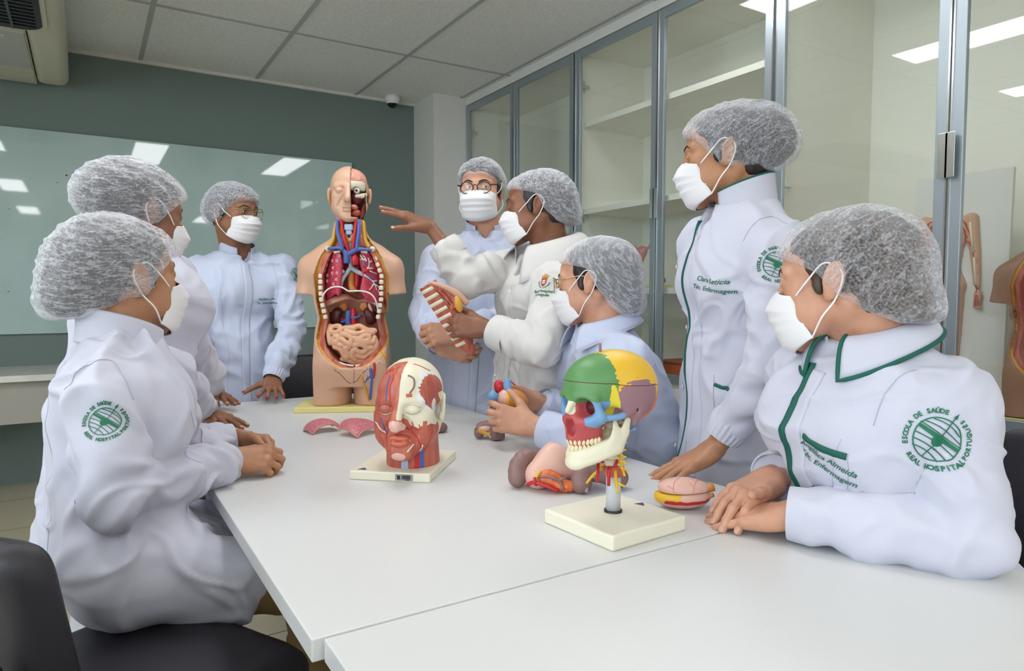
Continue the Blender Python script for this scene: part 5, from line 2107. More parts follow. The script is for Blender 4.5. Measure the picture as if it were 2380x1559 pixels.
emblem('A', 243, 980, 0.037, tilt=-0.05)
emblem('H', 2180, 1022, 0.050, tilt=-0.08)
emblem('G', 1806, 614, 0.042, tilt=0.12)
emblem('C', 688, 640, 0.034)
for key, px, py, lines, size, tl in (('C', 620, 697, ['Kayllane Lima', 'Téc. Enfermagem'], 0.0125, -0.03), ('G', 1650, 657, ['Clara Leticia', 'Téc. Enfermagem'], 0.0162, -0.14),
                                     ('H', 1919, 1070, ['Angélica Almeida', 'Téc. Enfermagem'], 0.0160, -0.36)):
    emblem(key, px, py, 0.04, 'name_embroidery', tl, embroidery(lines, size))


def crest():
    ps = []
    sh = [(-0.010, 0.012), (0.010, 0.012), (0.010, -0.004), (0.006, -0.011), (0.0, -0.015), (-0.006, -0.011), (-0.010, -0.004)]
    ps.append(Piece(np.array([(x, y, 0) for x, y in sh]), [tuple(reversed(range(7)))], 1, False))
    ps.append(stroke2d(np.array(sh), 0.0022, True, 2))
    c = [(-0.0055, 0.006), (0.0055, 0.006), (0.0055, -0.006), (-0.0055, -0.006)]
    ps.append(Piece(np.array([(x, y, 0.0004) for x, y in c]), [(3, 2, 1, 0)], 3, False))
    for dx, dy in ((0, 0.0), (0.003, 0), (-0.003, 0), (0, 0.003), (0, -0.003)):
        ps.append(Piece(np.array([(dx + a * 0.0011, dy - 0.0005 + b * 0.0011, 0.0008) for a, b in ((-1, -1), (1, -1), (1, 1), (-1, 1))]), [(0, 1, 2, 3)], 0, False))
    cr = [(-0.009, 0.013), (0.009, 0.013), (0.012, 0.023), (0.007, 0.019), (0.004, 0.0265), (0, 0.021), (-0.004, 0.0265), (-0.007, 0.019), (-0.012, 0.023)]
    ps.append(Piece(np.array([(x, y, 0.0002) for x, y in cr]), [(0, 1, 2, 3, 4, 5, 6, 7, 8)], 2, False))
    for x in (-0.0065, 0, 0.0065):
        a = np.linspace(0, 2 * np.pi, 9)[:-1]
        ps.append(Piece(np.c_[x + 0.0015 * np.cos(a), 0.0158 + 0.0015 * np.sin(a), np.full(8, 0.0006)], [tuple(range(8))], 1, False))
    for s in (-1, 1):
        for k in range(6):
            a = math.radians(-95 + s * (18 + k * 15))
            x, y = 0.018 * math.cos(a), -0.002 + 0.018 * math.sin(a)
            ps.append(Piece(np.array([(x - 0.0028, y, 0), (x, y - 0.0016, 0), (x + 0.0028, y + 0.001, 0), (x, y + 0.0022, 0)]), [(0, 1, 2, 3)], 0, False))
    for i, ln in enumerate(('Real Hospital', 'Português')):
        p = text_piece(ln, 0.0125, bold=0.0003)
        p.V[:, 1] -= 0.0335 + i * 0.0125
        p.mi = 0
        ps.append(p)
    out = []
    for p in ps:
        z = p.V[:, 2].mean() if len(p.V) else 0
        q = subdiv_flat(p, 0.006)
        q.z = z
        out.append(q)
    return out


I = CAST['E']
c, n = spot(I, 1264, 655)
if c is None:
    c, n = nearest([P(1264, 655, 2.1)], I['tree'])
    c, n = c[0], n[0]
n = unit(n + unit(_cp - c) * 0.5)
up = unit(V3(0, 0, 1) - n * n[2])
art = []
for p in crest():
    art += place_flat([p], c + n * 0.002, np.cross(up, n), up, I['tree'], 0.0011 + p.z)
make('crest', art, [M['thread_green'], M['thread_red'], M['thread_gold'], M['thread_white']], I['coat'], label='red and gold crest with green lettering')
emblem('E', 1152, 725, 0.022, 'pocket_emblem', 0.1)


# front plackets, seams and pockets, given along the body's own front
def front(I, x, z):
    """point on the coat front at body coordinates"""
    o = I['w']((x, 0.6, z))
    d = Vector(-I['B'][:, 1])
    hit, n, _, _ = I['tree'].ray_cast(Vector(o), d)
    return np.array(hit) if hit is not None else o - I['B'][:, 1] * 0.45


def back(I, x, z):
    o = I['w']((x, -0.6, z))
    hit, n, _, _ = I['tree'].ray_cast(Vector(o), Vector(I['B'][:, 1]))
    return np.array(hit) if hit is not None else o + I['B'][:, 1] * 0.45


def vline(I, x, z0, z1, n=64, fn=front, xs=None):
    zs = np.linspace(z0, z1, n)
    q = longest_run(np.array([fn(I, x if xs is None else float(np.interp(z, *xs)), z) for z in zs]))
    if len(q) < 4:
        q = np.array([fn(I, x if xs is None else float(np.interp(z, *xs)), z) for z in zs[:4]])
    for _ in range(6):
        q[1:-1] = q[1:-1] * 0.5 + (q[:-2] + q[2:]) * 0.25
    return q


for key, zlo, trim in (('A', 0.62, 0), ('B', 0.60, 0), ('C', 0.58, 0), ('D', 0.58, 0), ('E', 0.58, 0), ('F', 0.68, 0), ('G', 0.56, 0.0075), ('H', 0.66, 0.013)):
    I = CAST[key]
    ztop = I['bnk'][2] - (0.045 if key not in 'EF' else 0.11)
    bx_ = I['bnk'][0]
    x_of = ([zlo, ztop], [0.0, bx_])
    ln = vline(I, 0.0, ztop, zlo, xs=([zlo, ztop], [0.018, bx_ + 0.012]))
    pk = make('placket', ribbon(ln, I['tree'], 0.034, 0.0016, 0.0022, direction=-I['B'][:, 1]), I['coat'].data.materials[0], I['coat'])
    if trim:
        ln2 = vline(I, 0.0, ztop + 0.012, zlo, xs=([zlo, ztop], [0.036, bx_ + 0.030]))
        make('piping', ribbon(ln2, I['tree'], trim, 0.0048, 0.0026, direction=-I['B'][:, 1]), M['trim_green'], I['coat'], label='green piping')
    else:
        for dx in (-0.018, 0.018):
            ln2 = vline(I, 0.0, ztop, zlo, xs=([zlo, ztop], [0.018 + dx, bx_ + 0.012 + dx]))
            make('seam', seam(ln2, I['tree'], 0.0006, n=2), M['seam'], I['coat'])
    for sx in (-1, 1):
        zz = np.linspace(ztop - 0.10, zlo, 20)
        xs_ = sx * np.interp(zz, [zlo, (zlo + ztop) / 2, ztop - 0.1], [0.105, 0.075, 0.115])
        pts = longest_run(np.array([front(I, float(a), float(b_)) for a, b_ in zip(xs_, zz)]))
        if len(pts) < 4:
            continue
        pts[1:-1] = pts[1:-1] * 0.5 + (pts[:-2] + pts[2:]) * 0.25
        make('seam', seam(pts, I['tree'], 0.0009, n=2), M['seam'], I['coat'])
    pts = vline(I, 0.0, I['bnk'][2] - 0.04, zlo + 0.06, fn=back)
    make('seam', seam(pts, I['tree'], 0.0009, n=2), M['seam'], I['coat'])
    for z in np.linspace(ztop - 0.10, zlo + 0.05, 5):
        if key in 'EG':
            p = front(I, 0.018 + (0.02 if key == 'G' else 0), float(z))
            q, nn = nearest([p], I['tree'], 0.004)
            make('button', sphere(q[0], (0.0065, 0.0065, 0.002), 14, 8, frame(np.cross(nn[0], (0.1, 0.2, 0.9)), nn[0])), M['button'], I['coat'])


def line_px(key, pix, name, width, m_, lift=0.0008, thick=0.0010, n=8, label=None):
    I = CAST[key]
    p = path_on(I, pix, n)
    if len(p) > 2:
        return make(name, ribbon(p, I['tree'], width, lift, thick), m_, I['coat'], label=label)


# chest and hip pockets
line_px('H', [(1868, 1012), (1898, 1035), (1930, 1050), (1968, 1062)], 'pocket_band', 0.0115, M['trim_green'], lift=0.0020, thick=0.0018, label='green band on the breast pocket')
line_px('H', [(1972, 1056), (1972, 1100), (1969, 1135)], 'pocket_edge', 0.0012, M['seam'])
line_px('G', [(1660, 893), (1677, 900), (1694, 906)], 'pocket_band', 0.0085, M['trim_green'], lift=0.0020, thick=0.0018, label='green band on the hip pocket')
line_px('G', [(1659, 870), (1658, 905), (1660, 945)], 'pocket_edge', 0.0018, M['seam'])
line_px('A', [(150, 905), (180, 862), (225, 838), (262, 840), (290, 880), (310, 930)], 'armhole_seam', 0.0013, M['seam'])
line_px('G', [(1728, 560), (1745, 530), (1770, 508), (1800, 505), (1830, 520)], 'armhole_seam', 0.0013, M['seam'])
line_px('H', [(2030, 990), (2050, 930), (2085, 880), (2130, 860)], 'armhole_seam', 0.0013, M['seam'])
line_px('C', [(640, 720), (645, 660), (632, 610), (618, 585)], 'armhole_seam', 0.0013, M['seam'])
# ------------------------------------------------------------------ anatomical models: materials
for n_, c_, r_ in (('model_skin', 'd3a78c', 0.42), ('model_fat', 'd8a13c', 0.4), ('model_muscle', 'c25c4e', 0.42), ('model_red', 'c3212b', 0.32), ('model_blue', '4c63ab', 0.35),
                   ('model_lung', 'b8304a', 0.4), ('model_bone', 'e3dcc2', 0.42), ('model_gut', 'e0ac8a', 0.38), ('model_kidney', '4f1f22', 0.3), ('model_spleen', '6d2c3c', 0.3),
                   ('model_orange', 'cf8442', 0.4), ('model_trachea', 'a9b7c2', 0.4), ('model_cartilage', 'a9c3dd', 0.4), ('model_brain', 'dd9d88', 0.4), ('model_white', 'e4e4e0', 0.4),
                   ('model_cavity', 'b5604e', 0.5), ('model_diaphragm', 'c08a78', 0.5), ('model_base', 'e9e4cf', 0.4), ('model_base_edge', 'e4d78f', 0.45), ('model_lips', 'cf6f55', 0.35),
                   ('skull_green', '5c8f55', 0.42), ('skull_yellow', 'e9b92f', 0.42), ('skull_lemon', 'e6cf3a', 0.42), ('skull_mauve', '97727a', 0.45), ('skull_blue', '729cc4', 0.42), ('skull_red', 'b74c4e', 0.42),
                   ('skull_orange', 'e0713d', 0.42), ('tooth', 'e6d9b0', 0.3), ('nerve_yellow', 'e3b52a', 0.4), ('model_mauve', '8a6a66', 0.45), ('model_pink', 'd98b86', 0.42), ('model_palepink', 'e0b3a3', 0.4), ('dark_red', '6a1a1c', 0.5),
                   ('tag_grey', '9a9a98', 0.4), ('logo_purple', '4a3566', 0.5), ('pole_grey', 'c3c6cb', 0.3), ('model_tan_skin', 'a97e66', 0.5)):
    mat(n_, c_, r_)
Mat_bump = lambda n_: None


def textured(name, c1, c2, scale, stretch=(1, 1, 1), rough=0.42, lo=.4, hi=.6):
    mat(name, c1, rough).vary(c1, c2, scale, 4, lo, hi, stretch)


textured('muscle_fibre', 'b2533f', 'c06c56', 60, (1, 1, 0.12))
textured('muscle_pale', 'cb7f66', 'b5503f', 70, (1, 1, 0.25))
textured('lung_spotted', 'c03850', 'd04c64', 60)
textured('diaphragm_fibre', 'b3664f', 'c98268', 90, (1, 1, 0.06))
textured('lobe_speckle', 'c0606c', 'd68890', 260, lo=.42, hi=.58)


def split(piece, cls, smooth=4):
    """separate a mesh by a per-face class"""
    F = piece.F
    out = {}
    # even out the stair-steps along the borders between classes
    E = np.concatenate([F[:, [0, 1]], F[:, [1, 2]], F[:, [2, 3]], F[:, [3, 0]]])
    fi = np.tile(np.arange(len(F)), 4)
    E.sort(axis=1)
    key = E[:, 0].astype(np.int64) * len(piece.V) + E[:, 1]
    o_ = np.argsort(key, kind='stable')
    key, fi, E = key[o_], fi[o_], E[o_]
    m_ = np.where(key[:-1] == key[1:])[0]
    m_ = m_[cls[fi[m_]] != cls[fi[m_ + 1]]]
    B = E[m_]
    if len(B):
        V = piece.V.copy()
        for _ in range(smooth):
            A_, n_ = np.zeros_like(V), np.zeros(len(V))
            for a, b in ((0, 1), (1, 0)):
                for x_ in range(3):
                    A_[:, x_] += np.bincount(B[:, a], V[B[:, b], x_], len(V))
                n_ += np.bincount(B[:, a], minlength=len(V))
            w = n_ > 0
            V[w] = 0.5 * V[w] + 0.5 * A_[w] / n_[w][:, None]
        piece = Piece(V, F)
    for k in np.unique(cls):
        q = F[cls == k]
        ids, inv = np.unique(q.ravel(), return_inverse=True)
        out[k] = Piece(piece.V[ids], inv.reshape(q.shape))
    return out


def centers(p):
    return p.V[p.F].mean(1)


# ------------------------------------------------------------------ torso model
T_O = V3(0.845, 2.495, TZ)
T_R = np.stack([unit((0.890, -0.456, 0)), unit((0.456, 0.890, 0)), V3(0, 0, 1)], 1)
tx = lambda px: (px - 822) / 630.0
tz = lambda py: (945 - py) / 630.0 + 0.022


def tp(px, py, y):
    return V3(tx(px), y, tz(py))


def build_torso(root, O, R, simple=False, skin='model_skin'):
    W = lambda p: p.tf(R, O)
    add = lambda name, p, m, par=root, **k: make(name, [W(x) for x in (p if isinstance(p, list) else [p])], M[m], par, **k)
    if not simple:
        make('base', W(bx(-0.195, 0.128 + 0.07, -0.112, 0.11, 0.0, 0.02, 0.003)), M['model_base_edge'], root)
    f = Field((-0.24, -0.16, 0.0), (0.24, 0.16, 0.70), 0.0042)
    f.loft([(0.0, 0, 0.09, .150, .100), (0, 0, 0.13, .164, .112), (0, 0, 0.175, .166, .114), (0, 0, 0.25, .145, .102), (0, 0, 0.337, .124, .092), (0, 0, 0.425, .134, .100), (0, 0, 0.504, .152, .104),
            (0, 0, 0.56, .150, .092), (0, 0, .60, .112, .075), (0, .005, 0.635, .070, .062), (0, 0.008, 0.665, .056, .056), (0, 0.008, 0.70, .054, .056)], p=2.3)
    for s in (-1, 1):
        f.cone((s * 0.09, 0.01, 0.556), (s * 0.140, 0.008, 0.520), 0.048, 0.052, k=0.04)
        f.cone((s * 0.140, 0.008, 0.520), (s * 0.164, -0.002, 0.40), 0.051, 0.044, k=0.02)
        f.cone((s * 0.086, 0.0, 0.15), (s * 0.085, 0.0, 0.0), 0.086, 0.078, k=0.012, sq=((0, 1, 0), 1.15))
        f.ell((s * 0.085, 0.075, 0.15), (0.075, 0.06, 0.075), k=0.03)
    f.cut(lambda X, Y, Z: np.where(np.abs(X) > 0.134, (0.424 + 0.10 * (np.abs(X) - 0.14)) - Z, -1.0) + 0 * Y)
    f.cut(lambda X, Y, Z: 0.0205 - Z + 0 * X + 0 * Y)
    hz = [.14, .160, .164, .178, .200, .236, .270, .337, .41, .495, .563, .595, .615, .645, .71]
    hw = [-.02, 0.0, .042, .070, .096, .122, .130, .117, .131, .133, .108, .088, .068, .050, .046]
    xc = 0.0095
    dfun = lambda X, Z: np.interp(Z, hz, hw) - np.abs(X - xc)
    X, Z = f.ax[0][:, None, None], f.ax[2][None, None, :]
    Y = f.ax[1][None, :, None]
    D = np.interp(f.ax[2], hz, hw)[None, None, :] - np.abs(X - xc)
    Tf = f.F.copy()
    rim = np.maximum(np.maximum(-D, -(Tf + 0.011)), Y - 0.02)
    f.F = np.maximum(f.F, -rim).astype(np.float32)
    cav = np.maximum(np.maximum(0.031 - D, -(Tf + 0.026) - 0.1), np.maximum(Y - 0.022, Z - 0.60))
    f.F = np.maximum(f.F, -cav).astype(np.float32)
    v, q = f.mesh(1)
    p = Piece(v, q)
    c = centers(p)
    d = np.interp(c[:, 2], hz, hw) - np.abs(c[:, 0] - xc)
    front = (c[:, 1] < 0.034)
    n = vnormals(v, q)[q].mean(1)
    cls = np.zeros(len(q), int)
    inn = (d > 0.0) & front
    cls[inn] = 1
    cls[inn & (d > 0.0085)] = 2
    cls[inn & (d > 0.029)] = 3
    cls[(cls == 3) & (c[:, 2] < 0.40)] = 4
    cls[(d > 0.030) & (c[:, 1] > 0.012) & (c[:, 1] < 0.035) & (n[:, 1] < -0.5) & (c[:, 2] < 0.40)] = 4
    S = split(p, cls)
    names = {0: ('skin_shell', skin), 1: ('fat_layer', 'model_fat'), 2: ('muscle_layer', 'muscle_pale'), 3: ('chest_cavity', 'model_cavity'), 4: ('abdominal_wall', 'diaphragm_fibre')}
    for k, x in S.items():
        add(names[k][0], x, names[k][1])
    if simple:
        return
    # cut ribs along both sides
    for s in (-1, 1):
        for i in range(11):
            z = 0.345 + 0.0212 * i
            w = np.interp(z, hz, hw) - 0.0235
            slope = (np.interp(z + .01, hz, hw) - np.interp(z - .01, hz, hw)) / 0.02
            y = -0.088 if z > 0.4 else -0.082
            ff = np.interp(z, [0.34, .45, .55], [-0.060, -0.072, -0.050])
            add('rib', box((xc + s * w, ff, z), (0.0075, 0.010, 0.0078), roty(s * math.atan(slope)), 0.0032), 'model_bone')
        add('clavicle', sphere(tp(777 if s < 0 else 877, 586, -0.066), (0.0105, 0.012, 0.0105), 14, 10), 'model_bone')
        add('rib', box(tp(797 if s < 0 else 858, 593, -0.062), (0.012, 0.008, 0.0045), roty(s * 0.12), 0.002), 'model_bone')
    # lungs
    for s in (-1, 1):
        g = Field((-0.12, -0.085, 0.37), (0.14, 0.06, 0.60), 0.004)
        Xg, Yg, Zg = g.ax[0][:, None, None], g.ax[1][None, :, None], g.ax[2][None, None, :]
        Dg = np.interp(g.ax[2], hz, hw)[None, None, :] - np.abs(Xg - xc)
        inner = np.interp(g.ax[2], [.38, .41, .44, .50, .555, .60], [.060, .045, .040, .031, .030, .045] if s < 0 else [.058, .050, .030, .042, .026, .045])[None, None, :]
        low = np.interp(np.abs(g.ax[0] - xc), [0, .03, .06, .09, .12], [.412, .415, .428, .405, .372] if s < 0 else [.405, .408, .402, .392, .37])[:, None, None]
        F_ = np.maximum.reduce([0.034 - Dg + 0 * Yg, inner - s * (Xg - xc) + 0 * Yg + 0 * Zg, low - Zg + 0 * Yg, Zg - 0.582 + 0 * Xg + 0 * Yg, np.abs(Yg + 0.014) - 0.058 + 0.9 * np.maximum(np.abs(Xg - xc) - .05, 0) + 0 * Zg])
        g.F = F_.astype(np.float32)
        v, q = g.mesh(3)
        lung = add('lung', Piece(v, q), 'lung_spotted')
        tr = bvh(Piece(v, q))
        if s < 0:
            rg, dots = [], []
            for px, py in ((786, 613), (797, 613), (803, 602), (787, 629), (785, 641), (797, 641), (772, 646), (771, 659), (795, 656), (788, 666)):
                b0 = project([tp(px, py, -0.1)], tr, (0, 1, 0), 0.001)[0]
                th = np.linspace(0, 2 * np.pi, 12, endpoint=False)
                rg.append(tube([b0 + V3(0.0032 * math.cos(t), 0, 0.0042 * math.sin(t)) for t in th], 0.0013, 6, closed=True))
                dots.append(sphere(b0 + V3(0.004, 0, -0.005), 0.0011, 6, 5))
            add('bronchus_ring', rg, 'model_white', lung)
            add('vein_dot', dots, 'model_blue', lung)
            for py in (636, 651):
                add('fissure', tube(project([tp(px, py, -0.1) for px in (769, 780, 792, 804)], tr, (0, 1, 0), 0.0), 0.0009, 6), 'model_muscle', lung)
        else:
            def tree(pl, r, m, nm, y):
                add(nm, [tube(project([tp(a, b_, -0.1) for a, b_ in ln], tr, (0, 1, 0), y), [r] + [r * 0.55] * (len(ln) - 1), 7, n=4) for ln in pl], m, lung)
            tree([[(858, 637), (866, 628), (868, 616), (866, 606)], [(868, 616), (874, 613)], [(866, 630), (876, 630), (884, 628)], [(868, 636), (878, 640), (884, 642)], [(858, 645), (870, 655), (878, 664), (883, 680)], [(878, 664), (872, 674), (868, 679)], [(878, 666), (888, 674), (886, 684)], [(874, 660), (884, 658)], [(858, 612), (852, 604), (850, 600)], [(860, 612), (856, 609), (850, 611)], [(862, 614), (860, 606), (856, 601)]], 0.0036, 'model_white', 'bronchial_tree', 0.002)
            tree([[(856, 640), (864, 636), (872, 634), (880, 634)], [(856, 640), (862, 632), (870, 640)]], 0.0065, 'model_red', 'pulmonary_artery', 0.001)
            tree([[(860, 645), (870, 650), (880, 660), (888, 668)], [(856, 628), (860, 618), (862, 612)], [(874, 650), (882, 664)]], 0.0032, 'model_blue', 'pulmonary_vein', 0.001)
    # pleural edges and diaphragm
    add('diaphragm', [tube([tp(762, 706, -0.073), tp(766, 692, -0.080), tp(775, 680, -0.082), tp(790, 673, -0.082), tp(808, 674, -0.080), tp(822, 682, -0.080), tp(832, 682, -0.078), tp(850, 682, -0.080), tp(868, 686, -0.082), tp(880, 696, -0.082), tp(886, 712, -0.076), tp(888, 728, -0.068)], 0.0030, 10, n=6)], 'model_white', label='white edge of the diaphragm')
    g = Field((-0.12, -0.08, 0.36), (0.14, 0.07, 0.45), 0.004)
    g.ell((xc - 0.045, -0.005, 0.385), (0.062, 0.058, 0.046))
    g.ell((xc + 0.055, -0.005, 0.372), (0.060, 0.058, 0.042), k=0.02)
    g.ell((xc, -0.035, 0.350), (0.105, 0.058, 0.058), k=0.012, op='sub')
    v, q = g.mesh(2)
    add('diaphragm_dome', Piece(v, q), 'model_diaphragm')
    # heart vessels and airways
    add('windpipe', [tube([tp(826, 560, -0.063), tp(827, 600, -0.048), tp(826, 630, -0.048)], 0.0085, 12, n=5), tube([tp(826, 628, -0.048), tp(812, 648, -0.054), tp(806, 660, -0.056), tp(803, 672, -0.048)], [.009, .0075, .0065, .005], 12, n=5),
                     tube([tp(826, 628, -0.048), tp(842, 638, -0.054), tp(856, 645, -0.058), tp(862, 648, -0.062)], [.009, .0085, .0075, .006], 12, n=5), tube([tp(812, 640, -0.058), tp(806, 634, -0.060)], .006, 10)], 'model_trachea')
    add('gullet', tube([tp(826, 636, -0.030), tp(824, 655, -0.030), tp(826, 672, -0.036), tp(832, 682, -0.048)], 0.0125, 12, n=5), 'model_orange')
    add('aorta', [tube([tp(838, 622, -0.076), tp(838, 608, -0.078), tp(835, 600, -0.068)], [.0125, .0125, .010], 14, n=5), tube([tp(838, 625, -0.033), tp(838, 655, -0.030), tp(836, 676, -0.038)], [.013, .010, .004], 12, n=5)], 'model_red')
    add('vena_cava', [tube([tp(820, 619, -0.080), tp(820, 603, -0.082), tp(819, 592, -0.082)], .0118, 14, n=5), tube([tp(820, 600, -0.082), tp(812, 589, -0.082), tp(800, 585, -0.084), tp(778, 586, -0.086)], [.009, .0075, .006, .005], 12, n=5),
                      tube([tp(820, 601, -0.084), tp(836, 592, -0.084), tp(848, 587, -0.084), tp(876, 589, -0.086)], [.009, .0085, .0075, .005], 12, n=5),
                      tube([tp(811, 590, -0.084), tp(806, 570, -0.084), tp(800, 548, -0.080), tp(799, 520, -0.068)], [.008, .0072, .007, .006], 12, n=5), tube([tp(843, 589, -0.084), tp(845, 568, -0.084), tp(848, 545, -0.080), tp(847, 520, -0.068)], [.008, .0072, .007, .006], 12, n=5)], 'model_blue')
    add('carotid_artery', [tube([tp(826, 597, -0.076), tp(818, 572, -0.080), tp(811, 548, -0.078), tp(808, 520, -0.068)], .0062, 12, n=5), tube([tp(833, 594, -0.076), tp(836, 570, -0.080), tp(839, 546, -0.078), tp(841, 520, -0.068)], .0062, 12, n=5)], 'model_red')
    for s, xs in ((-1, (795, 791, 788, 779)), (1, (855, 857, 860, 869))):
        add('neck_muscle', tube([tp(xs[0], 520, -0.044), tp(xs[1], 545, -0.056), tp(xs[2], 565, -0.060), tp(xs[3], 583, -0.064)], [.005, .007, .008, .007], 10, n=5), 'model_fat')
    add('larynx', [box(tp(824, 537, -0.066), (0.0155, 0.009, 0.012), None, 0.005), box(tp(824, 549, -0.064), (0.011, 0.008, 0.008), None, 0.004)], 'model_cartilage')
    add('thyroid', [sphere(tp(816, 560, -0.062), (0.010, 0.008, 0.016), 14, 10), sphere(tp(832, 560, -0.062), (0.010, 0.008, 0.016), 14, 10), sphere(tp(824, 568, -0.063), (0.012, 0.007, 0.008), 14, 10)], 'model_orange')
    add('neck_front', sphere(tp(824, 545, -0.030), (0.034, 0.028, 0.06), 18, 12), 'dark_red')
    # abdomen
    for s, cx, cy in ((-1, 789, 741), (1, 864, 741)):
        g = Field((-0.09, -0.06, 0.28), (0.12, 0.05, 0.40), 0.003)
        c0 = tp(cx, cy, -0.012)
        g.ell(c0, (0.023, 0.020, 0.034), roty(s * -0.25))
        g.ell(c0 + V3(-s * 0.024, -0.004, -0.004), (0.010, 0.02, 0.013), k=0.012, op='sub')
        v, q = g.mesh(2)
        add('kidney', Piece(v, q), 'model_kidney')
        add('adrenal_gland', sphere(tp(cx - s * 12, cy - 24, 0.0), (0.018, 0.010, 0.022), 14, 10, roty(s * 0.5)), 'model_orange')
    add('spleen', sphere(tp(872, 712, 0.004), (0.026, 0.028, 0.040), 18, 12, roty(-0.3)), 'model_spleen')
    add('spleen_hilum', sphere(tp(867, 721, -0.022), (0.006, 0.004, 0.019), 12, 8, roty(-0.35)), 'model_palepink')
    add('lower_vena_cava', [tube([tp(816, 728, -0.012), tp(815, 748, -0.016), tp(816, 775, -0.014)], .0115, 14, n=4), tube([tp(814, 748, -0.016), tp(803, 754, -0.016), tp(795, 752, -0.012)], .005, 10, n=4), tube([tp(822, 744, -0.022), tp(834, 744, -0.026), tp(846, 738, -0.016)], .0045, 10, n=4)], 'model_blue')
    add('abdominal_aorta', [tube([tp(827, 722, -0.014), tp(828, 745, -0.018), tp(828, 775, -0.014)], .0098, 14, n=4), tube([tp(824, 742, -0.016), tp(806, 749, -0.010), tp(796, 746, -0.010)], .0035, 8, n=4), tube([tp(830, 742, -0.016), tp(848, 740, -0.010)], .0035, 8, n=3)], 'model_red')
    # coiled small intestine
    zx = lambda a, b_: tp(730 + a / 7.085, 740 + b_ / 7.085, 0)
    runs = [[(330, 160), (310, 230), (320, 300), (330, 370), (345, 440)], [(390, 170), (350, 200), (370, 260), (450, 260), (520, 230), (500, 170), (430, 160)], [(580, 190), (660, 190), (730, 200), (760, 170), (820, 160), (880, 190), (960, 230), (1040, 230)],
            [(610, 235), (700, 275), (800, 280), (900, 260)], [(940, 250), (1020, 270), (1060, 240)], [(540, 290), (620, 300), (690, 340), (700, 400), (690, 450), (640, 440), (590, 400), (550, 370)], [(400, 450), (400, 380), (430, 330), (490, 340), (480, 400), (440, 420), (500, 460), (550, 470)],
            [(740, 350), (820, 370), (900, 320), (970, 330), (960, 390), (860, 400), (780, 400), (880, 430), (980, 430), (1040, 420), (1060, 350)], [(420, 500), (500, 520), (540, 560), (560, 620), (600, 660), (630, 600), (600, 520), (660, 500)], [(740, 470), (820, 450), (900, 480), (930, 540), (880, 580), (800, 570), (760, 530), (710, 580), (700, 650), (740, 700), (800, 740), (870, 720)],
            [(780, 630), (850, 660), (900, 660), (940, 630), (990, 590), (1040, 560), (1010, 510), (960, 520)], [(530, 700), (600, 710), (660, 730), (720, 760)], [(1080, 400), (1080, 480), (1050, 540)], [(560, 640), (600, 690), (640, 650)], [(650, 740), (760, 770), (850, 750), (900, 700)]]
    g = Field((-0.10, -0.125, 0.10), (0.12, 0.03, 0.33), 0.0023)
    ctr = zx(720, 430)
    for ln in runs:
        pts = []
        for a, b_ in ln:
            w = zx(a, b_)
            u = ((w[0] - ctr[0]) / 0.075) ** 2 + ((w[2] - ctr[2]) / 0.065) ** 2
            pts.append(V3(w[0], -0.092 + 0.022 * u, w[2]))
        pts = spline(pts, 3)
        g.chain(pts, 0.0092, k=0.0, kin=0.003)
    g.ell((ctr[0], -0.030, ctr[2]), (0.076, 0.046, 0.066), k=0.0)
    v, q = g.mesh(1)
    add('small_intestine', Piece(v, q), 'model_gut')
    add('pelvic_edge', [tube([tp(800, 845, -0.088), tp(815, 850, -0.094), tp(834, 853, -0.096)], 0.0035, 8, n=4), tube([tp(837, 853, -0.096), tp(852, 850, -0.094), tp(868, 845, -0.088)], 0.0035, 8, n=4)], 'model_white')
    # groin seams and thigh vessels
    ptree = bvh(W(S[0].copy()).tf(None, None)) if False else bvh(Piece((S[0].V - O) @ R, S[0].F))
    onskin = lambda pts, l: project([tp(a, b_, -0.3) for a, b_ in pts], ptree, (0, 1, 0), l)
    add('seam_line', [tube(onskin([(791, 845), (792, 858), (803, 868), (813, 880), (822, 890), (828, 892)], 0.0), 0.0011, 6, n=3), tube(onskin([(868, 858), (852, 872), (842, 886), (832, 892)], 0.0), 0.0011, 6, n=3), tube(onskin([(836, 860), (836, 875), (834, 890)], 0.0), 0.0009, 6, n=3)], 'dark_red')
    add('thigh_fat_strip', tube(onskin([(898, 822), (906, 840)], 0.001), 0.005, 8), 'model_fat')
    add('thigh_fat_strip', tube(onskin([(852, 868), (856, 895), (864, 922), (866, 934)], 0.001), [.003, .0045, .0045, .003], 8, n=3), 'model_fat')
    add('femoral_vein', [tube(onskin([(872, 858), (875, 875), (873, 900), (870, 930)], 0.003), 0.0045, 8, n=3), tube(onskin([(874, 872), (865, 882), (858, 890)], 0.003), 0.003, 8, n=3), tube(onskin([(875, 866), (882, 874)], 0.003), 0.003, 8)], 'model_blue')
    add('femoral_artery', tube(onskin([(880, 846), (881, 860), (878, 880)], 0.002), 0.0045, 8, n=3), 'model_red')
    add('thigh_nerve', [tube(onskin(l, 0.004), 0.0012, 6, n=3) for l in ([(855, 858), (864, 864), (860, 884), (858, 892)], [(868, 850), (867, 870), (872, 888), (876, 896)], [(884, 850), (890, 842), (899, 848)])], 'model_white')
    # head
    hf = head_field((0, -0.025, -0.13), h=0.0024, model=True)
    hs = 0.905
    Hm = rotz(math.pi + 0.10)
    HO = V3(tx(821), -0.004, 0.80)
    Xh, Yh, Zh = hf.ax[0][:, None, None], hf.ax[1][None, :, None], hf.ax[2][None, None, :]
    # facing the viewer the open half lies at head-left (negative x)
    cutv = np.maximum.reduce([Xh + 0.008 + 0 * Yh + 0 * Zh, -0.066 - Xh + 0 * Yh + 0 * Zh, -0.022 - Yh + 0 * Xh + 0 * Zh, -0.104 - Zh + 0 * Xh + 0 * Yh])
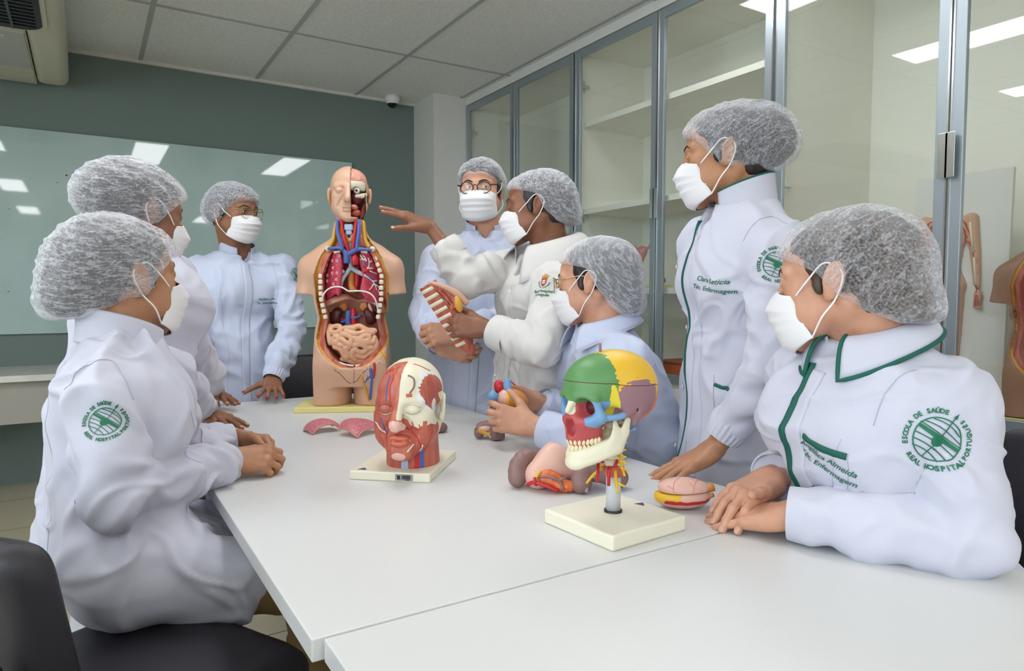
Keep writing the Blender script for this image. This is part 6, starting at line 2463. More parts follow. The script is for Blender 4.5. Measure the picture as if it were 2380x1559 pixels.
    top = np.maximum.reduce([Xh + 0.008 + 0 * Yh + 0 * Zh, -0.045 - Zh * -0 + 0 * Xh + 0 * Yh - 0 * Zh, 0.040 - Zh + 0 * Xh + 0 * Yh, -0.07 - Yh + 0 * Xh + 0 * Zh])
    hf.F = np.maximum(hf.F, -np.minimum(cutv, top)).astype(np.float32)
    hf.cut(lambda X, Y, Z: -0.128 - Z + 0 * X + 0 * Y)
    v, q = hf.mesh(1)
    hp = Piece(v, q)
    c = centers(hp)
    cls = np.zeros(len(q), int)
    cls[(c[:, 0] < -0.0065) & (c[:, 0] > -0.068) & (c[:, 1] < -0.018) & (c[:, 1] > -0.026) & (c[:, 2] > -0.105)] = 1
    HS = split(hp, cls)
    hh = lambda p: (setattr(p, 'V', p.V * hs), p.tf(Hm, HO))[1]
    head_o = add('head', hh(HS[0]), 'model_skin')
    if 1 in HS:
        add('head_section', hh(HS[1]), 'dark_red', head_o)
    g = Field((-0.09, -0.11, -0.0), (0.01, 0.09, 0.12), 0.0026)
    g.ell((-0.006, -0.008, 0.045), (0.064, 0.083, 0.056))
    g.cut(lambda X, Y, Z: np.maximum(X + 0.0085, 0.028 - Z) + 0 * Y)
    g.noise(lambda p: 0.0035 * np.abs(perlin(p * 70)) * 2 - 0.002, 0.02)
    v, q = g.mesh(1)
    add('brain', hh(Piece(v, q)), 'model_brain', head_o)
    g = Field((-0.09, -0.03, -0.04), (0.01, 0.12, 0.06), 0.0026)
    g.ell((0, 0.030, 0.026), (0.066, 0.062, 0.060))
    g.cut(lambda X, Y, Z: np.maximum(np.maximum(X + 0.0085, np.abs(Z - 0.022) - 0.017), -0.02 - Y))
    g.ell((-0.031, 0.085, 0.0), (0.018, 0.03, 0.016), op='sub', k=0.004)
    g.cone((-0.052, 0.055, -0.016), (-0.065, 0.02, -0.006), 0.010, 0.008, k=0.004)
    g.cone((-0.052, 0.055, -0.016), (-0.030, 0.074, -0.020), 0.010, 0.007, k=0.004)
    v, q = g.mesh(1)
    add('skull_band', hh(Piece(v, q)), 'model_bone', head_o)
    for e in eye_pieces((0.1, 1, 0))[:1]:
        e.V = e.V + V3(0, -0.004, 0)
        make('eye', W(hh(e)), [M['eye_white'], M['iris_dark'], M['pupil']], head_o)
    add('nasal_cavity', hh(sphere((-0.028, 0.030, -0.022), (0.022, 0.046, 0.030), 16, 12)), 'model_spleen', head_o)
    add('tongue', hh(sphere((-0.020, 0.048, -0.062), (0.016, 0.034, 0.012), 16, 12, roty(-0.2))), 'model_pink', head_o)
    add('jaw_muscle', [hh(sphere((-0.026, 0.040, -0.084), (0.020, 0.034, 0.014), 16, 12, roty(0.3))), hh(sphere((-0.052, 0.006, -0.070), (0.008, 0.016, 0.034), 14, 10, roty(-0.3)))], 'model_muscle', head_o)
    add('ear_muscle', hh(tube([(0.077, 0.030, -0.005), (0.076, 0.020, -0.035), (0.068, 0.006, -0.075)], [.006, .009, .006], 10, n=4, flat=((1, 0, 0), 0.5))), 'model_orange', head_o)


t = thing('anatomical_torso_model', 'tall skin-coloured anatomical torso model with open chest and coiled intestines on table', 'anatomical model', T_O)
build_torso(t, T_O, T_R)

# ------------------------------------------------------------------ muscle and skull head model
HB = V3(0.654, 1.541, TZ)
t = thing('anatomical_head_model', 'anatomical head model, half red muscle and half cream skull, on white base', 'anatomical model', HB)
e1 = unit(V3(0.75, -0.66, 0))
HBR = np.stack([e1, np.cross(V3(0, 0, 1), e1), V3(0, 0, 1)], 1)
make('base', box(HB + V3(0, 0, 0.0105), (0.0955, 0.122, 0.0105), HBR, 0.003), M['model_base'], t)
fc = -HBR[:, 1]
HF = frame(unit(fc + 0.02 * HBR[:, 0]))
HH = P(952, 938, 1.62)
hs = 0.97
nbl = (V3(HH[0] - fc[0] * 0.0, HH[1] - fc[1] * 0.0, TZ + 0.02) - HH) @ HF / hs
nbl[1] -= 0.02
f = head_field(nbl, male=True, h=0.0021, model=True)
f.noise(lambda p: 0.0012 * ridge(p * np.array([120, 30, 30])) * (p[:, 0] > 0.0), 0.01)
f.cut(lambda X, Y, Z: nbl[2] - Z + 0 * X + 0 * Y)
v, q = f.mesh(1)
p = Piece(v, q)
c = centers(p)
x, y, z = c.T
nz_ = 0.004 * perlin(c * 60)
cls = np.zeros(len(q), int)                     # 0 muscle
left = x < -0.003 + 0 * nz_
zb = np.interp(-x, [0, .012, .022, .034, .046, .058, .08], [-0.016, -0.018, -0.030, -0.042, -0.050, -0.036, -0.040])
bone = (left & (z > zb + 1.5 * nz_)) | (left & (z > -0.072) & (y < -0.008)) | ((z > 0.085) & (y < 0.02))
cls[bone | ((x < -0.070) & (y < 0.012))] = 1
te = ((y - 0.024) / 0.054) ** 2 + ((z - 0.034) / 0.045) ** 2
te2 = te + 0.20 * perlin(c * np.array([1, 170, 170]))
tz_ = left & (x < -0.040) & (z > -0.014 - 0.2 * np.maximum(0.02 - y, 0))
cls[tz_ & (te2 < 1.30)] = 2      # tendon
cls[tz_ & (te2 < 0.86)] = 0
cls[(x < -0.0735) & (y < 0.006) & (z < 0.030)] = 1
cls[left & (x < -0.04) & (((y - 0.030) / 0.015) ** 2 + ((z + 0.006) / 0.026) ** 2 + 0.2 * perlin(c * np.array([1, 200, 60])) < 1)] = 2
nose = (((x) / 0.021) ** 2 + ((z + 0.036) / 0.0155) ** 2 < 1) & (y > 0.088)
cls[nose | ((np.abs(x) < 0.006) & (z < -0.040) & (z > -0.054) & (y > 0.088))] = 3   # nose cartilage
lipw = np.clip(np.abs(x) / 0.028, 0, 1)
cls[(lipw < 1) & (y > 0.070) & (z < -0.0712 + 0.0125 * (1 - lipw ** 2) - 0.003 * np.exp(-(x / 0.006) ** 2)) & (z > -0.0712 - 0.0155 * (1 - lipw ** 2))] = 4
cls[(z < -0.128) & (np.abs(x) < 0.008) & (y > 0)] = 5
cls[(z < -0.098) & (x < -0.022) & (x > -0.034) & (y > 0.0) & (y < 0.06)] = 6
cls[(z < -0.098) & (x < -0.034) & (x > -0.043) & (y > -0.02) & (y < 0.06)] = 7
cls[(((z + 0.110) / 0.010) ** 2 + (x / 0.017) ** 2 < 1) & (y > 0.07)] = 8
S = split(p, cls)
for k, (nm, m_) in {0: ('face_muscle', 'muscle_fibre'), 1: ('skull_bone', 'model_bone'), 2: ('tendon', 'model_white'), 3: ('cartilage', 'model_palepink'), 4: ('lips', 'model_lips'), 5: ('windpipe', 'model_cartilage'), 6: ('neck_artery', 'model_red'), 7: ('neck_vein', 'model_blue'), 8: ('chin_cartilage', 'model_palepink')}.items():
    if k in S:
        pc = S[k]
        pc.V = pc.V * hs
        make(nm, pc.tf(HF, HH), M[m_], t)
htree2 = bvh(Piece(v, q))


def on_head(pts, r, m_, nm, d=(0, -1, 0), lift=0.0):
    pts = spline(pts, 6)
    if d is None:
        w, _ = nearest(pts, htree2, lift)
    else:
        w = project(pts, htree2, d, lift, 0.1)
    pc = tube(w, r, 6)
    pc.V = pc.V * hs
    return make(nm, pc.tf(HF, HH), M[m_], t)


for l in ([(0.018, 0.10, 0.02), (0.022, 0.09, 0.05), (0.016, 0.08, 0.075), (0.024, 0.06, 0.095)], [(0.05, 0.06, 0.01), (0.055, 0.05, 0.04), (0.045, 0.045, 0.075), (0.02, 0.05, 0.09)], [(-0.030, 0.09, -0.030), (-0.033, 0.085, -0.05), (-0.040, 0.07, -0.07), (-0.046, 0.06, -0.095)],
          [(0.03, 0.09, -0.03), (0.034, 0.085, -0.06), (0.030, 0.08, -0.09)], [(-0.016, 0.10, -0.008), (-0.020, 0.10, -0.022), (-0.030, 0.09, -0.045)], [(-0.043, 0.07, -0.034), (-0.046, 0.07, -0.045), (-0.038, 0.07, -0.045)], [(-0.055, 0.05, -0.055), (-0.05, 0.05, -0.075), (-0.05, 0.045, -0.10)],
          [(-0.02, 0.03, 0.104), (-0.045, 0.02, 0.09), (-0.058, 0.01, 0.085)]):
    on_head(l, 0.0013, 'model_red', 'artery', None)
for l in ([(0.028, 0.09, 0.02), (0.030, 0.085, 0.05), (0.028, 0.07, 0.08)], [(0.045, 0.08, -0.02), (0.040, 0.08, -0.04), (0.036, 0.08, -0.06)], [(-0.022, 0.08, 0.088), (-0.034, 0.075, 0.075), (-0.036, 0.08, 0.055), (-0.026, 0.085, 0.038)]):
    on_head(l, 0.0018 if l[0][0] > 0 else 0.0024, 'model_blue' if l[0][0] > 0 else 'model_mauve', 'vein', None)
for l in ([(0.05, 0.06, -0.03), (0.045, 0.07, -0.05), (0.036, 0.08, -0.058)], [(-0.02, 0.09, -0.098), (-0.030, 0.08, -0.085), (-0.034, 0.08, -0.082)], [(-0.046, 0.06, -0.08), (-0.044, 0.06, -0.10), (-0.046, 0.055, -0.108)]):
    on_head(l, 0.002, 'model_bone', 'facial_nerve', None)
for s in (-1, 1):
    on_head([(s * 0.017, 0.1, -0.005), (s * 0.025, 0.1, -0.0085), (s * 0.034, 0.1, -0.0095), (s * 0.043, 0.095, -0.0075), (s * 0.049, 0.09, -0.004)], 0.0011, 'dark_red' if s > 0 else 'tag_grey', 'eyelid_line')
    on_head([(s * 0.018, 0.1, 0.006), (s * 0.027, 0.1, 0.0105), (s * 0.038, 0.1, 0.0105), (s * 0.049, 0.09, 0.005)], 0.0008, 'dark_red' if s > 0 else 'model_palepink', 'eyelid_fold')
on_head([(0.018, 0.1, -0.0065), (0.034, 0.1, -0.012), (0.048, 0.09, -0.006)], 0.0015, 'model_bone', 'eyelid_rim')
for c0, w_ in (((-0.024, 0.085, 0.032), (0.007, 0.003, 0.004)), ((-0.050, 0.06, -0.030), (0.005, 0.003, 0.005)), ((-0.052, 0.055, -0.044), (0.004, 0.003, 0.004))):
    q_, n_ = nearest([c0], htree2, 0.0)
    pc = box(q_[0], (w_[0], 0.0015, w_[2]), frame(n_[0]), 0.001)
    pc.V = pc.V * hs
    make('muscle_stub', pc.tf(HF, HH), M['model_muscle'], t)
# inventory tag on the front face of the base, maker's triangle on top
fo = HB + HBR @ V3(0.035, -0.1225, 0.0105)
make('inventory_tag', box(fo, (0.021, 0.0008, 0.0075), HBR, 0.0006), M['tag_grey'], t)
bars_ = [box(fo + HBR @ V3(-0.004 + 0.0021 * k, -0.0010, 0.0005), (0.0007, 0.0004, 0.0045), HBR) for k in range(10)] + [box(fo + HBR @ V3(-0.0125, -0.0010, 0.0), (0.0035, 0.0004, 0.0045), HBR), box(fo + HBR @ V3(0.008, -0.0010, -0.0058), (0.005, 0.0004, 0.0008), HBR)]
make('tag_print', bars_, M['black_metal'], t)
lg = HB + HBR @ V3(-0.070, -0.104, 0.0214)
make('maker_mark', Piece(np.array([(-0.012, -0.006, 0), (0.012, -0.006, 0), (0, 0.012, 0)]), [(0, 1, 2)], 0, False).tf(HBR, lg), M['logo_purple'], t)

# ------------------------------------------------------------------ coloured skull on a stand
SB = V3(0.807, 0.944, TZ)
t = thing('anatomical_skull_model', 'multicoloured human skull model on grey post and white base', 'anatomical model', SB)
make('base', box(SB + V3(0, 0, 0.0135), (0.091, 0.091, 0.0135), rotz(0.066), 0.004), M['model_base'], t)
make('maker_mark', Piece(np.array([(-0.011, -0.006, 0), (0.011, -0.006, 0), (0, 0.011, 0)]), [(0, 1, 2)], 0, False).tf(rotz(-1.2), SB + V3(0.074, 0.010, 0.0275)), M['logo_purple'], t)
PO = PZ(1425, 1188, TZ + 0.027)
make('post', lathe([(0.0135, 0), (0.0135, 0.080)], 24).tf(None, PO), M['pole_grey'], t)
make('post_ring', lathe([(0.0165, 0), (0.0165, 0.004), (0.0135, 0.004)], 24, cap=False).tf(None, PO), M['black_metal'], t)
SR = frame((-1, -0.02, 0.0), (0.0, 0.02, 1))
ss = 0.92
SO = V3(PO[0], PO[1], 0.0) - SR @ V3(0, -0.022, 0) * ss
SO[2] = 0.978
f = Field((-0.09, -0.13, -0.10), (0.09, 0.12, 0.13), 0.0021)
f.ell((0, -0.020, 0.038), (0.072, 0.094, 0.067))
f.ell((0, 0.030, 0.036), (0.059, 0.057, 0.054), k=0.02)
f.ell((0, -0.055, 0.010), (0.060, 0.052, 0.050), k=0.025)
for s in (-1, 1):
    f.ell((s * 0.055, -0.015, 0.012), (0.018, 0.035, 0.035), k=0.02)
    f.cone((s * 0.058, -0.028, -0.010), (s * 0.056, -0.022, -0.032), 0.012, 0.006, k=0.012)
    f.cone((s * 0.010, 0.080, 0.019), (s * 0.046, 0.066, 0.020), 0.008, 0.0075, k=0.01)
    f.cone((s * 0.046, 0.066, 0.016), (s * 0.052, 0.056, -0.014), 0.007, 0.009, k=0.008)
    f.cone((s * 0.050, 0.056, -0.018), (s * 0.028, 0.072, -0.026), 0.010, 0.009, k=0.01)
f.cone((0, 0.068, -0.03), (0, 0.062, -0.057), 0.027, 0.024, k=0.015)
f.cone((0, 0.066, -0.057), (0, 0.044, -0.059), 0.023, 0.026, k=0.01)
f.cone((0, 0.080, -0.046), (0, 0.078, -0.059), 0.012, 0.012, k=0.01)
f.cone((0, 0.082, 0.012), (0, 0.093, -0.006), 0.007, 0.0055, k=0.006)
f.ell((0, 0.050, -0.03), (0.040, 0.025, 0.035), k=0.02)
for s in (-1, 1):
    f.ell((s * 0.0285, 0.080, 0.001), (0.0190, 0.034, 0.0180), k=0.005, op='sub')
    f.ell((s * 0.052, 0.024, -0.022), (0.015, 0.026, 0.022), k=0.006, op='sub')
    f.ell((s * 0.0060, 0.094, -0.037), (0.0085, 0.024, 0.0165), rotx(0.25), k=0.004, op='sub')
    f.ell((s * 0.066, -0.018, -0.006), (0.008, 0.0035, 0.0045), k=0.002, op='sub')
f.ell((0, 0.002, -0.065), (0.036, 0.036, 0.040), k=0.01, op='sub')
for s in (-1, 1):
    f.chain(spline([(s * 0.052, 0.052, -0.018), (s * 0.066, 0.028, -0.016), (s * 0.069, 0.008, -0.012), (s * 0.064, -0.012, -0.008)], 4), 0.0052, k=0.006)
v, q = f.mesh(1)
p = Piece(v, q)
c = centers(p)
x, y, z = c.T
j1 = 0.0030 * perlin(c * 130) + 0.0022 * np.sin(z * 700) + 0.002 * np.sin(x * 600)
ax_ = np.abs(x)
cls = np.full(len(q), 1)                                                       # parietal
cor = 0.026 - 0.10 * np.maximum(z - 0.06, 0) * 0 + 0.10 * (0.09 - z)           # coronal suture
cls[y > cor + j1 - 0.004] = 0                                                  # frontal
sq_ = 0.050 - 6.5 * (y + 0.028) ** 2                                           # squamous suture
cls[(z < sq_ + 1.3 * j1) & (y < 0.022 + 0.3 * z) & (y > -0.075)] = 2
cls[(y < -0.070 - 0.55 * (z - 0.0) + j1) & (z < 0.032)] = 3
cls[(z < -0.012) & (y < -0.045) & (ax_ < 0.045)] = 3
cls[(y > 0.018 + 0.3 * z) & (y < 0.040) & (z < 0.044) & (ax_ > 0.030)] = 4     # sphenoid
fr_low = 0.010 + 0.004
cls[(y > 0.036) & (z < 0.008) & (y > 0.03)] = 5                                # maxilla
cls[(ax_ > 0.030) & (y > 0.018) & (z < 0.014 + j1 * 0.6) & (z > -0.040 + 0.5 * (0.05 - ax_)) & (y < 0.080) & (y > 0.036 - 0.0)] = 6   # zygomatic
cls[(ax_ > 0.054) & (z < -0.002) & (z > -0.030) & (y > 0.016)] = 6
cls[(ax_ > 0.052) & (z < 0.0) & (z > -0.030) & (y <= 0.016) & (y > -0.02)] = 2
cls[(ax_ < 0.0095) & (y > 0.080) & (z > -0.013) & (z < 0.012)] = 7
cls[(ax_ < 0.030) & (y < 0.060) & (y > 0.020) & (z < 0.012) & (z > -0.02)] = 8
S = split(p, cls)
nm = {0: ('frontal_bone', 'skull_green'), 1: ('parietal_bone', 'skull_yellow'), 2: ('temporal_bone', 'skull_mauve'), 3: ('occipital_bone', 'skull_orange'), 4: ('sphenoid_bone', 'skull_lemon'), 5: ('upper_jaw', 'skull_red'), 6: ('cheekbone', 'skull_blue'), 7: ('nasal_bone', 'model_bone'), 8: ('orbit_floor', 'dark_red')}
put = lambda pc: (setattr(pc, 'V', pc.V * ss), pc.tf(SR, SO))[1]
for k, pc in S.items():
    if k in (4, 6):                              # paired bones: one object a side
        for _, hp_ in split(pc, (centers(pc)[:, 0] > 0).astype(int)).items():
            make(nm[k][0], put(hp_), M[nm[k][1]], t)
    else:
        make(nm[k][0], put(pc), M[nm[k][1]], t)
stree = bvh(Piece(v, q))
cutl = []
for a in np.linspace(0, 2 * np.pi, 90):
    cutl.append((0.12 * math.sin(a), -0.02 + 0.14 * math.cos(a), 0.048 + 0.010 * math.cos(a)))
cl_ = np.array([project([w], stree, (-w[0], -0.02 - w[1], 0), 0.0, 0.02)[0] for w in cutl])
make('saw_cut', put(tube(cl_, 0.0007, 5)), M['dark_red'], t)
make('calvarium_pin', put(tube([(0, 0.012, 0.095), (0.002, 0.012, 0.118)], 0.0028, 8)), M['skull_mauve'], t)
# lower jaw
f = Field((-0.07, -0.03, -0.15), (0.07, 0.11, 0.01), 0.0021)
for s in (-1, 1):
    body_ = spline([(0, 0.078, -0.105), (s * 0.018, 0.072, -0.103), (s * 0.036, 0.046, -0.092), (s * 0.048, 0.012, -0.077)], 6)
    f.chain(body_, 0.0090, k=0.006)
    f.chain(body_ + V3(0, 0.001, 0.010), 0.0078, k=0.006)
    f.chain(body_ * V3(0.97, 0.99, 1) + V3(0, 0.001, 0.018), 0.0062, k=0.005)
    f.chain([(s * 0.048, 0.010, -0.078), (s * 0.053, -0.002, -0.048), (s * 0.057, -0.010, -0.012)], [.013, .0105, .006], k=0.008, sq=((1, 0, 0), 0.45))
    f.chain([(s * 0.047, 0.024, -0.076), (s * 0.051, 0.018, -0.050), (s * 0.052, 0.022, -0.026)], [.014, .011, .005], k=0.010, sq=((1, 0, 0), 0.42))
f.ell((0, 0.080, -0.109), (0.019, 0.011, 0.010), k=0.01)
v, q = f.mesh(1)
make('lower_jaw', put(Piece(v, q)), M['model_bone'], t)
up_, lo_ = [], []
arch = spline([(-0.030, 0.040, 0), (-0.026, 0.062, 0), (-0.014, 0.082, 0), (0, 0.089, 0), (0.014, 0.082, 0), (0.026, 0.062, 0), (0.030, 0.040, 0)], 8)
L_ = np.concatenate([[0], np.cumsum(np.linalg.norm(np.diff(arch, axis=0), axis=1))])
for k in range(16):
    s_ = L_[-1] * (k + 0.5) / 16
    w = np.array([np.interp(s_, L_, arch[:, i]) for i in range(3)])
    fr_ = abs(k - 7.5)
    wd = 0.0046 if fr_ < 5 else 0.0052
    make('tooth', put(sphere(w + V3(0, -0.0005, -0.0635), (wd, wd * 0.9, 0.0080), 10, 8)), M['tooth'], t)
    make('tooth', put(sphere(w * V3(0.98, 0.98, 1) + V3(0, -0.002, -0.0775), (wd * 0.95, wd * 0.85, 0.0078), 10, 8)), M['tooth'], t)
# neck vertebrae, nerves, arteries
for k in range(7):
    cz = -0.036 - 0.0135 * k
    cyv = -0.022 + 0.012 * math.sin(k / 6 * math.pi) + 0.0012 * k
    f = Field((-0.05, -0.07, cz - 0.03), (0.05, 0.04, cz + 0.03), 0.0024)
    f.cone((0, cyv, cz - 0.004), (0, cyv, cz + 0.005), 0.0135, 0.0135, k=0)
    for s in (-1, 1):
        f.cone((s * 0.010, cyv - 0.002, cz), (s * 0.024, cyv - 0.006, cz - 0.002), 0.0055, 0.0045, k=0.004)
        f.cone((s * 0.018, cyv - 0.008, cz), (s * 0.004, cyv - 0.026, cz - 0.003), 0.005, 0.0045, k=0.004)
    f.cone((0, cyv - 0.026, cz - 0.003), (0, cyv - 0.036, cz - 0.009), 0.0045, 0.0035, k=0.004)
    v, q = f.mesh(1)
    make('vertebra', put(Piece(v, q)), M['model_bone'], t)
    if k < 6:
        make('disc', put(lathe([(0.011, -0.003), (0.0135, 0.0), (0.011, 0.003)], 18).tf(None, (0, cyv + 0.001, cz - 0.0068))), M['model_palepink'], t)
    for s in (-1, 1):
        ln = [(s * 0.012, cyv - 0.006, cz - 0.006), (s * 0.026, cyv - 0.004, cz - 0.010), (s * 0.040, cyv + 0.002, cz - 0.020)]
        make('spinal_nerve', [put(tube(ln, [.003, .0028, .0022], 8, n=4)), put(tube([ln[1], V3(*ln[1]) + V3(s * 0.010, -0.010, -0.002)], [.0024, .0018], 8))], M['nerve_yellow'], t)
for s in (-1, 1):
    make('vertebral_artery', put(tube([(s * 0.019, -0.012 + 0.01 * math.sin(k), -0.034 - 0.0125 * k) for k in range(8)], 0.0032, 8, n=5)), M['model_red'], t)
make('lower_collar', put(lathe([(0.018, -0.012), (0.021, 0.0), (0.019, 0.010)], 22).tf(None, (0, -0.021, -0.133))), M['model_muscle'], t)
for s in (-1, 1):
    make('spinal_nerve', [put(tube([(s * 0.018, -0.008, -0.130), (s * 0.034, 0.004, -0.148), (s * 0.046, 0.012, -0.166)], [.0035, .003, .002], 8, n=4)), put(tube([(s * 0.034, 0.004, -0.148), (s * 0.046, -0.008, -0.156)], [.0028, .002], 8))], M['nerve_yellow'], t)
    make('artery_stub', put(tube([(s * 0.016, 0.006, -0.120), (s * 0.017, 0.008, -0.158)], 0.0032, 8)), M['model_red'], t)
make('jugular_vein', put(tube([(-0.030, -0.03, -0.036), (-0.036, -0.026, -0.05), (-0.048, -0.034, -0.046)], 0.004, 8, n=4)), M['skull_blue'], t)
make('skull_base_vessels', put(tube([(-0.034, -0.02, -0.03), (-0.04, -0.028, -0.028), (-0.05, -0.03, -0.034)], 0.0045, 8, n=4)), M['model_red'], t)
# ------------------------------------------------------------------ loose organ models on the table
def lobe_slice(O, ang, length, width, rise, label, flip=1, tilt=0.0):
    """thin curved outer slice of a lung, lying arched on the table"""
    t = thing('lung_slice', label, 'anatomical model', O, 'speckled pink lung slices')
    nu, nv = 28, 18
    G = np.zeros((nu, nv, 3))
    for a in range(nu):
        u = a / (nu - 1)
        for b in range(nv):
            w = b / (nv - 1)
            th = math.pi * (0.12 + 0.70 * u)
            x = -math.cos(th) * length * 0.55 * (1 - 0.10 * abs(w - 0.5))
            z = (math.sin(th) - math.sin(math.pi * 0.12)) * rise + 0.004
            y = (w - 0.5) * width * (1 - 0.35 * (u - 0.4) ** 2 * 2) + 0.012 * math.sin(u * 3)
            z += 0.010 * math.sin(w * math.pi) + tilt * w
            G[a, b] = (x, y, z)
    R = rotz(ang)
    G[..., 2] += 0.003 - G[..., 2].min()
    top = grid_sheet(G, 0.004).tf(R, O)
    make('outer_surface', top, M['lobe_speckle'], t)
    under = G.copy()
    under[..., 2] -= 0.0045
    under[..., :2] *= 0.97
    under[..., 2] = np.maximum(under[..., 2], 0.0008)
    make('inner_surface', grid_sheet(under, 0.0008).tf(R, O), M['model_white'], t)
    rim = np.concatenate([G[:, 0], G[-1], G[::-1, -1], G[0, ::-1]])
    rim[:, 2] = np.maximum(rim[:, 2] - 0.002, 0.003)
    make('cut_edge', tube(rim, 0.0028, 8).tf(R, O), M['model_pink'], t)


lobe_slice(PZ(752, 1002, TZ), 0.10, 0.100, 0.085, 0.040, 'curved pink lung slice standing arched beside the torso model base')
lobe_slice(PZ(842, 1008, TZ), 0.42, 0.115, 0.085, 0.030, 'speckled pink lung slice behind the half muscle head model', tilt=0.02)
O = PZ(1008, 1005, TZ)
t = thing('organ_piece', 'dark brown organ piece mostly hidden behind the half muscle head model', 'anatomical model', O)
f = Field((-0.06, -0.05, 0), (0.06, 0.05, 0.05), 0.003)
f.ell((0, 0, 0.016), (0.042, 0.028, 0.018)).ell((0.022, -0.01, 0.014), (0.018, 0.018, 0.014), k=0.01)
f.cut(lambda X, Y, Z: 0.001 - Z + 0 * X + 0 * Y)
v, q = f.mesh(2)
make('body', Piece(v + O, q), M['model_mauve'], t)


def colon(f, pts, r, n=7):
    p = spline(pts, n)
    for i in range(len(p) - 1):
        k = 1 + 0.16 * math.sin(i * 1.9)
        f.cone(p[i], p[i + 1], r * k, r * (1 + 0.16 * math.sin((i + 1) * 1.9)), k=0.004)


# curved bowel piece in front of the hands
O = PZ(1140, 1022, TZ)
Rv = frame(IM(0, 0, 1))
t = thing('bowel_piece', 'small mauve bowel piece with yellow strip under the hands holding the heart model', 'anatomical model', O)
f = Field((-0.06, -0.05, -0.005), (0.06, 0.07, 0.07), 0.0028)
colon(f, [(-0.034, 0.010, 0.016), (-0.030, 0.030, 0.030), (-0.008, 0.034, 0.036), (0.014, 0.018, 0.034)], 0.013)
f.box((0.020, -0.006, 0.022), (0.020, 0.017, 0.020), rotz(0.5), 0.008, k=0.008)
f.cut(lambda X, Y, Z: 0.001 - Z + 0 * X + 0 * Y)
v, q = f.mesh(1)
make('bowel', Piece(v, q).tf(Rv, O), M['model_mauve'], t)
make('fat_strip', tube([(-0.036, 0.000, 0.028), (-0.022, 0.000, 0.022), (-0.006, -0.004, 0.016), (0.004, -0.012, 0.010)], [.006, .006, .005, .003], 8, n=5).tf(Rv, O), M['model_fat'], t)
make('lining', sphere((-0.016, 0.010, 0.030), (0.020, 0.012, 0.010), 16, 10).tf(Rv, O), M['model_palepink'], t)
for p_ in ((-0.046, 0.008, 0.034), (0.0, -0.020, 0.012)):
    make('pin', [tube([p_, V3(*p_) + V3(0.008, 0.004, 0)], 0.0010, 6).tf(Rv, O), sphere(p_, 0.0026, 8, 6).tf(Rv, O)], M['bright_metal'], t)

# duodenum, pancreas and colon model
O = PZ(1310, 1140, TZ)
t = thing('bowel_model', 'pale pink stomach lining model with mauve colon and orange pancreas behind the skull', 'anatomical model', O)
f = Field((-0.14, -0.06, -0.01), (0.16, 0.13, 0.12), 0.0035)
f.ell((-0.022, 0.040, 0.045), (0.042, 0.040, 0.045)).ell((-0.055, 0.020, 0.028), (0.030, 0.032, 0.030), k=0.02).ell((0.045, 0.050, 0.040), (0.060, 0.034, 0.026), rotz(0.2) @ roty(-0.3), k=0.025)
f.cone((-0.02, 0.045, 0.08), (0.02, 0.05, 0.058), 0.014, 0.02, k=0.02)
f.cone((0.070, 0.070, 0.04), (0.080, 0.075, 0.095), 0.013, 0.006, k=0.02)
f.cut(lambda X, Y, Z: 0.001 - Z + 0 * X + 0 * Y)
v, q = f.mesh(2)
make('stomach_lining', Piece(v, q).tf(Rv, O), M['model_palepink'], t)
f = Field((-0.15, -0.06, -0.01), (0.16, 0.13, 0.12), 0.003)
colon(f, [(-0.100, 0.020, 0.020), (-0.098, 0.034, 0.046), (-0.080, 0.060, 0.058), (-0.060, 0.075, 0.050)], 0.018)
v, q = f.mesh(1)
make('colon', Piece(v, q).tf(Rv, O), M['model_mauve'], t)
f = Field((0.0, -0.06, -0.01), (0.16, 0.13, 0.12), 0.003)
colon(f, [(0.036, -0.018, 0.018), (0.042, 0.000, 0.042), (0.070, 0.010, 0.040), (0.100, 0.012, 0.032), (0.122, 0.016, 0.024)], 0.020)
f.cut(lambda X, Y, Z: 0.001 - Z + 0 * X + 0 * Y)
v, q = f.mesh(1)
make('colon', Piece(v, q).tf(Rv, O), M['model_mauve'], t)
make('colon_band', tube([(0.046, -0.036, 0.006), (0.046, -0.026, 0.034), (0.056, -0.008, 0.058), (0.080, -0.002, 0.058)], 0.004, 8, n=6).tf(Rv, O), M['tag_grey'], t)
f = Field((-0.09, -0.06, -0.01), (0.05, 0.03, 0.07), 0.003)
f.ell((-0.030, -0.004, 0.026), (0.030, 0.016, 0.020), roty(0.3)).ell((0.004, -0.014, 0.014), (0.026, 0.016, 0.013), k=0.015)
f.noise(lambda p: 0.0025 * perlin(p * 160), 0.01)
v, q = f.mesh(1)
make('pancreas', Piece(v, q).tf(Rv, O), M['skull_orange'], t)
make('vein', [tube([(-0.056, -0.012, 0.034), (-0.030, -0.024, 0.036), (-0.010, -0.026, 0.026), (-0.002, -0.030, 0.010)], 0.0032, 8, n=5).tf(Rv, O), tube([(-0.012, -0.026, 0.030), (0.006, -0.018, 0.034)], 0.0028, 8).tf(Rv, O)], M['model_mauve'], t)
make('artery', [tube([(-0.078, 0.000, 0.012), (-0.066, -0.014, 0.022), (-0.040, -0.026, 0.018), (-0.014, -0.030, 0.008)], 0.0042, 8, n=5).tf(Rv, O), tube([(-0.060, -0.018, 0.016), (-0.064, -0.020, 0.034)], 0.003, 8).tf(Rv, O)], M['model_red'], t)
make('bile_duct', tube([(-0.062, -0.012, 0.022), (-0.058, -0.014, 0.036), (-0.050, -0.008, 0.044)], 0.0032, 8, n=4).tf(Rv, O), M['nerve_yellow'], t)
make('gallbladder_strip', tube([(0.018, 0.014, 0.060), (0.022, 0.016, 0.080), (0.028, 0.02, 0.10)], [.004, .003, .0015], 8, n=4).tf(Rv, O), M['model_orange'], t)

